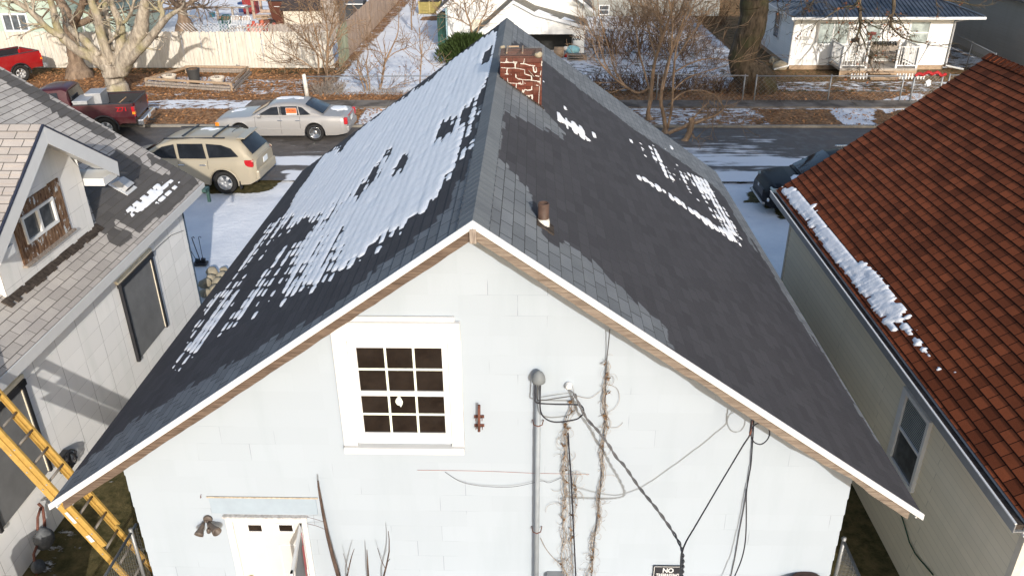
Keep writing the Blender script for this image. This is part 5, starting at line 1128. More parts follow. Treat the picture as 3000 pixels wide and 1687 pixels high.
def hwin(u0, v0, u1, v1, gm, **k):
    A, B = H(u0, v0), H(u1, v1); simple_window(hb, A.x, B.x, B.z, A.z, hy-.012, glassm=gm, **k)
hwin(2403, 67, 2478, 128, M['glass_pale'], bars=1, t=.09); hwin(2672, 65, 2712, 128, M['glass_pale'], bars=0, hbar=True, t=.09)
simple_window(hb, 43.2, 44.1, 1.05, 2.25, hx0-.012, n=(-1, 0, 0), bars=0, hbar=True)
A, B = H(2528, 66), H(2572, 172); dr_ = MB(); dr_.box(((A.x+B.x)/2, hy-.03, (A.z+.42)/2), (B.x-A.x+.1, .05, A.z-.42)); dd = dr_.build('door', M['white_frame'], hb)
mb = MB(); mb.box(((A.x+B.x)/2+.05, hy-.06, A.z-.48), ((B.x-A.x)*.62, .01, .75)); mb.build('storm_glass', M['glass_pale'], dd)
mb = MB(); mb.box(((A.x+B.x)/2-.05, hy-.08, A.z-.62), (.10, .03, .4), M=Matrix.Rotation(.1, 3, 'Y')); mb.box(((A.x+B.x)/2-.05, hy-.12, A.z-.5), (.42, .03, .12)); mb.box(((A.x+B.x)/2-.05, hy-.16, A.z-.47), (.12, .03, .12)); mb.build('door_bow', plain('brown_red_bow', (.14, .035, .03), .7), dd)
mb = MB(); p = H(2505, 118); mb.box((p.x, hy-.06, p.z), (.35, .1, .14)); mb.build('mailbox', M['black'], hb)
# porch deck and rails
pa, pb_ = 14.55, 18.15; pyf = 39.15
mb = MB(); mb.box(((pa+pb_)/2, (pyf+hy)/2, .36), (pb_-pa, hy-pyf, .10)); dk = mb.build('porch_deck', wood('grey_decking', (.24, .21, .18), (.42, .38, .33), (10, .8, 1)), hb)
mb = MB(); mb.box(((pa+pb_)/2, pyf+.03, .16), (pb_-pa, .05, .30)); mb.build('skirt', M['tan_wood'], dk)
mb = MB(); sx0, sx1 = 15.85, 17.05; mb.box(((sx0+sx1)/2, pyf-.18, .26), (sx1-sx0, .34, .05)); mb.box(((sx0+sx1)/2, pyf-.50, .12), (sx1-sx0+.15, .34, .05)); mb.box(((sx0+sx1)/2, pyf-.3, .06), (sx1-sx0, .5, .10)); mb.build('step', M['tan_wood'], dk)
def railing(a, b):
    t = MB(); a, b = Vector(a), Vector(b); L = (b-a).length; d = (b-a)/L
    t.bar(a+Vector((0, 0, .98)), b+Vector((0, 0, .98)), .06, .05); t.bar(a+Vector((0, 0, .12)), b+Vector((0, 0, .12)), .05, .05)
    for s in (0, L): t.box(a+d*s+Vector((0, 0, .5)), (.09, .09, 1.05))
    n = int(L/.12)
    for i in range(1, n): t.box(a+d*(L*i/n)+Vector((0, 0, .55)), (.03, .03, .84))
    t.build('railing', M['white_frame'], dk)
zd = .41
railing((pa+.05, pyf+.08, zd), (sx0-.1, pyf+.08, zd)); railing((pa+.05, pyf+.2, zd), (pa+.05, hy-.1, zd)); railing((sx1+.1, pyf+.08, zd), (pb_-.05, pyf+.08, zd)); railing((pb_-.05, pyf+.2, zd), (pb_-.05, hy-.1, zd))
def chair(t, loc, mat, seatw=.5, hgt=.42, back=.45, style='slat'):
    x, y, z = loc
    for sx in (-1, 1):
        for sy in (-1, 1): mb = MB(); mb.bar((x+sx*seatw*.45, y+sy*seatw*.45, z), (x+sx*seatw*.42, y+sy*seatw*.4, z+hgt), .05, .04); mb.build('leg', mat, t)
    mb = MB(); mb.box((x, y, z+hgt), (seatw, seatw, .03)); mb.build('seat', mat, t, bevel=.01)
    mb = MB(); by = y+seatw*.5
    N = 6
    for i in range(N): xx = x+seatw*(-.42+.84*i/(N-1)); mb.bar((xx, by, z+hgt), (xx*1.0, by+.10, z+hgt+back), .035, .02)
    mb.tube([(x-seatw*.5, by, z+hgt-.02), (x-seatw*.5, by+.07, z+hgt+back*.7), (x-seatw*.3, by+.11, z+hgt+back), (x+seatw*.3, by+.11, z+hgt+back), (x+seatw*.5, by+.07, z+hgt+back*.7), (x+seatw*.5, by, z+hgt-.02)], .025, 6); mb.build('backrest', mat, t, smooth='auto')
    for sx in (-1, 1): mb = MB(); mb.tube([(x+sx*seatw*.5, by+.03, z+hgt+.22), (x+sx*seatw*.55, y-.05, z+hgt+.22), (x+sx*seatw*.5, y-seatw*.45, z+hgt+.1), (x+sx*seatw*.48, y-seatw*.48, z+hgt-.05)], .025, 6); mb.build('armrest', mat, t, smooth='auto')
bn = thing('bench', 'weathered wooden bench on the porch of the metal roofed house', 'bench', (16.9, 40.4, zd))
mb = MB(); mb.box((17.0, 40.3, zd+.45), (1.4, .5, .05)); mb.build('seat', M['grey_wood'], bn); mb = MB(); mb.box((17.0, 40.58, zd+.75), (1.4, .05, .45)); mb.build('backrest', M['grey_wood'], bn)
for sx in (-.65, .65): mb = MB(); mb.box((17.0+sx, 40.3, zd+.3), (.07, .5, .6)); mb.build('leg', M['grey_wood'], bn)
mb = MB()
for i in range(9): mb.box((16.5+i*.12, 40.45, zd+.95-.02*(i % 3)), (.07, .25, .12), M=Matrix.Rotation(.3*(i % 3-1), 3, 'X'))
mb.build('striped_cushion', M['black'], bn)
to = thing('garden_torch', 'dark garden torch on a pole before the white vinyl wall', 'torch', (18.6, 40.0, 0)); mb = MB(); mb.tube([(18.3, 39.9, 0), (18.75, 39.9, 1.25)], .015, 6); mb.build('pole', M['black'], to); mb = MB(); mb.tube([(18.72, 39.9, 1.2), (18.80, 39.9, 1.42), (18.84, 39.9, 1.52)], [.03, .06, .03], 8); mb.build('head', M['galv'], to)
mb = MB()
for x in np.arange(15.0, 18.4, .14):
    if not 15.8 < x < 17.1: mb.box((x, 38.75, .13), (.06, .02, .28), M=Matrix.Rotation(random.uniform(-.1, .1), 3, 'Y'))
mb.box((15.4, 38.76, .1), (.8, .015, .03)); mb.box((17.7, 38.76, .1), (1.2, .015, .03))
mb.build('garden_edging', M['white'], None, label='low white picket edging before the porch steps', category='edging')
k = 0
for (u, v, r, l) in ((2285, 195, .34, 'pale boulder'), (2300, 172, .30, 'grey boulder'), (2268, 178, .26, 'dark boulder')):
    p = atz(u, v, .15); mb = MB(); rock(mb, p, (r, r*.9, r*.8), 50+k); k += 1; mb.build('boulder', M['stone'], None, smooth=True, label=l+' in the shade at the left corner of the metal roofed house', category='boulder', group='boulders at the house corner')
# far buildings
fr_ = thing('house', 'long grey house wall in shade at the far upper right', 'house', (27, 50, 0)); fx = 22.8
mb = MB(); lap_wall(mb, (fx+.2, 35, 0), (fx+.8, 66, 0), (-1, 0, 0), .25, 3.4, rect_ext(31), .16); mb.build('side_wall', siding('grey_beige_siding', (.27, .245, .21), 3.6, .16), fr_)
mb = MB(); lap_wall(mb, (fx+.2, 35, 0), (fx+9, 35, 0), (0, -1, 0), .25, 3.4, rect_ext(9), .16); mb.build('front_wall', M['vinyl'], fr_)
mb = MB(); mb.box((fx+5.0, 50.5, .12), (9, 30, .25)); mb.build('foundation', M['concrete'], fr_)
mb = MB(); mb.prism([(fx-.4, 34.6, 3.35), (fx+4.8, 34.6, 5.9), (fx+4.8, 66.5, 5.9), (fx+.3, 66.5, 3.35)], (-.4, 0, 1), .12); mb.prism([(fx+4.8, 34.6, 5.9), (fx+10, 34.6, 3.35), (fx+10, 66.5, 3.35), (fx+4.8, 66.5, 5.9)], (.4, 0, 1), .12); mb.build('roof', M['roof_far'], fr_)
gh = thing('house', 'dark grey house in shade behind the brush, upper middle', 'house', (8, 62, 0))
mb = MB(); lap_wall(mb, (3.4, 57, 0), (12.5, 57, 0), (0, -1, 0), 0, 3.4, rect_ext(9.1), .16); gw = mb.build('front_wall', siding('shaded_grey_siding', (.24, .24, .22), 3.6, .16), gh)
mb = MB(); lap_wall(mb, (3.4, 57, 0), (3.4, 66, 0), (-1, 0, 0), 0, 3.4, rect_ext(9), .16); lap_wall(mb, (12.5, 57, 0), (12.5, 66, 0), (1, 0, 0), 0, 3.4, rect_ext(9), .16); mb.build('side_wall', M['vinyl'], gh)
mb = MB(); mb.prism([(2.9, 56.5, 3.4), (13, 56.5, 3.4), (13, 61.5, 5.8), (2.9, 61.5, 5.8)], (0, -.4, 1), .12); mb.prism([(2.9, 61.5, 5.8), (13, 61.5, 5.8), (13, 66.5, 3.4), (2.9, 66.5, 3.4)], (0, .4, 1), .12); mb.build('roof', M['roof_far'], gh)
A, B = aty(1757, 18, 57), aty(1782, 42, 57); simple_window(gh, A.x, B.x, B.z, A.z, 57-.02, bars=0, hbar=True)
# green house far left
gr = thing('house', 'pale green clapboard house behind the white fence, upper left', 'house', (-31, 52, 0)); a0 = aty(0, 60, 47); 
mb = MB(); lap_wall(mb, (-37, 47, 0), (-26.2, 47, 0), (0, -1, 0), 0, 3.6, rect_ext(10.8), .15); mb.build('front_wall', M['green_clap'], gr)
mb = MB(); lap_wall(mb, (-26.2, 47, 0), (-26.2, 58, 0), (1, 0, 0), 0, 3.6, rect_ext(11), .15); mb.build('side_wall', M['green_clap'], gr)
mb = MB(); mb.prism([(-37.5, 46.4, 3.55), (-25.7, 46.4, 3.55), (-25.7, 52.5, 6.5), (-37.5, 52.5, 6.5)], (0, -.4, 1), .15); mb.prism([(-37.5, 52.5, 6.5), (-25.7, 52.5, 6.5), (-25.7, 58.5, 3.55), (-37.5, 58.5, 3.55)], (0, .4, 1), .15); mb.build('roof', M['roof_far'], gr)
A, B = aty(8, 45, 47), aty(85, 88, 47); simple_window(gr, A.x, B.x, B.z, A.z, 47-.02, bars=2, t=.1)
g2 = thing('shed', 'green clapboard lean-to with a white downpipe behind the thick tree', 'shed', (-24.4, 50, 0))
mb = MB(); A, B = aty(218, 80, 48.5), aty(375, 60, 48.5); lap_wall(mb, (A.x, 48.5, 0), (B.x, 48.5, 0), (0, -1, 0), 0, 1.9, rect_ext(B.x-A.x), .15); lap_wall(mb, (B.x, 48.5, 0), (B.x, 53, 0), (1, 0, 0), 0, 1.9, rect_ext(4.5), .15); mb.build('wall', M['green_clap'], g2)
mb = MB(); mb.prism([(A.x-.3, 48.2, 1.9), (B.x+.3, 48.2, 1.9), (B.x+.3, 53.2, 3.0), (A.x-.3, 53.2, 3.0)], (0, -.3, 1), .1); mb.build('roof', plain('teal_shed_roof', (.13, .17, .16), .8, var=.3), g2)
mb = MB(); x = aty(240, 60, 48.4).x; mb.tube([(x, 48.4, 1.9), (x, 48.4, .3), (x+.5, 48.2, .1)], .05, 8); mb.build('downpipe', M['white'], g2)

# ------------------------------------------------------------------ fences
def board_fence(name, a, b, h, mat, label, bw=.145, gap=.006, ear=.05, split=None, seed=1, lean=0, mats=None, hvar=.02):
    rg = random.Random(seed); t = thing(name, label, 'fence', a); a, b = Vector(a), Vector(b); L = (b-a).length; d = (b-a)/L; n = Vector((d.y, -d.x, 0)); s = 0
    mbs = {0: MB(), 1: MB()}
    while s < L:
        k = 1 if (split and s < split) else 0; w = bw-gap; hh = h+rg.uniform(-hvar, hvar); o = rg.uniform(-.008, .008); sk = rg.uniform(-.012, .012)+lean
        p = a+d*s+n*o; P = lambda x, z: p+d*(x+sk*z)+Vector((0, 0, z))
        mbs[k].prism([P(0, .03), P(w, .03), P(w, hh-ear), P(w-ear*.7, hh), P(ear*.7, hh), P(0, hh-ear)], n, .018); s += bw
    mbs[0].build('board_panel', mat, t)
    if split: mbs[1].build('board_panel', mats, t)
    mb = MB(); mb.bar(a-n*.06+Vector((0, 0, h*.25)), b-n*.06+Vector((0, 0, h*.25)), .04, .09); mb.bar(a-n*.06+Vector((0, 0, h*.8)), b-n*.06+Vector((0, 0, h*.8)), .04, .09); mb.build('stringer', M['grey_wood'], t)
    return t
wf = board_fence('wooden_fence', (-34, 41.25, 0), (-9.85, 41.1, 0), 1.79, M['fence_white'], 'long whitewashed board fence beyond the bare yard', bw=.16, gap=.008, seed=4)
mb = MB(); p = aty(698, 192, 41.15); mb.box(p+Vector((0, -.06, 0)), (.18, .03, .03)); mb.box(p+Vector((-.05, -.06, 0)), (.03, .03, .14)); mb.build('latch', M['galv'], wf)
board_fence('wooden_fence', (-9.6, 41.2, 0), (-10.2, 75, 0), 1.85, M['fence_tan'], 'long tan board fence running away between the yards', bw=.15, gap=.002, ear=.0, seed=6, split=2.6, mats=M['fence_green'])
board_fence('wooden_fence', (-40, 67, 0), (-10.4, 67, 0), 1.8, M['grey_wood'], 'dark weathered board fence at the far end of the back yard', bw=.15, gap=.01, ear=.0, seed=9, hvar=.08)
tt = chain_fence('chain_link_fence', (-9.69, 35.15, 0), (2.5, 35.35, 0), .95, 'chain link fence along the snowy lot, behind the silver sedan', posts=[6.1, 12.1], cell=.2, r=.0022, rail=.022)
mb = MB(); p = Vector((-9.75, 35.15, 0)); mb.tube([p, p+Vector((-.04, 0, 1.02)), p+Vector((-.05, 0, 1.05))], [.10, .085, .05], 9); mb.build('fence_post', plain('flaking_white_post', (.62, .58, .52), .9, .1, var=.35, scale=7), None, smooth='auto', label='thick flaking white post at the chain link corner', category='post')
chain_fence('chain_link_fence', (2.4, 35.2, 0), (9.1, 34.6, 0), 1.1, 'chain link fence buried in brush by the bare street tree', posts=[3, 6.6], cell=.2, r=.0024, rail=.024)
chain_fence('chain_link_fence', (9.45, 34.55, 0), (15.6, 34.55, 0), 1.1, 'chain link fence before the metal roofed house, left of its gate', posts=[0, 3.1, 6.1], cell=.2, r=.0024, rail=.024)
chain_fence('chain_link_fence', (17.5, 34.7, 0), (27, 35.2, 0), 1.1, 'chain link fence right of the garden gate', posts=[0, 3.1, 6.1], cell=.2, r=.0024, rail=.024)
gg = chain_fence('garden_gate', (15.95, 34.45, 0), (17.15, 34.55, 0), 1.15, 'chain link gate trimmed with a red garland', posts=[0, 1.2], cell=.16, r=.004, rail=.03); gg['category'] = 'gate'
mb = MB()
for i in range(40):
    s = i/39; c = Vector((15.95+1.2*s, 34.45, 1.16+.10*math.sin(math.pi*s)*1+.04*math.sin(s*20))); rock(mb, c+Vector((0, -.05, 0)), (.07, .06, .07), i, 1)
mb.build('garland', plain('red_garland', (.32, .012, .015), .6, var=.3), gg)
mb = MB(); mb.box((16.5, 34.38, .86), (.16, .03, .26), M=Matrix.Rotation(.5, 3, 'Y')); mb.box((16.5, 34.34, .86), (.16, .03, .26), M=Matrix.Rotation(-.5, 3, 'Y')); mb.build('white_bow', M['white'], gg)
chain_fence('chain_link_fence', (21.0, 38, 0), (22.3, 52, 0), 1.3, 'chain link fence in shade along the far grey house', cell=.2, r=.003)

# ------------------------------------------------------------------ yard things
yb = thing('garden_bed', 'raised lumber garden bed frame with snow inside', 'garden bed', (-16, 38.3, 0))
c4 = [atz(432, 252, .0), atz(680, 268, 0), atz(728, 218, 0), atz(548, 216, 0)]
for i, nm in enumerate(('front', 'right', 'back', 'left')):
    a, b = c4[i], c4[(i+1) % 4]; nn = (sum(c4, Vector())/4-(a+b)/2).normalized()
    for z, o in ((.26, 0), (.11, -.08), (.0, -.16)) if i != 3 else ((.22, 0),):
        mb = MB(); mb.bar(a+Vector((0, 0, .08+z))+nn*o, b+Vector((0, 0, .08+z))+nn*o, .05, .10); mb.build('rail', M['tan_wood'] if z > .2 else M['grey_wood'], yb)
for p in c4+[(c4[0]+c4[1])/2]: mb = MB(); mb.box(p+Vector((0, 0, .16)), (.1, .1, .42)); mb.build('post', M['tan_wood'], yb)
for (u, v, lab) in ((500, 248, 'left'), (640, 254, 'right')):
    p = atz(u, v); t = thing('flower_pot', 'cream ribbed flower pot with dead stalks, %s of the black planter' % lab, 'pot', p, group='cream pots in the garden bed')
    mb = MB(); mb.lathe([(.16, 0), (.22, .10), (.26, .25), (.30, .36), (.33, .40), (.33, .44), (.29, .44), (.27, .36), (.001, .34)], p, 22); mb.build('pot', plain('cream_pot', (.62, .54, .44), .7), t, smooth='auto')
    mb = MB(); rg = random.Random(u)
    for i in range(26): a = rg.uniform(0, 6.3); r = rg.uniform(0, .24); q = p+Vector((r*math.cos(a), r*math.sin(a), .34)); mb.tube([q, q+Vector((rg.uniform(-.12, .12), rg.uniform(-.1, .1), rg.uniform(.05, .22)))], .008, 3)
    mb.build('dead_stalk', M['vine'], t, kind='stuff')
p = atz(572, 246); t = thing('planter', 'tall black plastic planter between the two cream pots', 'planter', p); mb = MB(); mb.lathe([(.21, 0), (.24, .25), (.28, .52), (.30, .66), (.32, .70), (.29, .70), (.27, .60), (.001, .58)], p, 22); mb.build('bucket', plain('black_plastic', (.05, .048, .046), .6), t, smooth='auto')
mb = MB(); rock(mb, p+Vector((0, 0, .66)), (.25, .25, .06), 4); mb.build('soil', M['dead_leaf'], t)
# back yard behind the white fence
sh = thing('shed', 'cream sided shed with dark roof behind the white fence', 'shed', (-14, 51.5, 0))
A, B = atz(845, 82), atz(942, 80); sx0_, sx1_ = aty(835, 80, 52).x, aty(945, 80, 52).x; zt3 = aty(890, 28, 52).z
mb = MB(); lap_wall(mb, (sx0_, 52, 0), (sx1_, 52, 0), (0, -1, 0), 0, zt3, rect_ext(sx1_-sx0_), .2); mb.build('front_wall', siding('cream_siding', (.50, .44, .35), 3, .2), sh)
mb = MB(); mb.box((sx1_+.55, 53.0, zt3/2+.5), (1.1, 2.0, zt3+1.2)); mb.build('side_wall', M['grey_wood'], sh)
mb = MB(); mb.prism([(sx0_-.15, 51.8, zt3), (sx1_+.1, 51.8, zt3), (sx1_+.4, 54, zt3+1.5), (sx0_+.1, 54, zt3+1.5)], (0, -.6, 1), .08); mb.build('roof', plain('charcoal_shed_roof', (.045, .035, .033), .9, var=.2), sh)
s2 = thing('shed', 'small charcoal shed with white trimmed roof by the tan fence', 'shed', (-11.8, 56, 0)); a, b = aty(983, 40, 56).x, aty(1060, 40, 56).x; z2 = aty(1010, 12, 56).z
mb = MB(); mb.box(((a+b)/2, 57, z2/2), (b-a, 2, z2)); mb.build('wall', plain('charcoal_panel', (.05, .052, .055), .7), s2)
mb = MB(); mb.prism([(a-.15, 55.8, z2), (b+.15, 55.8, z2), (b+.15, 57.2, z2+.8), (a-.15, 57.2, z2+.8)], (0, -.6, 1), .08); mb.build('roof', plain('slate_roof', (.075, .08, .09), .8), s2)
mb = MB(); mb.box(((a+b)/2, 55.78, z2), (b-a+.3, .05, .08)); mb.build('roof_trim', M['white'], s2)
mb = MB(); mb.box((a-.45, 57, 1.1), (.7, .1, 2.2)); mb.build('white_gate', M['white'], None, label='narrow white gate between the two sheds', category='gate')
board_fence('wooden_fence', (sx0_+.2, 48.2, 0), (-10.3, 48.4, 0), 1.0, M['grey_wood'], 'short weathered fence section in front of the cream shed', bw=.2, gap=.01, ear=0, seed=12, hvar=.06)
def picket(name, a, b, h, label, mat, step=.22, w=.09):
    t = thing(name, label, 'fence', a); a, b = Vector(a), Vector(b); L = (b-a).length; d = (b-a)/L; mb = MB(); s = 0
    while s < L: mb.bar(a+d*s+Vector((0, 0, 0)), a+d*s+Vector((0, 0, h)), w, .02, (d.y, -d.x, 0)); s += step
    mb.build('picket', mat, t); mb = MB(); mb.bar(a+Vector((0, 0, h*.85)), b+Vector((0, 0, h*.85)), .03, .07); mb.bar(a+Vector((0, 0, h*.2)), b+Vector((0, 0, h*.2)), .03, .07); mb.build('rail', mat, t)
A = atz(703, 112); picket('picket_fence', (-17.7, 46.0, 0), (-17.2, 48.6, 0), .85, 'left side of the dark picket enclosure full of toys', M['grey_wood']); picket('picket_fence', (-17.2, 48.6, 0), (-14.6, 48.6, 0), .85, 'back side of the dark picket enclosure full of toys', M['grey_wood'])
picket('picket_fence', (-11.6, 55.0, 0), (-10.4, 51.5, 0), 1.1, 'worn brown picket fence below the charcoal shed', M['fence_tan'], .2)
for i, (u, v, c, l) in enumerate(((740, 95, (.36, .06, .035), 'orange red plastic toy slide'), (765, 92, (.40, .10, .05), 'bright orange toy box'), (752, 102, (.5, .25, .2), 'faded pink toy'), (800, 101, (.38, .07, .05), 'red plastic crate'))):
    p = atz(u, v); t = thing('toy', l+' inside the picket enclosure', 'toy', p); m_ = plain('toy_%d' % i, c, .5)
    mb = MB(); mb.box(p+Vector((0, 0, .25)), (.7, .4, .4), rz=.2*i); mb.build('body', m_, t, bevel=.06); mb = MB(); mb.box(p+Vector((.1, .1, .5)), (.2, .3, .3), rz=.3); mb.build('top', m_, t, bevel=.05)
mb = MB(); p = atz(808, 105); 
for i in range(8): mb.bar(p+Vector((-.4+i*.11, 0, .0)), p+Vector((-.4+i*.11, 0, .45)), .05, .02, (0, 1, 0))
mb.bar(p+Vector((-.4, 0, .4)), p+Vector((.4, 0, .4)), .03, .06); mb.build('toy_fence', M['white'], None, label='small white plastic toy fence leaning on the picket enclosure', category='fence')
lt = thing('lattice_panel', 'white lattice panel standing behind the white fence', 'lattice'); p = aty(668, 100, 43.6); lt.location = (p.x, 43.6, 0)
mb = MB()
for i in range(-4, 14):
    for s in (1, -1): a, b = Vector((p.x-1+i*.18, 43.6+s*.01, .9)), Vector((p.x-1+i*.18+s*.9, 43.6+s*.01, 1.8)); mb.bar(a, b, .012, .035, (0, 1, 0))
mb.build('lattice', M['white'], lt)
p = atz(662, 90); t = thing('garden_chair', 'dark green plastic garden chair on the snow', 'chair', p, -.2); chair(t, p, plain('green_plastic', (.01, .09, .075), .5), .55)
t.rotation_euler = (0, 0, 0)
for (u, v, l) in ((690, 92, 'white plastic garden chair half buried in snow beside the green one'), (722, 94, 'white plastic garden chair nearest the picket enclosure')):
    p = atz(u, v); t = thing('garden_chair', l, 'chair', p); chair(t, p, M['white_frame'], .55)
bi = thing('wheelie_bin', 'dark brown wheelie bin with black lid beside the cream shed', 'bin'); p = atz(824, 74); bi.location = p; bm_ = plain('brown_bin', (.085, .028, .016), .5)
mb = MB(); mb.raw([p+Vector(q) for q in ((-.38, -.35, 0.05), (.38, -.35, 0.05), (.38, .35, 0.05), (-.38, .35, 0.05), (-.55, -.5, 1.5), (.55, -.5, 1.5), (.55, .5, 1.5), (-.55, .5, 1.5))], [(3, 2, 1, 0), (0, 1, 5, 4), (1, 2, 6, 5), (2, 3, 7, 6), (3, 0, 4, 7), (4, 5, 6, 7)]); mb.build('body', bm_, bi, bevel=.04)
mb = MB(); mb.box(p+Vector((0, 0, 1.54)), (1.2, 1.1, .08)); mb.build('lid', M['black'], bi, bevel=.03)
mb = MB(); mb.tube([p+Vector((-.38, -.46, .2)), p+Vector((-.38, -.38, .2))], .2, 16); mb.build('wheel', M['tyre'], bi); mb = MB(); mb.box(p+Vector((-.0, -.46, 1.25)), (.35, .02, .14)); mb.build('sticker', M['white'], bi)
p = p+Vector((.1, .5, 1.58)); t = thing('garden_chair', 'white plastic chair set upside on the back yard shelf behind the bin', 'chair', p); chair(t, p, M['white_frame'], .7, back=.6)
wt = thing('workbench', 'weathered outdoor bench with snow on top in the back yard', 'workbench'); p = atz(690, 58); wt.location = p
mb = MB(); mb.box(p+Vector((0, 0, .8)), (2.2, .9, .07)); mb.build('bench_top', M['grey_wood'], wt); mb = MB(); mb.box(p+Vector((-.1, 0, .86)), (1.9, .7, .05)); mb.build('snow_cover', M['snow'], wt, bevel=.02)
for sx in (-1, 0, 1): mb = MB(); mb.box(p+Vector((sx, -.35, .4)), (.14, .1, .8)); mb.build('leg', M['grey_wood'], wt)
mb = MB(); mb.box(p+Vector((0, -.36, .15)), (2.2, .05, .25)); mb.build('front_panel', M['brown_wood'], wt)
def toolbox(u, v, z, c, l, d):
    p = atz(u, v, z); t = thing('storage_box', l, 'box', p); mb = MB(); mb.box(p+Vector((0, 0, d[2]/2)), d); mb.build('body', plain('box_%d' % u, c, .5), t, bevel=.03); mb = MB(); mb.box(p+Vector((0, 0, d[2]+.03)), (d[0]+.04, d[1]+.04, .06)); mb.build('lid', plain('lid_%d' % u, tuple(x*1.1 for x in c), .5), t, bevel=.02)
toolbox(738, 40, 0, (.24, .03, .03), 'large red storage box in the back yard', (.9, .8, .95)); toolbox(716, 36, 0, (.02, .045, .13), 'blue storage box left of the red one', (.6, .6, .6))
for (u, v, l) in ((785, 55, 'left'), (805, 40, 'right')):
    p = atz(u, v); mb = MB()
    for sx in (-.9, .9): mb.box(p+Vector((sx, 0, .6)), (.16, .16, 1.3))
    mb.box(p+Vector((0, 0, 1.2)), (2.0, .12, .14)); mb.box(p+Vector((0, 0, .15)), (2.0, .12, .2)); mb.build('timber_frame', M['fence_tan'], None, label='%s one of the two tan timber frames beside the brown bin' % l, category='frame', group='timber frames')
p = atz(779, 76); t = thing('fire_pit', 'small rusty fire pit heaped with boards on the snow', 'fire pit', p); mb = MB(); mb.box(p+Vector((0, 0, .2)), (.7, .6, .35)); mb.build('pit', M['rust'], t, bevel=.03)
mb = MB()
for i in range(7): mb.box(p+Vector((random.uniform(-.2, .2), random.uniform(-.2, .2), .42+i*.03)), (.7, .10, .04), rz=random.uniform(-1, 1))
mb.build('board_pile', M['tan_wood'], t)
p = atz(623, 50); mb = MB(); mb.lathe([(.16, 0), (.22, .3), (.2, .3), (.001, .28)], p, 14); mb.build('bucket', plain('teal_bucket', (.06, .22, .28), .5), None, smooth='auto', label='small teal bucket beside the snowy bench', category='bucket')
rb = thing('raised_planter', 'olive wooden raised planter box beyond the snowy lot', 'planter'); a, b = atz(1228, 42), atz(1292, 40); rb.location = a
mb = MB()
for i in range(4): mb.box(((a.x+b.x)/2, a.y, .12+i*.19), (b.x-a.x, .05, .18)); mb.box(((a.x+b.x)/2, a.y+1.1, .12+i*.19), (b.x-a.x, .05, .18))
for x in (a.x, b.x): mb.box((x, a.y+.55, .42), (.05, 1.1, .75))
mb.build('side_board', plain('olive_board', (.26, .21, .07), .8, var=.2), rb)
mb = MB(); 
for x in (a.x+.02, (a.x+b.x)/2, b.x-.02): mb.box((x, a.y-.04, .42), (.08, .04, .85))
mb.build('post', plain('olive_post', (.36, .29, .12), .8), rb); mb = MB(); mb.box(((a.x+b.x)/2, a.y+.55, .78), (b.x-a.x-.06, 1.05, .06)); mb.build('soil', M['tar'], rb)
mb = MB(); p = Vector(((a.x+b.x)/2+.1, a.y+.6, .82)); mb.lathe([(.36, 0), (.40, .25), (.44, .75), (.40, .75), (.001, .7)], p, 20); mb.build('metal_tub', M['galv'], None, smooth='auto', label='galvanised tub standing on the olive planter', category='tub')
# ------------------------------------------------------------------ vehicles
def lerp_tab(tab, x):
    xs = [t[0] for t in tab]; ys = [t[1] for t in tab]
    if xs[0] > xs[-1]: xs, ys = xs[::-1], ys[::-1]
    return float(np.interp(x, xs, ys))
def car_wheel(t, x, y, r, side, rimm, spokes=5, flat=False, wid=.21, rim=.66):
    Mr = Matrix.Rotation(R(-90)*side, 3, 'X'); c = Vector((x, y, r))
    mb = MB(); w = wid; mb.lathe([(r*rim, -w*.1), (r*rim, w*.35), (r*.80, w*.5), (r*.93, w*.5), (r, w*.36), (r, -w*.5), (r*.6, -w*.5)], c, 28, M=Mr); wh_ = mb.build('wheel', M['tyre'], t, world=False, smooth='auto')
    mb = MB(); mb.lathe([(r*rim, w*.36), (r*rim*.93, w*.42), (r*rim*.90, w*.28), (r*rim*.86, -.02)], c, 28, M=Mr)
    if flat:
        mb.lathe([(r*rim*.9, w*.1), (r*rim*.8, w*.30), (r*rim*.45, w*.26), (r*rim*.3, w*.38), (.002, w*.42)], c, 28, M=Mr)
        for i in range(26):
            a = 2*math.pi*i/26; mb.bar(c+Mr@Vector((r*rim*.40*math.cos(a), r*rim*.40*math.sin(a), w*.31)), c+Mr@Vector((r*rim*.86*math.cos(a), r*rim*.86*math.sin(a), w*.31)), .012, .012)
    else:
        mb.lathe([(r*.15, w*.1), (r*.15, w*.36), (.002, w*.38)], c, 16, M=Mr)
        for i in range(spokes):
            for da in (-.13, .13):
                a = 2*math.pi*i/spokes+.3; mb.bar(c+Mr@Vector((r*.12*math.cos(a+da), r*.12*math.sin(a+da), w*.30)), c+Mr@Vector((r*rim*.92*math.cos(a+da*.9), r*rim*.92*math.sin(a+da*.9), w*.34)), r*.13, .03, tuple(Mr@Vector((0, 0, 1))))
    mb.build('rim', rimm, wh_, world=False, smooth='auto')
    if not flat:
        mb = MB(); mb.lathe([(r*rim*.86, -.0), (.001, -.0)], c, 24, M=Mr); mb.build('brake_disc', M['black'], wh_, world=False)
def arch(x, axles, r, zc, base):
    z = base
    for a in axles:
        if abs(x-a) < r: z = max(z, zc+math.sqrt(r*r-(x-a)**2))
    return z
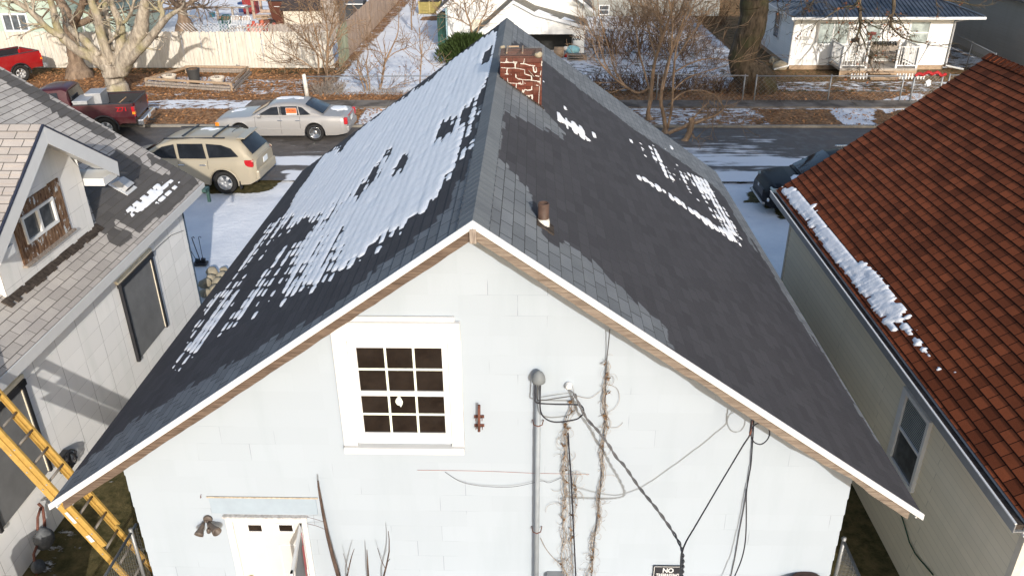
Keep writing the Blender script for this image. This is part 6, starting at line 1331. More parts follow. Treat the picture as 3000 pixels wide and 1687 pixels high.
def body_shell(t, x0, x1, belt, halfw, base, axles, ar, wr, mat, crown=.03, name='body', ends=True, top=True):
    xs = sorted(set([round(v, 3) for v in np.linspace(x0, x1, 64)]+[a+s for a in axles for s in np.linspace(-ar-.012, ar+.012, 25)])); xs = [x for x in xs if x0 <= x <= x1]
    prof = []
    for x in xs:
        w = lerp_tab(halfw, x); zb = lerp_tab(base, x); zt = lerp_tab(belt, x); za = arch(x, axles, ar, wr, zb); H_ = zt-zb
        zs = [za, max(zb+H_*.22, za+.02), max(zb+H_*.5, za+.035), max(zb+H_*.74, za+.05), max(zb+H_*.92, za+.07), zt, zt+crown*.8, zt+crown]
        ws = [w*.955, w*.99, w*1.0, w*.985, w*.955, w*.90, w*.55, 0]
        prof.append([(x, ws[i], zs[i]) for i in range(8)])
    n = 8; vs, fs = [], []
    for p in prof: vs += [(a, -b, c) for a, b, c in p]+[(a, b, c) for a, b, c in reversed(p[:-1])]
    m_ = 2*n-1
    k = len(prof); fs = [(i*m_+j, (i+1)*m_+j, (i+1)*m_+j+1, i*m_+j+1) for i in range(k-1) for j in range(m_-1)]
    if ends: fs += [tuple(range(m_)), tuple((k-1)*m_+j for j in range(m_-1, -1, -1))]
    fs = [f[::-1] for f in fs]
    mb = MB(); mb.raw(vs, fs); o = mb.build(name, mat, t, world=False)
    o.data.polygons.foreach_set('use_smooth', [True]*len(o.data.polygons))
    bm = bmesh.new(); bm.from_mesh(o.data); bmesh.ops.recalc_face_normals(bm, faces=bm.faces); bm.to_mesh(o.data); bm.free()
    md = o.modifiers.new('edge', 'EDGE_SPLIT'); md.split_angle = R(42)
    # dark inside of the wheel arches and underside
    mb = MB(); wmin = min(h[1] for h in halfw)*.86; mb.box(((x0+x1)/2, 0, .38), (x1-x0-.35, wmin*1.5, .3)); 
    for a in axles: mb.box((a, 0, wr+.10), (ar*2.0, wmin*1.72, .42))
    mb.build('underbody', M['black'], t, world=False)
    return o
def cabin(t, st, wb, mat, belt, roofmat=None):
    """st: (x, ztop, halfwidth top) from front to back"""
    vs, fs = [], []
    for (x, z, w) in st:
        zb = min(lerp_tab(belt, x), z); f = 0 if z-zb < .02 else 1
        ww = w if f else wb*.97
        p = [(x, wb, zb-.03), (x, (wb+ww)/2+.012*f, (zb+z)/2), (x, ww, z-.055*f), (x, ww*.90, z-.012*f), (x, ww*.5, z+.012*f), (x, 0, z+.018*f)]
        vs += [(a, -b, c) for a, b, c in p]+[(a, b, c) for a, b, c in reversed(p[:-1])]
    m_ = 11; k = len(st); fs = [(i*m_+j, (i+1)*m_+j, (i+1)*m_+j+1, i*m_+j+1) for i in range(k-1) for j in range(m_-1)]
    mb = MB(); mb.raw(vs, fs); o = mb.build('cabin', mat, t, world=False); o.data.polygons.foreach_set('use_smooth', [True]*len(o.data.polygons))
    bm = bmesh.new(); bm.from_mesh(o.data); bmesh.ops.recalc_face_normals(bm, faces=bm.faces); bm.to_mesh(o.data); bm.free()
    md = o.modifiers.new('edge', 'EDGE_SPLIT'); md.split_angle = R(38); return o
def side_glass(cab, poly, wb, st, belt, gm, off=.024, name='side_window'):
    top = lambda x: float(np.interp(-x, [-s[0] for s in st], [s[1] for s in st])); wt = lambda x: float(np.interp(-x, [-s[0] for s in st], [s[2] for s in st]))
    def P(x, z, s):
        zb = lerp_tab(belt, x); zt = top(x)-.055; f = (z-zb)/max(zt-zb, .05); f = max(0, min(1, f)); y = wb+(wt(x)-wb)*f+.013*math.sin(math.pi*f)
        return Vector((x, s*(y+off), z))
    for s in (-1, 1):
        mb = MB(); pts = []
        for a, b in zip(poly, poly[1:]+poly[:1]): pts += [(a[0]+(b[0]-a[0])*i/4, a[1]+(b[1]-a[1])*i/4) for i in range(4)]
        V = [P(x, z, s) for x, z in pts]; c = sum(V, Vector())/len(V); mb.raw(V+[c], [(i, (i+1) % len(V), len(V)) if s > 0 else ((i+1) % len(V), i, len(V)) for i in range(len(V))]); mb.build(name, gm, cab, world=False)
def pane(cab, c4_, gm, name='rear_window', off=.02):
    P = [Vector(p) for p in c4_]; n = (P[1]-P[0]).cross(P[3]-P[0]).normalized()
    mb = MB(); N = 8; vs = []
    for i in range(N+1):
        for j in (0, 1): a = P[0].lerp(P[1], i/N) if j == 0 else P[3].lerp(P[2], i/N); vs.append(a+n*(off+.03*math.sin(math.pi*i/N)))
    mb.raw(vs, [(2*i, 2*i+2, 2*i+3, 2*i+1) for i in range(N)]); return mb.build(name, gm, cab, world=False, smooth=True)
def seam(t, pts, wall, mat=None, w=.008, name='door_seam'):
    mb = MB()
    for a, b in zip(pts, pts[1:]): mb.bar(a, b, w, w)
    mb.build(name, M['black'], t, world=False)
def handle(t, x, y, z): 
    mb = MB(); mb.box((x, y, z), (.20, .03, .035)); mb.build('door_handle', t.get('_hm') and M['chrome'] or M['chrome'], t, world=False, bevel=.01)
def snow_patch(t, c, d, seed=1):
    mb = MB(); N = 22; rg = np.random.default_rng(seed); vs = []
    for i in range(N+1):
        for j in range(N+1):
            x, y = i/N*2-1, j/N*2-1; r = math.hypot(x, y); e = .30+1.05*float(fbm(np.array(x*1.9+seed*3.7), np.array(y*1.9+seed)))-r
            vs.append((c[0]+x*d[0], c[1]+y*d[1], c[2]+(.025*min(1, e*5) if e > 0 else -.03)-.05*abs(y)**2*d[1]))
    fs = [(i*(N+1)+j, (i+1)*(N+1)+j, (i+1)*(N+1)+j+1, i*(N+1)+j+1) for i in range(N) for j in range(N)]
    mb.raw(vs, fs); mb.build('snow_cover', M['snow'], t, world=False, smooth=True)
gl = glass('car_glass', (.010, .011, .013), .06, .3)
# silver sedan
silver = paint('silver_paint', (.33, .315, .30), .2, .12)
t = thing('parked_car', 'silver four door sedan with a FOR SALE sign in its window', 'car', (-9.22, 29.6, .04), math.pi); t.scale = (.93, .93, .93)
belt = [(-2.74, .86), (-2.6, .96), (-1.8, 1.0), (-1.0, .98), (1.0, .96), (1.9, .90), (2.4, .80), (2.5, .70)]; hw_ = [(-2.74, .78), (-2.62, .88), (-2.0, .93), (-1, .945), (1.2, .945), (2.0, .92), (2.4, .84), (2.5, .72)]
ax = (1.465, -1.465); body_shell(t, -2.74, 2.5, belt, hw_, [(-2.74, .32), (-2.3, .24), (2.2, .22), (2.5, .30)], ax, .40, .34, silver)
st = [(1.02, .965, .84), (.72, 1.14, .80), (.30, 1.36, .71), (.0, 1.42, .68), (-.5, 1.44, .67), (-1.0, 1.40, .68), (-1.35, 1.26, .74), (-1.78, 1.02, .80), (-1.9, 1.0, .84)]; cb = cabin(t, st, .835, silver, belt)
side_glass(cb, [(.72, 1.03), (.20, 1.30), (-.06, 1.33), (-.12, 1.03)], .835, st, belt, gl); side_glass(cb, [(-.22, 1.03), (-.18, 1.335), (-.82, 1.34), (-.90, 1.03)], .835, st, belt, gl); side_glass(cb, [(-.94, 1.03), (-.86, 1.335), (-1.02, 1.30), (-1.36, 1.05)], .835, st, belt, gl)
pane(cb, [(-1.80, -.68, 1.035), (-1.80, .68, 1.035), (-1.12, .58, 1.375), (-1.12, -.58, 1.375)][::-1], gl, off=.016); pane(cb, [(.98, -.72, 1.0), (.98, .72, 1.0), (.34, .60, 1.35), (.34, -.60, 1.35)], gl, 'windscreen', off=.016)
for s in (-1, 1):
    for x, h0 in ((-.17, .3), (.83, .45), (-.93, .45)): seam(t, [(x, s*.932, h0), (x, s*.948, .6), (x, s*.905, .97)], 0)
    handle(t, .02-.18, s*.935, .84); handle(t, -.93+.13-.06, s*.935, .84)
    mb = MB(); mb.box((-.17, s*.80, 1.18), (.07, .03, .32)); mb.build('pillar_trim', M['chrome'], t, world=False)
    mb = MB(); mb.box((-2.70, s*.80, .80), (.14, .14, .26)); mb.build('tail_lamp', M['tail'], t, world=False, bevel=.02)
    mb = MB(); mb.box((2.36, s*.80, .66), (.16, .12, .16)); mb.build('headlight', M['amber'], t, world=False, bevel=.02)
    mb = MB(); mb.box((0, s*.945, .50), (2.0, .02, .05)); mb.build('side_trim', M['silver_t'] if 'silver_t' in M else silver, t, world=False, bevel=.005)
    mb = MB(); mb.box((.62, s*1.0, 1.03), (.12, .16, .12)); mb.build('mirror', silver, t, world=False, bevel=.03)
    for a in ax: car_wheel(t, a, s*.80, .34, s, M['chrome'], flat=True, rim=.68)
mb = MB(); mb.box((-2.74, 0, .48), (.12, 1.62, .22)); mb.build('bumper', silver, t, world=False, bevel=.04)
mb = MB(); mb.box((-2.775, 0, .76), (.02, .34, .16)); mb.build('number_plate', M['plate'], t, world=False)
mb = MB(); mb.box((-2.75, 0, .92), (.03, .9, .03)); mb.build('brake_light', M['tail'], t, world=False)
snow_patch(t, (-2.2, -.25, 1.010), (.40, .55), 3); snow_patch(t, (-.35, -.2, 1.43), (.55, .35), 5); snow_patch(t, (1.65, -.3, .925), (.42, .40), 8)
mb = MB(); mb.box((-.62, .835, 1.17), (.42, .006, .28)); fs_ = mb.build('sale_sign', M['white'], t, world=False); mb = MB(); mb.box((-.62, .840, 1.20), (.40, .006, .20)); mb.build('sign_panel', plain('orange_sign', (.72, .16, .05), .6), fs_, world=False)
def local_text(body, size, loc, mat, parent, rot, sx=1):
    o = text(body, size, (0, 0, 0), mat, None, sx, rot); o.parent = parent; o.location = loc; return o
local_text('FOR SALE', .10, (-.62, .845, 1.20), M['black'], fs_, (R(90), 0, R(180)), .8)
# tan people carrier
beige = paint('champagne_paint', (.36, .31, .225), .12, .12)
t = thing('parked_car', 'champagne coloured SUV parked on the snowy kerb with its tail to the right', 'car', (-10.74, 24.35, .03), math.pi-.05)
belt = [(-2.45, 1.02), (-2.3, 1.10), (-1.0, 1.06), (1.0, 1.02), (1.6, .98), (2.15, .86), (2.35, .68)]; hw_ = [(-2.45, .74), (-2.3, .86), (-1.9, .915), (-1, .93), (1.2, .93), (1.9, .90), (2.25, .80), (2.35, .66)]
ax = (1.445, -1.445); body_shell(t, -2.45, 2.35, belt, hw_, [(-2.45, .42), (-2.2, .30), (2.1, .26), (2.35, .36)], ax, .425, .355, beige)
st = [(1.35, 1.02, .84), (1.0, 1.22, .80), (.45, 1.52, .72), (.1, 1.63, .69), (-.6, 1.69, .685), (-1.5, 1.67, .67), (-1.95, 1.62, .64), (-2.15, 1.45, .66), (-2.36, 1.12, .74), (-2.42, 1.06, .80)]; cb = cabin(t, st, .835, beige, belt)
side_glass(cb, [(.92, 1.10), (.40, 1.42), (.02, 1.50), (-.06, 1.09)], .835, st, belt, gl); side_glass(cb, [(-.14, 1.09), (-.08, 1.515), (-.88, 1.53), (-.98, 1.10)], .835, st, belt, gl); side_glass(cb, [(-1.06, 1.12), (-.98, 1.53), (-1.45, 1.50), (-1.75, 1.40), (-1.98, 1.17)], .835, st, belt, gl)
pane(cb, [(-2.33, .66, 1.19), (-2.33, -.66, 1.19), (-1.99, -.56, 1.575), (-1.99, .56, 1.575)], gl, off=.03); pane(cb, [(1.3, -.74, 1.06), (1.3, .74, 1.06), (.48, .62, 1.50), (.48, -.62, 1.50)], gl, 'windscreen', off=.02)
mb = MB(); mb.box((-2.02, 0, 1.66), (.26, 1.16, .035)); mb.build('spoiler', beige, t, world=False, bevel=.012)
for s in (-1, 1):
    for x in (-.10, .95): seam(t, [(x, s*.918, .35), (x, s*.935, .65), (x, s*.895, 1.04)], 0)
    seam(t, [(-1.02, s*.93, .80), (-1.02, s*.90, 1.06)], 0)
    handle(t, .08-.28, s*.928, .92); handle(t, -.86, s*.928, .92)
    mb = MB(); mb.box((-2.26, s*.78, .96), (.26, .16, .22)); mb.build('tail_lamp', M['tail'], t, world=False, bevel=.03)
    mb = MB(); mb.bar((.35, s*.62, 1.64), (-1.55, s*.60, 1.68), .05, .035); mb.build('roof_rail', M['black'], t, world=False, bevel=.01)
    mb = MB(); mb.box((.85, s*1.0, 1.12), (.14, .18, .14)); mb.build('mirror', beige, t, world=False, bevel=.03)
    mb = MB(); pts = [(-1.445+.46*math.cos(a), s*.942, .355+.46*math.sin(a)) for a in np.linspace(-.15, math.pi+.15, 18)]; mb.tube(pts, .022, 6); mb.build('arch_lip', beige, t, world=False, smooth='auto')
    mb = MB(); mb.box((-1.93, s*.84, .30), (.02, .16, .26)); mb.build('mud_flap', M['black'], t, world=False)
    mb = MB(); mb.box((2.2, s*.72, .74), (.2, .2, .14)); mb.build('headlight', M['plate'], t, world=False, bevel=.02)
    for a in ax: car_wheel(t, a, s*.81, .355, s, M['alloy'], rim=.66)
for x in (-.25, -1.2): mb = MB(); mb.box((x, 0, 1.722), (.05, 1.22, .03)); mb.build('cross_bar', M['black'], t, world=False)
mb = MB(); mb.box((-2.44, 0, .58), (.16, 1.55, .30)); mb.build('bumper', beige, t, world=False, bevel=.06)
mb = MB(); mb.box((-2.475, 0, .88), (.02, .34, .16)); mb.build('number_plate', M['plate'], t, world=False)
mb = MB(); mb.tube([(-1.55, .0, 1.69), (-1.6, 0, 1.74), (-1.85, 0, 1.86)], .008, 5); mb.build('aerial', M['black'], t, world=False)
snow_patch(t, (-.75, -.25, 1.685), (.32, .22), 11)
# pickups
def pickup(label, loc, rz, col, snow=False, boxes=False):
    t = thing('pickup_truck', label, 'pickup', loc, rz)
    belt = [(2.75, .86), (2.5, 1.05), (1.4, 1.13), (.9, 1.16), (-.72, 1.18)]; hw_ = [(2.75, .80), (2.6, .92), (2, .97), (-.72, .97)]; ax = (1.85, -1.75)
    body_shell(t, -.72, 2.75, belt, hw_, [(-.8, .42), (2.75, .45)], (1.85,), .46, .40, col)
    st = [(1.1, 1.16, .86), (.75, 1.45, .80), (.45, 1.76, .72), (.2, 1.84, .70), (-.45, 1.85, .70), (-.60, 1.78, .71), (-.70, 1.22, .84)]; cb = cabin(t, st, .87, col, belt)
    side_glass(cb, [(.72, 1.22), (.38, 1.68), (-.28, 1.72), (-.38, 1.22)], .87, st, belt, gl); pane(cb, [(-.70, .72, 1.28), (-.70, -.72, 1.28), (-.60, -.60, 1.74), (-.60, .60, 1.74)], gl, off=.02); pane(cb, [(1.08, -.74, 1.2), (1.08, .74, 1.2), (.48, .62, 1.72), (.48, -.62, 1.72)], gl, 'windscreen')
    # bed
    xs = sorted(set([round(v, 3) for v in np.linspace(-2.85, -.76, 26)]+[-1.75+s for s in np.linspace(-.47, .47, 21)]))
    for s in (-1, 1):
        vs = []
        for x in xs:
            za = arch(x, (-1.75,), .46, .40, .48 if x > -2.3 else .55); vs += [(x, s*.94, za), (x, s*.985, max(.8, za+.02)), (x, s*.975, 1.08), (x, s*.96, 1.24), (x, s*.955, 1.27), (x, s*.87, 1.27), (x, s*.86, .75)]
        n = 7; mb = MB(); mb.raw(vs, [(i*n+j, (i+1)*n+j, (i+1)*n+j+1, i*n+j+1) for i in range(len(xs)-1) for j in range(n-1)]+[tuple(range(n)), tuple((len(xs)-1)*n+j for j in range(n))]); mb.build('bed_side', col, t, world=False, smooth=False)
        mb = MB(); pts = [(-1.75+.47*math.cos(a), s*.985, .40+.47*math.sin(a)) for a in np.linspace(-.1, math.pi+.1, 16)]; mb.tube(pts, .03, 6); mb.build('arch_trim', M['black'], t, world=False)
        mb = MB(); mb.box((-2.83, s*.90, .98), (.10, .16, .36)); mb.build('tail_lamp', M['tail'], t, world=False, bevel=.01); mb = MB(); mb.box((-2.84, s*.905, .93), (.10, .16, .09)); mb.build('indicator', M['amber'], t, world=False)
        mb = MB(); mb.box((-1.8, s*.905, 1.283), (2.1, .11, .02)); mb.build('rail_cap', M['black'], t, world=False)
        handle(t, -.2, s*.96, .98); seam(t, [(-.40, s*.955, .5), (-.40, s*.975, .8), (-.40, s*.93, 1.15)], 0)
        for a in ax: car_wheel(t, a, s*.84, .40, s, M['alloy'], wid=.26, rim=.58)
        mb = MB(); mb.box((.6, s*1.1, 1.25), (.12, .2, .2)); mb.build('mirror', M['black'], t, world=False, bevel=.03)
    mb = MB(); mb.box((-2.86, 0, .98), (.06, 1.62, .56)); tg = mb.build('tailgate', col, t, world=False, bevel=.015); mb = MB(); mb.box((-2.895, 0, 1.12), (.01, .22, .07)); mb.build('latch', M['black'], tg, world=False)
    mb = MB(); mb.box((-2.87, 0, 1.265), (.07, 1.6, .02)); mb.build('tailgate_cap', M['black'], tg, world=False)
    mb = MB(); mb.box((-1.8, 0, .74), (2.1, 1.74, .04)); mb.box((-.78, 0, 1.0), (.05, 1.74, .52)); mb.build('bed_liner', M['black'], t, world=False)
    for s in (-1, 1): mb = MB(); mb.box((-1.8, s*.855, 1.0), (2.08, .015, .5)); mb.build('bed_liner', M['black'], t, world=False)
    mb = MB(); mb.box((-3.0, 0, .56), (.2, 1.85, .20)); mb.build('bumper', M['chrome'] if boxes else M['galv'], t, world=False, bevel=.03); mb = MB(); mb.box((-3.105, .0, .60), (.01, .32, .15)); mb.build('number_plate', M['plate'], t, world=False)
    mb = MB(); mb.tube([(-3.05, 0, .42), (-3.25, 0, .42), (-3.25, 0, .50)], .03, 8); mb.build('tow_hitch', M['black'], t, world=False)
    if boxes:
        for s in (1,):
            local_text('Z71', .22, (-2.45, .992, 1.08), M['tail'], t, (R(90), 0, R(180)), 1.1)
    if snow: snow_patch(t, (-1.6, 0, .80), (.9, .75), 4)
    return t
maroon = paint('maroon_paint', (.050, .006, .010), .1, .10); red = paint('bright_red_paint', (.27, .008, .010), .1, .08)
a = .17; hd = Vector((-math.cos(a), -math.sin(a), 0)); lf = Vector((-hd.y, hd.x, 0)); pr_ = Vector((-14.58, 29.25, 0))-lf*.95+hd*2.86
pk_ = pickup('maroon pickup with silver toolboxes in its bed, parked across the street', (pr_.x, pr_.y, .03), math.pi+a, maroon, boxes=True)
for (x, y, z, l, w, h, lab) in ((-1.02, .35, .98, .5, 1.0, .42, 'nearer of two silver toolboxes across the maroon pickup bed'), (-1.25, -.35, 1.02, .55, .85, .5, 'farther of two silver toolboxes in the maroon pickup bed')):
    p = Vector((pr_.x, pr_.y, .03))+hd*x+lf*y+Vector((0, 0, z+.18)); tb = thing('toolbox', lab, 'toolbox', p, math.pi+a)
    mb = MB(); mb.box((0, 0, 0), (l, w, h)); mb.build('body', M['alloy'], tb, world=False, bevel=.01); mb = MB(); mb.box((0, 0, h/2+.02), (l+.03, w+.03, .05)); mb.build('lid', M['alloy'], tb, world=False, bevel=.01)
p = Vector((pr_.x, pr_.y, .03))+hd*(-1.7)+lf*.3+Vector((0, 0, .78)); mb = MB(); rock(mb, p, (.4, .3, .06), 5); o = mb.build('snow_heap', M['snow'], None, smooth=True, label='little heap of snow in the maroon pickup bed', category='snow')
mb = MB(); mb.tube([p+Vector((.1, .1, .1)), p+Vector((.7, .3, .55))], .02, 5); mb.tube([p+Vector((.1, .1, .1)), p+Vector((.6, -.2, .35))], .015, 5); mb.build('branch', M['bark_tan'], None, label='broken branch lying in the maroon pickup bed', category='branch')
hd = Vector((-.52, -.85, 0)).normalized(); lf = Vector((-hd.y, hd.x, 0)); pr_ = Vector((-23.35, 39.0, 0))-lf*.95+hd*2.86
pickup('bright red pickup with snow in its bed, at the left edge before the white fence', (pr_.x, pr_.y, .03), math.atan2(hd.y, hd.x), red, snow=True)
# dark car behind the red roof
navy = paint('black_blue_paint', (.006, .008, .012), .0, .05); navy.node_tree.nodes['Principled BSDF'].inputs['Specular IOR Level'].default_value = .08; navy.node_tree.nodes['Principled BSDF'].inputs['Coat Weight'].default_value = .05
t = thing('parked_car', 'black snow dusted crossover half hidden behind the red roof', 'car', (8.95, 22.55, .0), math.pi); t.scale = (1, .98, .98)
belt = [(-2.25, .98), (-1.0, 1.05), (.9, 1.02), (1.5, .98), (2.1, .88), (2.32, .66)]; hw_ = [(-2.25, .80), (-1.9, .90), (1.4, .92), (1.9, .88), (2.2, .76), (2.32, .58)]; ax = (1.4, -1.3)
body_shell(t, -2.25, 2.32, belt, hw_, [(-2.25, .4), (2.1, .26), (2.32, .36)], ax, .41, .35, navy)
st = [(1.25, 1.03, .84), (.85, 1.28, .78), (.35, 1.58, .70), (.0, 1.66, .68), (-1.2, 1.68, .66), (-1.8, 1.58, .64), (-2.15, 1.1, .76)]; cb = cabin(t, st, .83, navy, belt)
side_glass(cb, [(.85, 1.1), (.35, 1.44), (-.1, 1.5), (-.15, 1.1)], .83, st, belt, gl); side_glass(cb, [(-.25, 1.1), (-.2, 1.5), (-1.1, 1.5), (-1.4, 1.12)], .83, st, belt, gl); pane(cb, [(1.2, -.74, 1.08), (1.2, .74, 1.08), (.42, .62, 1.56), (.42, -.62, 1.56)], gl, 'windscreen')
pane(cb, [(-2.1, .66, 1.16), (-2.1, -.66, 1.16), (-1.84, -.56, 1.53), (-1.84, .56, 1.53)], gl, off=.03)
for s in (-1, 1):
    for a_ in ax: car_wheel(t, a_, s*.80, .35, s, M['alloy'])
    mb = MB(); mb.box((2.06, s*.70, .80), (.22, .24, .12)); mb.build('headlight', M['glass_pale'], t, world=False, bevel=.03)
    mb = MB(); mb.box((2.18, s*.66, .50), (.12, .2, .12)); mb.build('fog_lamp', M['chrome'], t, world=False, bevel=.03)
    mb = MB(); mb.box((.78, s*.98, 1.12), (.14, .18, .13)); mb.build('mirror', navy, t, world=False, bevel=.03)
    mb = MB(); mb.bar((.1, s*.60, 1.70), (-1.5, s*.58, 1.72), .04, .03); mb.build('roof_rail', M['chrome'], t, world=False)
mb = MB(); mb.box((2.30, 0, .62), (.05, 1.0, .22)); mb.build('front_grille', M['black'], t, world=False, bevel=.02); mb = MB(); mb.box((2.33, 0, .72), (.02, .14, .08)); mb.build('emblem', M['chrome'], t, world=False, bevel=.02)
mb = MB(); mb.box((2.30, 0, .36), (.12, 1.3, .06)); mb.build('bumper_strip', M['alloy'], t, world=False, bevel=.02)
snow_patch(t, (1.30, .30, 1.02), (.26, .30), 21); snow_patch(t, (-.9, 0, 1.69), (.8, .5), 6)
# ------------------------------------------------------------------ trees
def smooth_path(P, k=4):
    Q = []
    for i in range(len(P)-1):
        p0, p1, p2, p3 = P[max(i-1, 0)], P[i], P[i+1], P[min(i+2, len(P)-1)]
        for j in range(k):
            t = j/k; Q.append(.5*((2*p1)+(-p0+p2)*t+(2*p0-5*p1+4*p2-p3)*t*t+(-p0+3*p1-3*p2+p3)*t**3))
    return Q+[P[-1]]
def grow(mb, p, d, L, r, lvl, rg, kids=4, spread=.9, up=.25, rmin=.007, curl=.25, nseg=5, leaf=None):
    pts = [Vector(p)]; d = Vector(d).normalized(); seg = L/nseg
    for i in range(nseg):
        d = (d+Vector((rg.uniform(-1, 1), rg.uniform(-1, 1), rg.uniform(-1, 1)))*curl+Vector((0, 0, up))*.18).normalized(); pts.append(pts[-1]+d*seg)
    r1 = max(rmin, r*.35); mb.tube(pts, [max(rmin, r+(r1-r)*i/nseg) for i in range(nseg+1)], 5 if r > .03 else 4 if r > .015 else 3, cap=False)
    if leaf is not None and lvl == 0 and rg.random() < leaf[1]:
        for _ in range(rg.randint(1, 4)):
            c = pts[rg.randint(1, nseg)]; s = rg.uniform(.06, .12); a = Vector((rg.uniform(-1, 1), rg.uniform(-1, 1), rg.uniform(-1, .3))).normalized()*s; b = Vector((rg.uniform(-1, 1), rg.uniform(-1, 1), rg.uniform(-1, 1))).normalized()*s*.6
            leaf[0].face([c, c+a*.5+b, c+a*1.1, c+a*.5-b])
    if lvl <= 0: return
    for k in range(kids):
        f = (k+rg.uniform(.3, 1))/kids; q = min(nseg-1, int(f*nseg)); bp = pts[q].lerp(pts[q+1], f*nseg-q if f < 1 else 1)
        t = (pts[q+1]-pts[q]).normalized(); v = Vector((rg.uniform(-1, 1), rg.uniform(-1, 1), rg.uniform(-1, 1))).cross(t).normalized()
        grow(mb, bp, t+v*spread*rg.uniform(.6, 1.2), L*rg.uniform(.42, .68)*(1.1-.4*f), max(rmin, r*.5*(1.15-.4*f)), lvl-1, rg, max(2, kids-1), spread, up, rmin, curl, max(3, nseg-1), leaf)
def tree(label, base, trunk, limbs, mat, seed, crown_kw=None, name='bare_tree', twigs=5, group=None, leafmat=None, leafp=.5, lab2=None, wob=.06, smooth_trunk=True):
    """trunk/limbs: lists of (point, radius)"""
    rg = random.Random(seed); t = thing(name, label, 'tree', base, group=group); mb = MB(); nm = 0
    def lay(mb, path, nseg=4, n=10, w=wob):
        P = smooth_path([Vector(p) for p, _ in path], nseg); k = len(path); rs = [float(np.interp(i/nseg, range(k), [r for _, r in path])) for i in range(len(P))]
        P = [p+Vector((rg.uniform(-1, 1), rg.uniform(-1, 1), 0))*min(rs[i], .25)*w*(0 < i) for i, p in enumerate(P)]; rs = [r*(1+rg.uniform(-.07, .07)*min(1, .25/r)) for r in rs]
        mb.tube(P, rs, n); return P, rs
    lay(mb, trunk, 6, 14); mb.build('trunk', mat, t, smooth='auto' if not smooth_trunk else True)
    lf_ = MB() if leafmat else None
    kw = dict(kids=4, spread=.9, up=.3, rmin=.009, curl=.25); kw.update(crown_kw or {}); lv = kw.pop('lvl', 2); Lf = kw.pop('L', 2.)
    for li, l in enumerate(limbs):
        tw = twigs; 
        if isinstance(l, tuple): l, tw = l
        mb = MB(); P, rs = lay(mb, l, 5, 9)
        for k in range(tw):
            f = rg.uniform(.30, 1.); q = min(len(P)-2, int(f*(len(P)-1))); d = (P[q+1]-P[q]).normalized(); v = Vector((rg.uniform(-1, 1), rg.uniform(-1, 1), rg.uniform(-.4, 1))).cross(d).normalized()
            grow(mb, P[q], d*.6+v*.9, Lf*rg.uniform(.6, 1.15), max(.012, min(rs[q]*.5, .06)), lv, rg, leaf=(lf_, leafp) if leafmat else None, **kw)
        grow(mb, P[-1], (P[-1]-P[-2]), Lf*1.1, rs[-1]*.85, lv, rg, leaf=(lf_, leafp) if leafmat else None, **kw)
        mb.build('branch', mat, t, smooth=True)
    if leafmat: lf_.build('leaf', leafmat, t, kind='stuff')
    return t
L1 = lambda x, y, d: aty(x*.4141, y*.4141, d)
def path(o, s, lst, y0, dy=0.):
    """lst of (x, y, radius_px); y0 distance plane; dy lets the limb lean towards or away"""
    out = []; n = len(lst)
    for i, (x, y, r) in enumerate(lst):
        Y = y0+dy*i/max(1, n-1); u, v = o[0]+x*s, o[1]+y*s; p = aty(u, v, Y); D = (p-CAMP).dot(fw); out.append((p, r*s/F_PX*D))
    return out
A_ = ((0, 0), .4141)
base = atz(345, 272)
trk = [(base+Vector((0, 0, -.2)), .62), (base+Vector((0, 0, .25)), .50)]+path(*A_, [(810, 580, 62), (800, 520, 72), (790, 470, 80)], base.y)
tree('big pale maple with thick lopped limbs behind the maroon pickup', base, trk, [
    path(*A_, [(770, 480, 57), (700, 430, 47), (640, 400, 40), (540, 350, 35), (450, 270, 32), (400, 180, 26), (380, 80, 24), (345, -30, 21)], 36.3, -1.2),
    (path(*A_, [(440, 260, 26), (340, 205, 22), (250, 115, 20), (170, 50, 18), (50, -20, 15)], 35.5, -1.0), 9),
    (path(*A_, [(700, 400, 31), (600, 290, 28), (520, 230, 21), (490, 195, 17), (480, 185, 13)], 36.0, .8), 2),
    path(*A_, [(780, 440, 40), (740, 330, 35), (710, 220, 33), (690, 120, 31), (655, 40, 26), (630, -40, 21)], 36.3, -.6),
    path(*A_, [(780, 360, 28), (765, 250, 24), (755, 130, 20), (740, 30, 19), (725, -50, 15)], 36.5, 1.2),
    (path(*A_, [(760, 310, 11), (800, 275, 11), (828, 245, 9)], 36.3, -.5), 0),
    path(*A_, [(830, 460, 42), (850, 350, 38), (855, 250, 34), (850, 170, 30), (815, 90, 24), (780, 0, 20), (770, -50, 17)], 36.3, .3),
    (path(*A_, [(845, 170, 14), (890, 150, 12), (930, 80, 11), (955, -20, 8)], 36.3, -.5), 3),
    path(*A_, [(850, 520, 53), (890, 420, 59), (950, 320, 61), (995, 220, 54), (1010, 120, 45), (1025, 30, 35), (1030, -60, 28)], 36.2, -1.),
    path(*A_, [(880, 470, 26), (950, 390, 31), (1040, 300, 28), (1110, 210, 26), (1180, 130, 20), (1250, 80, 14)], 36.0, -1.6),
    (path(*A_, [(1130, 190, 17), (1150, 100, 17), (1130, 40, 17)], 35.2, .2), 3)], M['bark_pale'], 3, dict(L=1.1, lvl=2, kids=3, curl=.3, up=.2, rmin=.009), twigs=3)
b2 = atz(234, 228)
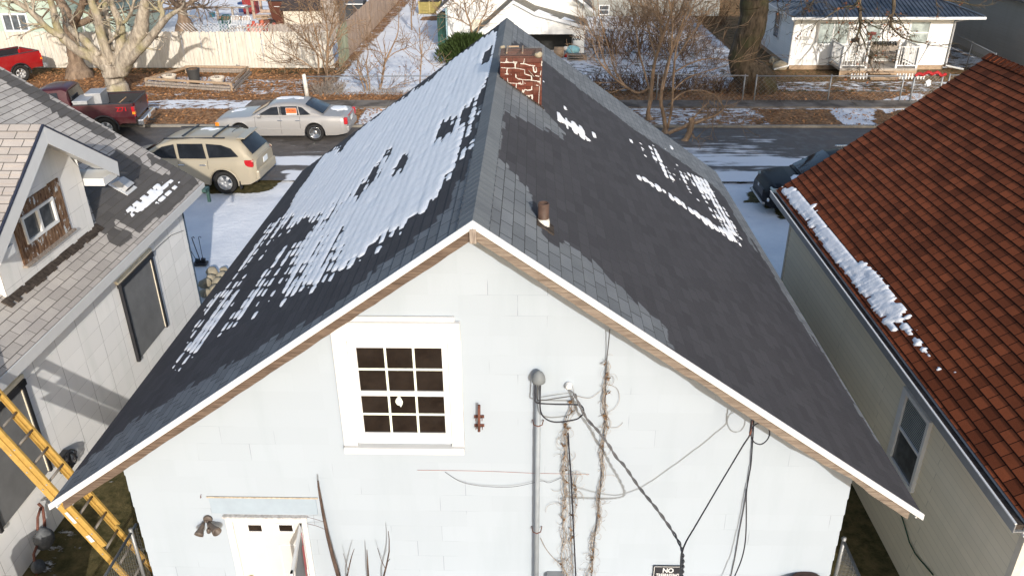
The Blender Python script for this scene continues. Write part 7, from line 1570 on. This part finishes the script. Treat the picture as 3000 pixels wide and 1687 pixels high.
tree('shaggy barked tree standing against the white fence, left of the big maple', b2, [(b2+Vector((0, 0, -.2)), .75), (b2+Vector((0, 0, .3)), .58)]+path(*A_, [(540, 440, 50), (515, 330, 44), (500, 230, 44), (495, 160, 50)], b2.y), [
    path(*A_, [(495, 180, 38), (470, 90, 34), (430, 20, 30), (400, -40, 26)], 39.3, .6), path(*A_, [(505, 170, 32), (560, 90, 24), (585, 20, 22), (590, -50, 18)], 39.3, -.6),
    path(*A_, [(510, 190, 20), (610, 150, 24), (700, 100, 20), (760, 20, 14), (800, -50, 12)], 39.3, .6)], M['bark_brown'], 12, dict(L=2.2, lvl=2, kids=4, rmin=.010), twigs=7)
b3 = atz(545, 97)
tree('brown trunked tree in the snowy back yard behind the white fence', b3, [(b3+Vector((0, 0, -.2)), .85), (b3+Vector((0, 0, .3)), .60)]+path(*A_, [(1295, 120, 34), (1280, 60, 32), (1275, 20, 34)], b3.y), [
    path(*A_, [(1275, 60, 22), (1220, 10, 18), (1180, -40, 14)], b3.y, -1.5), path(*A_, [(1280, 40, 24), (1290, -40, 20)], b3.y, .5), path(*A_, [(1285, 60, 18), (1350, 20, 15), (1420, -20, 12)], b3.y, 1.),
    (path(*A_, [(1270, 70, 12), (1200, 60, 10), (1120, 80, 7), (1060, 90, 5)], b3.y, -2.5), 6), (path(*A_, [(1285, 70, 12), (1360, 60, 9), (1440, 40, 7)], b3.y, -2.), 6)], M['bark_brown'], 15, dict(L=2.2, lvl=2, kids=4, up=.1, rmin=.012), twigs=6)
# saplings of the middle lot
B_ = ((600, 0), .27174)
def sap(label, stems, y, seed, mat='bark_tan', n=7, L=1.1, lvl=1, dy=0., kids=4, rmin=.0085, group='bare saplings of the vacant lot', up=.5):
    rg = random.Random(seed); x0 = stems[0][0]; b = aty(B_[0][0]+x0[0]*B_[1], x0[1]*B_[1], y)
    st_ = [path(*B_, s, y, rg.uniform(-.6, .6)+dy) for s in stems]; b = Vector((b.x, y, 0)); tr = st_[0]; tr = [(b, tr[0][1]*1.15)]+tr
    return tree(label, b, tr, [(s, n) for s in st_[1:]]+[(tr[1:], n)] if len(stems) > 1 else [(tr[1:], n)], M[mat], seed, dict(L=L, lvl=lvl, kids=kids, up=up, rmin=rmin, curl=.2), name='bare_sapling', group=group)
sap('clump of bare stems behind the flaking white post', [[(1310, 1040, 16), (1310, 850, 15), (1320, 650, 14), (1325, 500, 12)], [(1325, 520, 10), (1320, 350, 9), (1300, 200, 7), (1260, 20, 5)], [(1325, 500, 9), (1360, 330, 8), (1385, 180, 6), (1420, 20, 5)], [(1225, 800, 11), (1215, 600, 9), (1110, 450, 7), (1050, 300, 5), (1030, 240, 5)], [(1300, 780, 8), (1250, 560, 7), (1180, 300, 6), (1120, 60, 5)], [(1320, 620, 7), (1400, 430, 6), (1480, 250, 5), (1520, 60, 4)], [(1225, 780, 7), (1080, 680, 6), (980, 620, 5), (880, 570, 4)]], 36.9, 21, n=9, L=1.3, lvl=2)
sap('bare forked sapling left of centre on the snowy lot', [[(1760, 1030, 11), (1740, 900, 10), (1700, 830, 9)], [(1750, 1040, 9), (1690, 880, 8), (1655, 760, 7), (1650, 620, 5), (1700, 520, 4)], [(1780, 1000, 9), (1770, 860, 8), (1740, 700, 7), (1760, 560, 5), (1720, 430, 4)]], 36.4, 22, n=7, L=1.0)
sap('tall bare sapling leaning right over the snowy lot', [[(1860, 1020, 12), (1905, 900, 12), (1935, 700, 10)], [(1935, 700, 9), (2010, 530, 8), (2080, 360, 6), (2090, 180, 4), (2085, 90, 3)], [(1960, 640, 5), (2050, 570, 5), (2180, 520, 4), (2230, 500, 3)], [(1880, 960, 5), (1990, 960, 5), (2080, 920, 4), (2180, 900, 3)], [(1945, 680, 5), (1900, 560, 4), (1840, 400, 3)]], 36.6, 23, n=6, L=1.0)
sap('single slim sapling at the right of the snowy lot', [[(2320, 880, 7), (2330, 700, 7), (2335, 590, 6)], [(2335, 590, 5), (2320, 450, 4), (2310, 300, 3)], [(2335, 590, 4), (2250, 500, 3), (2180, 420, 3)], [(2340, 600, 4), (2420, 520, 3), (2460, 420, 2)], [(2340, 590, 4), (2440, 690, 3), (2520, 730, 2)]], 36.7, 24, n=5, L=.8, rmin=.007)
sap('tiny twiggy shrub on the snow behind the fence', [[(1470, 1010, 5), (1460, 940, 4)], [(1465, 1000, 4), (1480, 960, 3)]], 36.2, 25, n=6, L=.35, rmin=.008)
sap('thin twin trunks by the far end of the tan fence', [[(2225, 200, 7), (2235, 100, 7), (2250, -20, 6)], [(2245, 170, 6), (2265, 60, 6), (2270, -30, 5)]], 52, 26, n=4, L=1.6, rmin=.012)
# tree beside the white house
b4 = atz(1392, 150); C_8 = ((1280, 0), .1941)
tree('bare forked tree in front of the white clapboard wall', Vector((b4.x, 43.2, 0)), [(Vector((aty(1392, 140, 43.2).x, 43.2, 0)), .12)]+path(*C_8, [(560, 620, 22), (545, 560, 20), (520, 470, 20)], 43.2), [
    path(*C_8, [(520, 480, 16), (500, 350, 15), (450, 220, 12), (420, 80, 9), (400, -60, 7)], 43.2, -.5), path(*C_8, [(560, 600, 13), (620, 450, 12), (660, 330, 10), (740, 180, 8), (780, 0, 6)], 43.2, .5), path(*C_8, [(490, 390, 9), (350, 310, 7), (200, 260, 5)], 43.2, -.6), path(*C_8, [(450, 200, 7), (330, 90, 5), (230, 10, 4)], 43.2, .5), path(*C_8, [(510, 370, 8), (600, 250, 6), (660, 150, 4)], 43.2, .2)], M['bark_tan'], 31, dict(L=1.2, lvl=1, kids=5, up=.4, rmin=.010), twigs=7, name='bare_tree')
# yew bush
yb_ = thing('evergreen_bush', 'dark green spiky evergreen bush at the white house corner', 'bush', Vector((aty(1345, 160, 42.6).x, 42.6, 0)))
rg = random.Random(5); mb = MB(); c0 = Vector((aty(1350, 160, 42.6).x+.35, 42.6, 0))
for i in range(5200):
    a = rg.uniform(0, 6.3); h = rg.random()**.8; rr_ = 1.12*math.sqrt(max(0, 1-(h*.9)**2))*rg.uniform(.5, 1.0)*(1+.30*math.sin(a*3+1)*math.sin(a*5+h*4)); p = c0+Vector((rr_*math.cos(a)*1.15, rr_*math.sin(a)*.9, h*1.2)); d = Vector((math.cos(a)*rg.uniform(.2, 1), math.sin(a)*rg.uniform(.2, 1), rg.uniform(.5, 1.3))).normalized()*rg.uniform(.16, .45); w = d.cross(Vector((rg.uniform(-1, 1), rg.uniform(-1, 1), rg.uniform(-1, 1)))).normalized()*.022
    mb.face([p-w, p+d*.6-w*1.2, p+d, p+d*.6+w*1.2, p+w])
mb.build('foliage', M['yew'], yb_); mb = MB()
for i in range(8): mb.tube([c0, c0+Vector((rg.uniform(-.8, .8), rg.uniform(-.6, .6), 1.))], .03, 5)
mb.build('stem', M['bark_brown'], yb_)
# the multi stemmed tree and cut stump by the street
D_ = ((1850, 0), .35892)
bm1 = atz(1905, 352); ym = 31.9
tree('tall many stemmed bare tree left in the street side clump', Vector((bm1.x, ym, 0)), [(Vector((bm1.x, ym, -.1)), .20)]+path(*D_, [(135, 930, 17), (155, 820, 17), (165, 700, 15), (180, 560, 14)], ym), [
    path(*D_, [(180, 560, 13), (205, 450, 13), (245, 330, 12), (290, 210, 10), (330, 80, 8), (360, -60, 6)], ym, -.8), path(*D_, [(245, 330, 9), (235, 200, 9), (215, 90, 8), (210, -60, 6)], ym-.4, .8), path(*D_, [(170, 700, 10), (60, 760, 11), (-60, 700, 9), (-160, 620, 7), (-250, 520, 6)], ym, .6),
    path(*D_, [(160, 800, 9), (110, 600, 8), (60, 420, 7), (40, 250, 6), (0, 60, 5)], ym, 1.), path(*D_, [(200, 480, 8), (150, 300, 7), (120, 150, 6), (60, -20, 5)], ym, 1.2), path(*D_, [(265, 270, 7), (380, 130, 6), (440, -20, 5)], ym, -1.),
    path(*D_, [(-60, 700, 7), (-140, 560, 6), (-190, 380, 5), (-250, 180, 4)], ym+.5, 1.), path(*D_, [(-160, 620, 6), (-230, 480, 5), (-270, 330, 4)], ym+.6, 1.)], M['bark_tan'], 41, dict(L=1.6, lvl=2, kids=4, up=.5, rmin=.0075, curl=.16, spread=.7), twigs=6)
bm2 = atz(1950, 395); ym2 = 30.2
tree('tall many stemmed bare tree right in the street side clump', Vector((bm2.x, 29.9, 0)), [(Vector((bm2.x, 29.9, -.1)), .22)]+path(*D_, [(275, 1040, 17), (262, 940, 16), (240, 840, 15), (245, 740, 14)], 30.0), [
    path(*D_, [(245, 740, 12), (270, 610, 12), (310, 480, 11), (350, 370, 10), (400, 230, 8), (450, 80, 6), (480, -60, 5)], 30.0, 1.5), path(*D_, [(290, 1060, 10), (325, 900, 11), (335, 760, 10), (345, 600, 9), (360, 430, 8), (400, 280, 7), (500, 60, 5)], 30.0, -1.),
    path(*D_, [(250, 760, 8), (310, 500, 8), (330, 330, 7), (335, 150, 6), (300, -20, 5)], 30.0, .8), path(*D_, [(300, 860, 7), (420, 760, 7), (560, 740, 6), (680, 780, 5), (740, 860, 4)], 30.0, -.8), path(*D_, [(320, 760, 7), (440, 650, 6), (560, 600, 5), (700, 560, 4)], 30.0, 1.),
    path(*D_, [(335, 600, 7), (480, 520, 6), (640, 480, 5), (820, 500, 4)], 30.0, 1.4), path(*D_, [(350, 500, 6), (450, 350, 5), (560, 200, 4)], 30, 1.5)], M['bark_tan'], 43, dict(L=1.5, lvl=2, kids=4, up=.45, rmin=.0075, curl=.16, spread=.7), twigs=6)
ys = 29.0
tree('short cut back reddish stump with whippy side shoots beside the street', Vector((atz(2003, 430).x, ys, 0)), [(Vector((aty(2003, 432, ys).x, ys, -.1)), .22)]+path(*D_, [(450, 1130, 22), (480, 1060, 24), (490, 1000, 24), (480, 965, 20)], ys), [
    (path(*D_, [(480, 1020, 12), (580, 980, 12), (680, 945, 11), (740, 900, 8), (770, 860, 4)], ys, .6), 9), (path(*D_, [(300, 1090, 15), (340, 1070, 16), (420, 1040, 15), (470, 1010, 13)], ys, 0), 1), (path(*D_, [(320, 1150, 12), (350, 1180, 13), (400, 1190, 13)], ys, .1), 0), (path(*D_, [(490, 1090, 5), (520, 1130, 4), (560, 1100, 3)], ys, -.3), 4)], M['bark_tan'], 45, dict(L=.9, lvl=1, kids=4, up=.1, rmin=.007, curl=.25), twigs=4, name='tree_stump')
# big dark oak
bo = atz(2212, 262); yo = bo.y
tree('massive dark barked oak trunk behind the chain link fence, with hanging brown leaves', bo, [(bo+Vector((-.1, 0, -.2)), 1.15), (bo+Vector((-.05, 0, .35)), .86)]+path(*D_, [(905, 520, 108), (930, 380, 108), (980, 230, 112), (1000, 90, 112), (1005, 0, 116), (1010, -200, 110), (1030, -420, 100)], yo), [
    (path(*D_, [(1010, -180, 60), (1300, -330, 50), (1700, -360, 40), (2100, -300, 28)], yo, 1.5), 3), (path(*D_, [(1000, -100, 50), (800, -300, 40), (600, -450, 30)], yo, -1.), 2),
    (path(*((2250, 0), .4141), [(660, -260, 24), (650, -100, 17), (645, 30, 13), (655, 140, 10), (640, 230, 8), (600, 300, 5)], 38.6, -1.0), 9),
    (path(*((2250, 0), .4141), [(880, -220, 24), (885, -80, 16), (890, 60, 12), (870, 150, 9), (890, 210, 7), (960, 270, 5), (1060, 300, 4)], 38.6, -.8), 9),
    (path(*((2250, 0), .4141), [(650, 230, 6), (680, 300, 5), (700, 370, 3), (715, 420, 2)], 37.8, -.3), 6), (path(*((2250, 0), .4141), [(880, 150, 6), (820, 210, 5), (810, 280, 3)], 37.8, -.2), 5), (path(*((2250, 0), .4141), [(900, -120, 14), (1080, -60, 9), (1250, 0, 6), (1380, 20, 4)], 38.4, -.5), 8),
    (path(*((2250, 0), .4141), [(640, 40, 6), (520, 60, 5), (400, 130, 3)], 38, -.3), 6), (path(*((2250, 0), .4141), [(640, -100, 14), (400, -60, 10), (150, -40, 7), (-20, 30, 4)], 38.4, -.5), 8)],
    M['bark_dark'], 51, dict(L=1.3, lvl=2, kids=4, up=-.25, rmin=.008, curl=.32), name='oak_tree', twigs=6, leafmat=plain('hanging_oak_leaves', (.20, .085, .045), .85, .1, var=.6, scale=6), leafp=.22)
# brush thickets
def brush(label, cx, cy, rx, ry, h, n, seed, mat='brush', r=.009):
    rg = random.Random(seed); t = thing('brush_thicket', label, 'brush', (cx, cy, 0)); mb = MB()
    for i in range(n):
        a = rg.uniform(0, 6.3); q = math.sqrt(rg.random()); p = Vector((cx+rx*q*math.cos(a), cy+ry*q*math.sin(a), 0)); d = Vector((rg.uniform(-.8, .8), rg.uniform(-.7, .7), 1)); grow(mb, p, d, h*rg.uniform(.35, 1.1)*(1.15-.6*q), r*1.3, 1, rg, kids=4, spread=.8, up=.0, rmin=r*.7, curl=.22, nseg=4)
    mb.build('stems', M[mat], t, kind='stuff'); return t
brush('dark brushy thicket behind the fence between the lots', 5.2, 36.6, 3.4, 1.2, 1.3, 260, 61, r=.012)
brush('brown weeds at the foot of the massive oak', 9.6, 36.3, 1.5, .7, .8, 170, 62)
brush('tall dark brush beside the white house right wall', 5.6, 44.5, 3.2, 2.4, 2.6, 130, 63, r=.016)
brush('dry weeds around the flaking white post', -9.0, 36.0, .7, .5, .85, 110, 64, 'vine', .008)
brush('low dry weeds below the bare forked saplings', -6.5, 35.9, 1.6, .35, .35, 110, 65, 'vine', .006)
brush('brown brush along the middle of the upper lot', 9.4, 47.5, .8, 6., .8, 150, 66)
brush('grey brush at the top between the houses', 8.8, 53.5, 3.6, 2.0, 2.6, 170, 67, r=.012)
# scattered leaves on the ground and roof edges
rg = random.Random(77); mb = MB()
def leafq(p, s):
    a = rg.uniform(0, 6.3); d = Vector((math.cos(a), math.sin(a), rg.uniform(-.2, .5)))*s; e = Vector((-math.sin(a), math.cos(a), rg.uniform(-.2, .5)))*s*.6; mb.face([p-d, p+e, p+d, p-e])
for i in range(15000):
    z = rg.random()
    if z < .62: x, y = rg.uniform(-24, -9.5), rg.uniform(34.8, 41)
    elif z < .8: x, y = rg.uniform(-24, -6), rg.uniform(30.8, 33.4)
    elif z < .87: x, y = rg.uniform(-9.5, -3.5), rg.uniform(34.7, 36.1)
    elif z < .93: x, y = rg.uniform(6, 17), rg.uniform(34.7, 37)
    elif z < .95: x, y = rg.uniform(-9.4, -2.5), rg.uniform(36, 46)
    else: x, y = rg.uniform(6, 18), rg.uniform(30.8, 33.3)
    leafq(Vector((x, y, .03+rg.uniform(0, .03))), rg.uniform(.03, .075))
mb.build('fallen_leaves', [plain('fallen_leaf', (.34, .17, .075), .85, .1, var=.6, scale=1.7)], None, kind='stuff', label='brown fallen leaves strewn over the far yards', category='leaves')

# unseen tall oak added behind the viewpoint, right, to shade the far right yards
rg = random.Random(9); ob = Vector((19.8, -2, 0)); t = thing('oak_tree', 'unseen brown leaved oak added behind the viewpoint to shade the yards across the street', 'tree', ob)
mb = MB(); mb.tube([ob, ob+Vector((0, 0, 4)), ob+Vector((.3, 0, 9)), ob+Vector((0, .2, 19))], [.7, .5, .4, .1], 12); mb.build('trunk', M['bark_dark'], t, smooth=True)
mb = MB(); lfm = MB()
for i in range(30):
    z = rg.uniform(7, 17); a = rg.uniform(0, 6.3); grow(mb, ob+Vector((.2, 0, z)), (math.cos(a), math.sin(a), .5), rg.uniform(4, 5.8)*(1-.3*abs(z-12)/6), .14, 2, rg, kids=4, rmin=.015, nseg=4)
mb.build('crown', M['bark_dark'], t)
for i in range(8500):
    while True:
        p = Vector((rg.uniform(-1, 1), rg.uniform(-1, 1), rg.uniform(-1, 1)))
        if .1 < p.length < 1: break
    c = ob+Vector((p.x*6.3, p.y*6, 14+p.z*7.2)); s_ = rg.uniform(.12, .30); d = Vector((rg.uniform(-1, 1), rg.uniform(-1, 1), rg.uniform(-1, 1))).normalized()*s_; e = d.cross(Vector((rg.uniform(-1, 1), rg.uniform(-1, 1), rg.uniform(-1, 1)))).normalized()*s_*.7; lfm.face([c-d, c+e, c+d, c-e])
lfm.build('leaf', M['dead_leaf'], t, kind='stuff')
# brick coping at the near left corner
bw_ = thing('brick_wall', 'top of a low pink brick wall at the bottom left corner', 'wall'); a, b = atz(-30, 1688, .9), atz(168, 1688, .9); bw_.location = (a.x, a.y, 0); n_ = 6
mb = MB(); mb.box(((a.x+b.x)/2, a.y-.12, .42), (b.x-a.x, .2, .84)); mb.build('wall_body', M['brick'], bw_); mb = MB()
for i in range(n_): x0, x1 = a.x+(b.x-a.x)*i/n_, a.x+(b.x-a.x)*(i+1)/n_; mb.box(((x0+x1)/2, a.y-.095, .875), (x1-x0-.02, .22, .07))
mb.build('coping', plain('pink_brick', (.42, .20, .15), .9, .1, var=.25), bw_, bevel=.012)
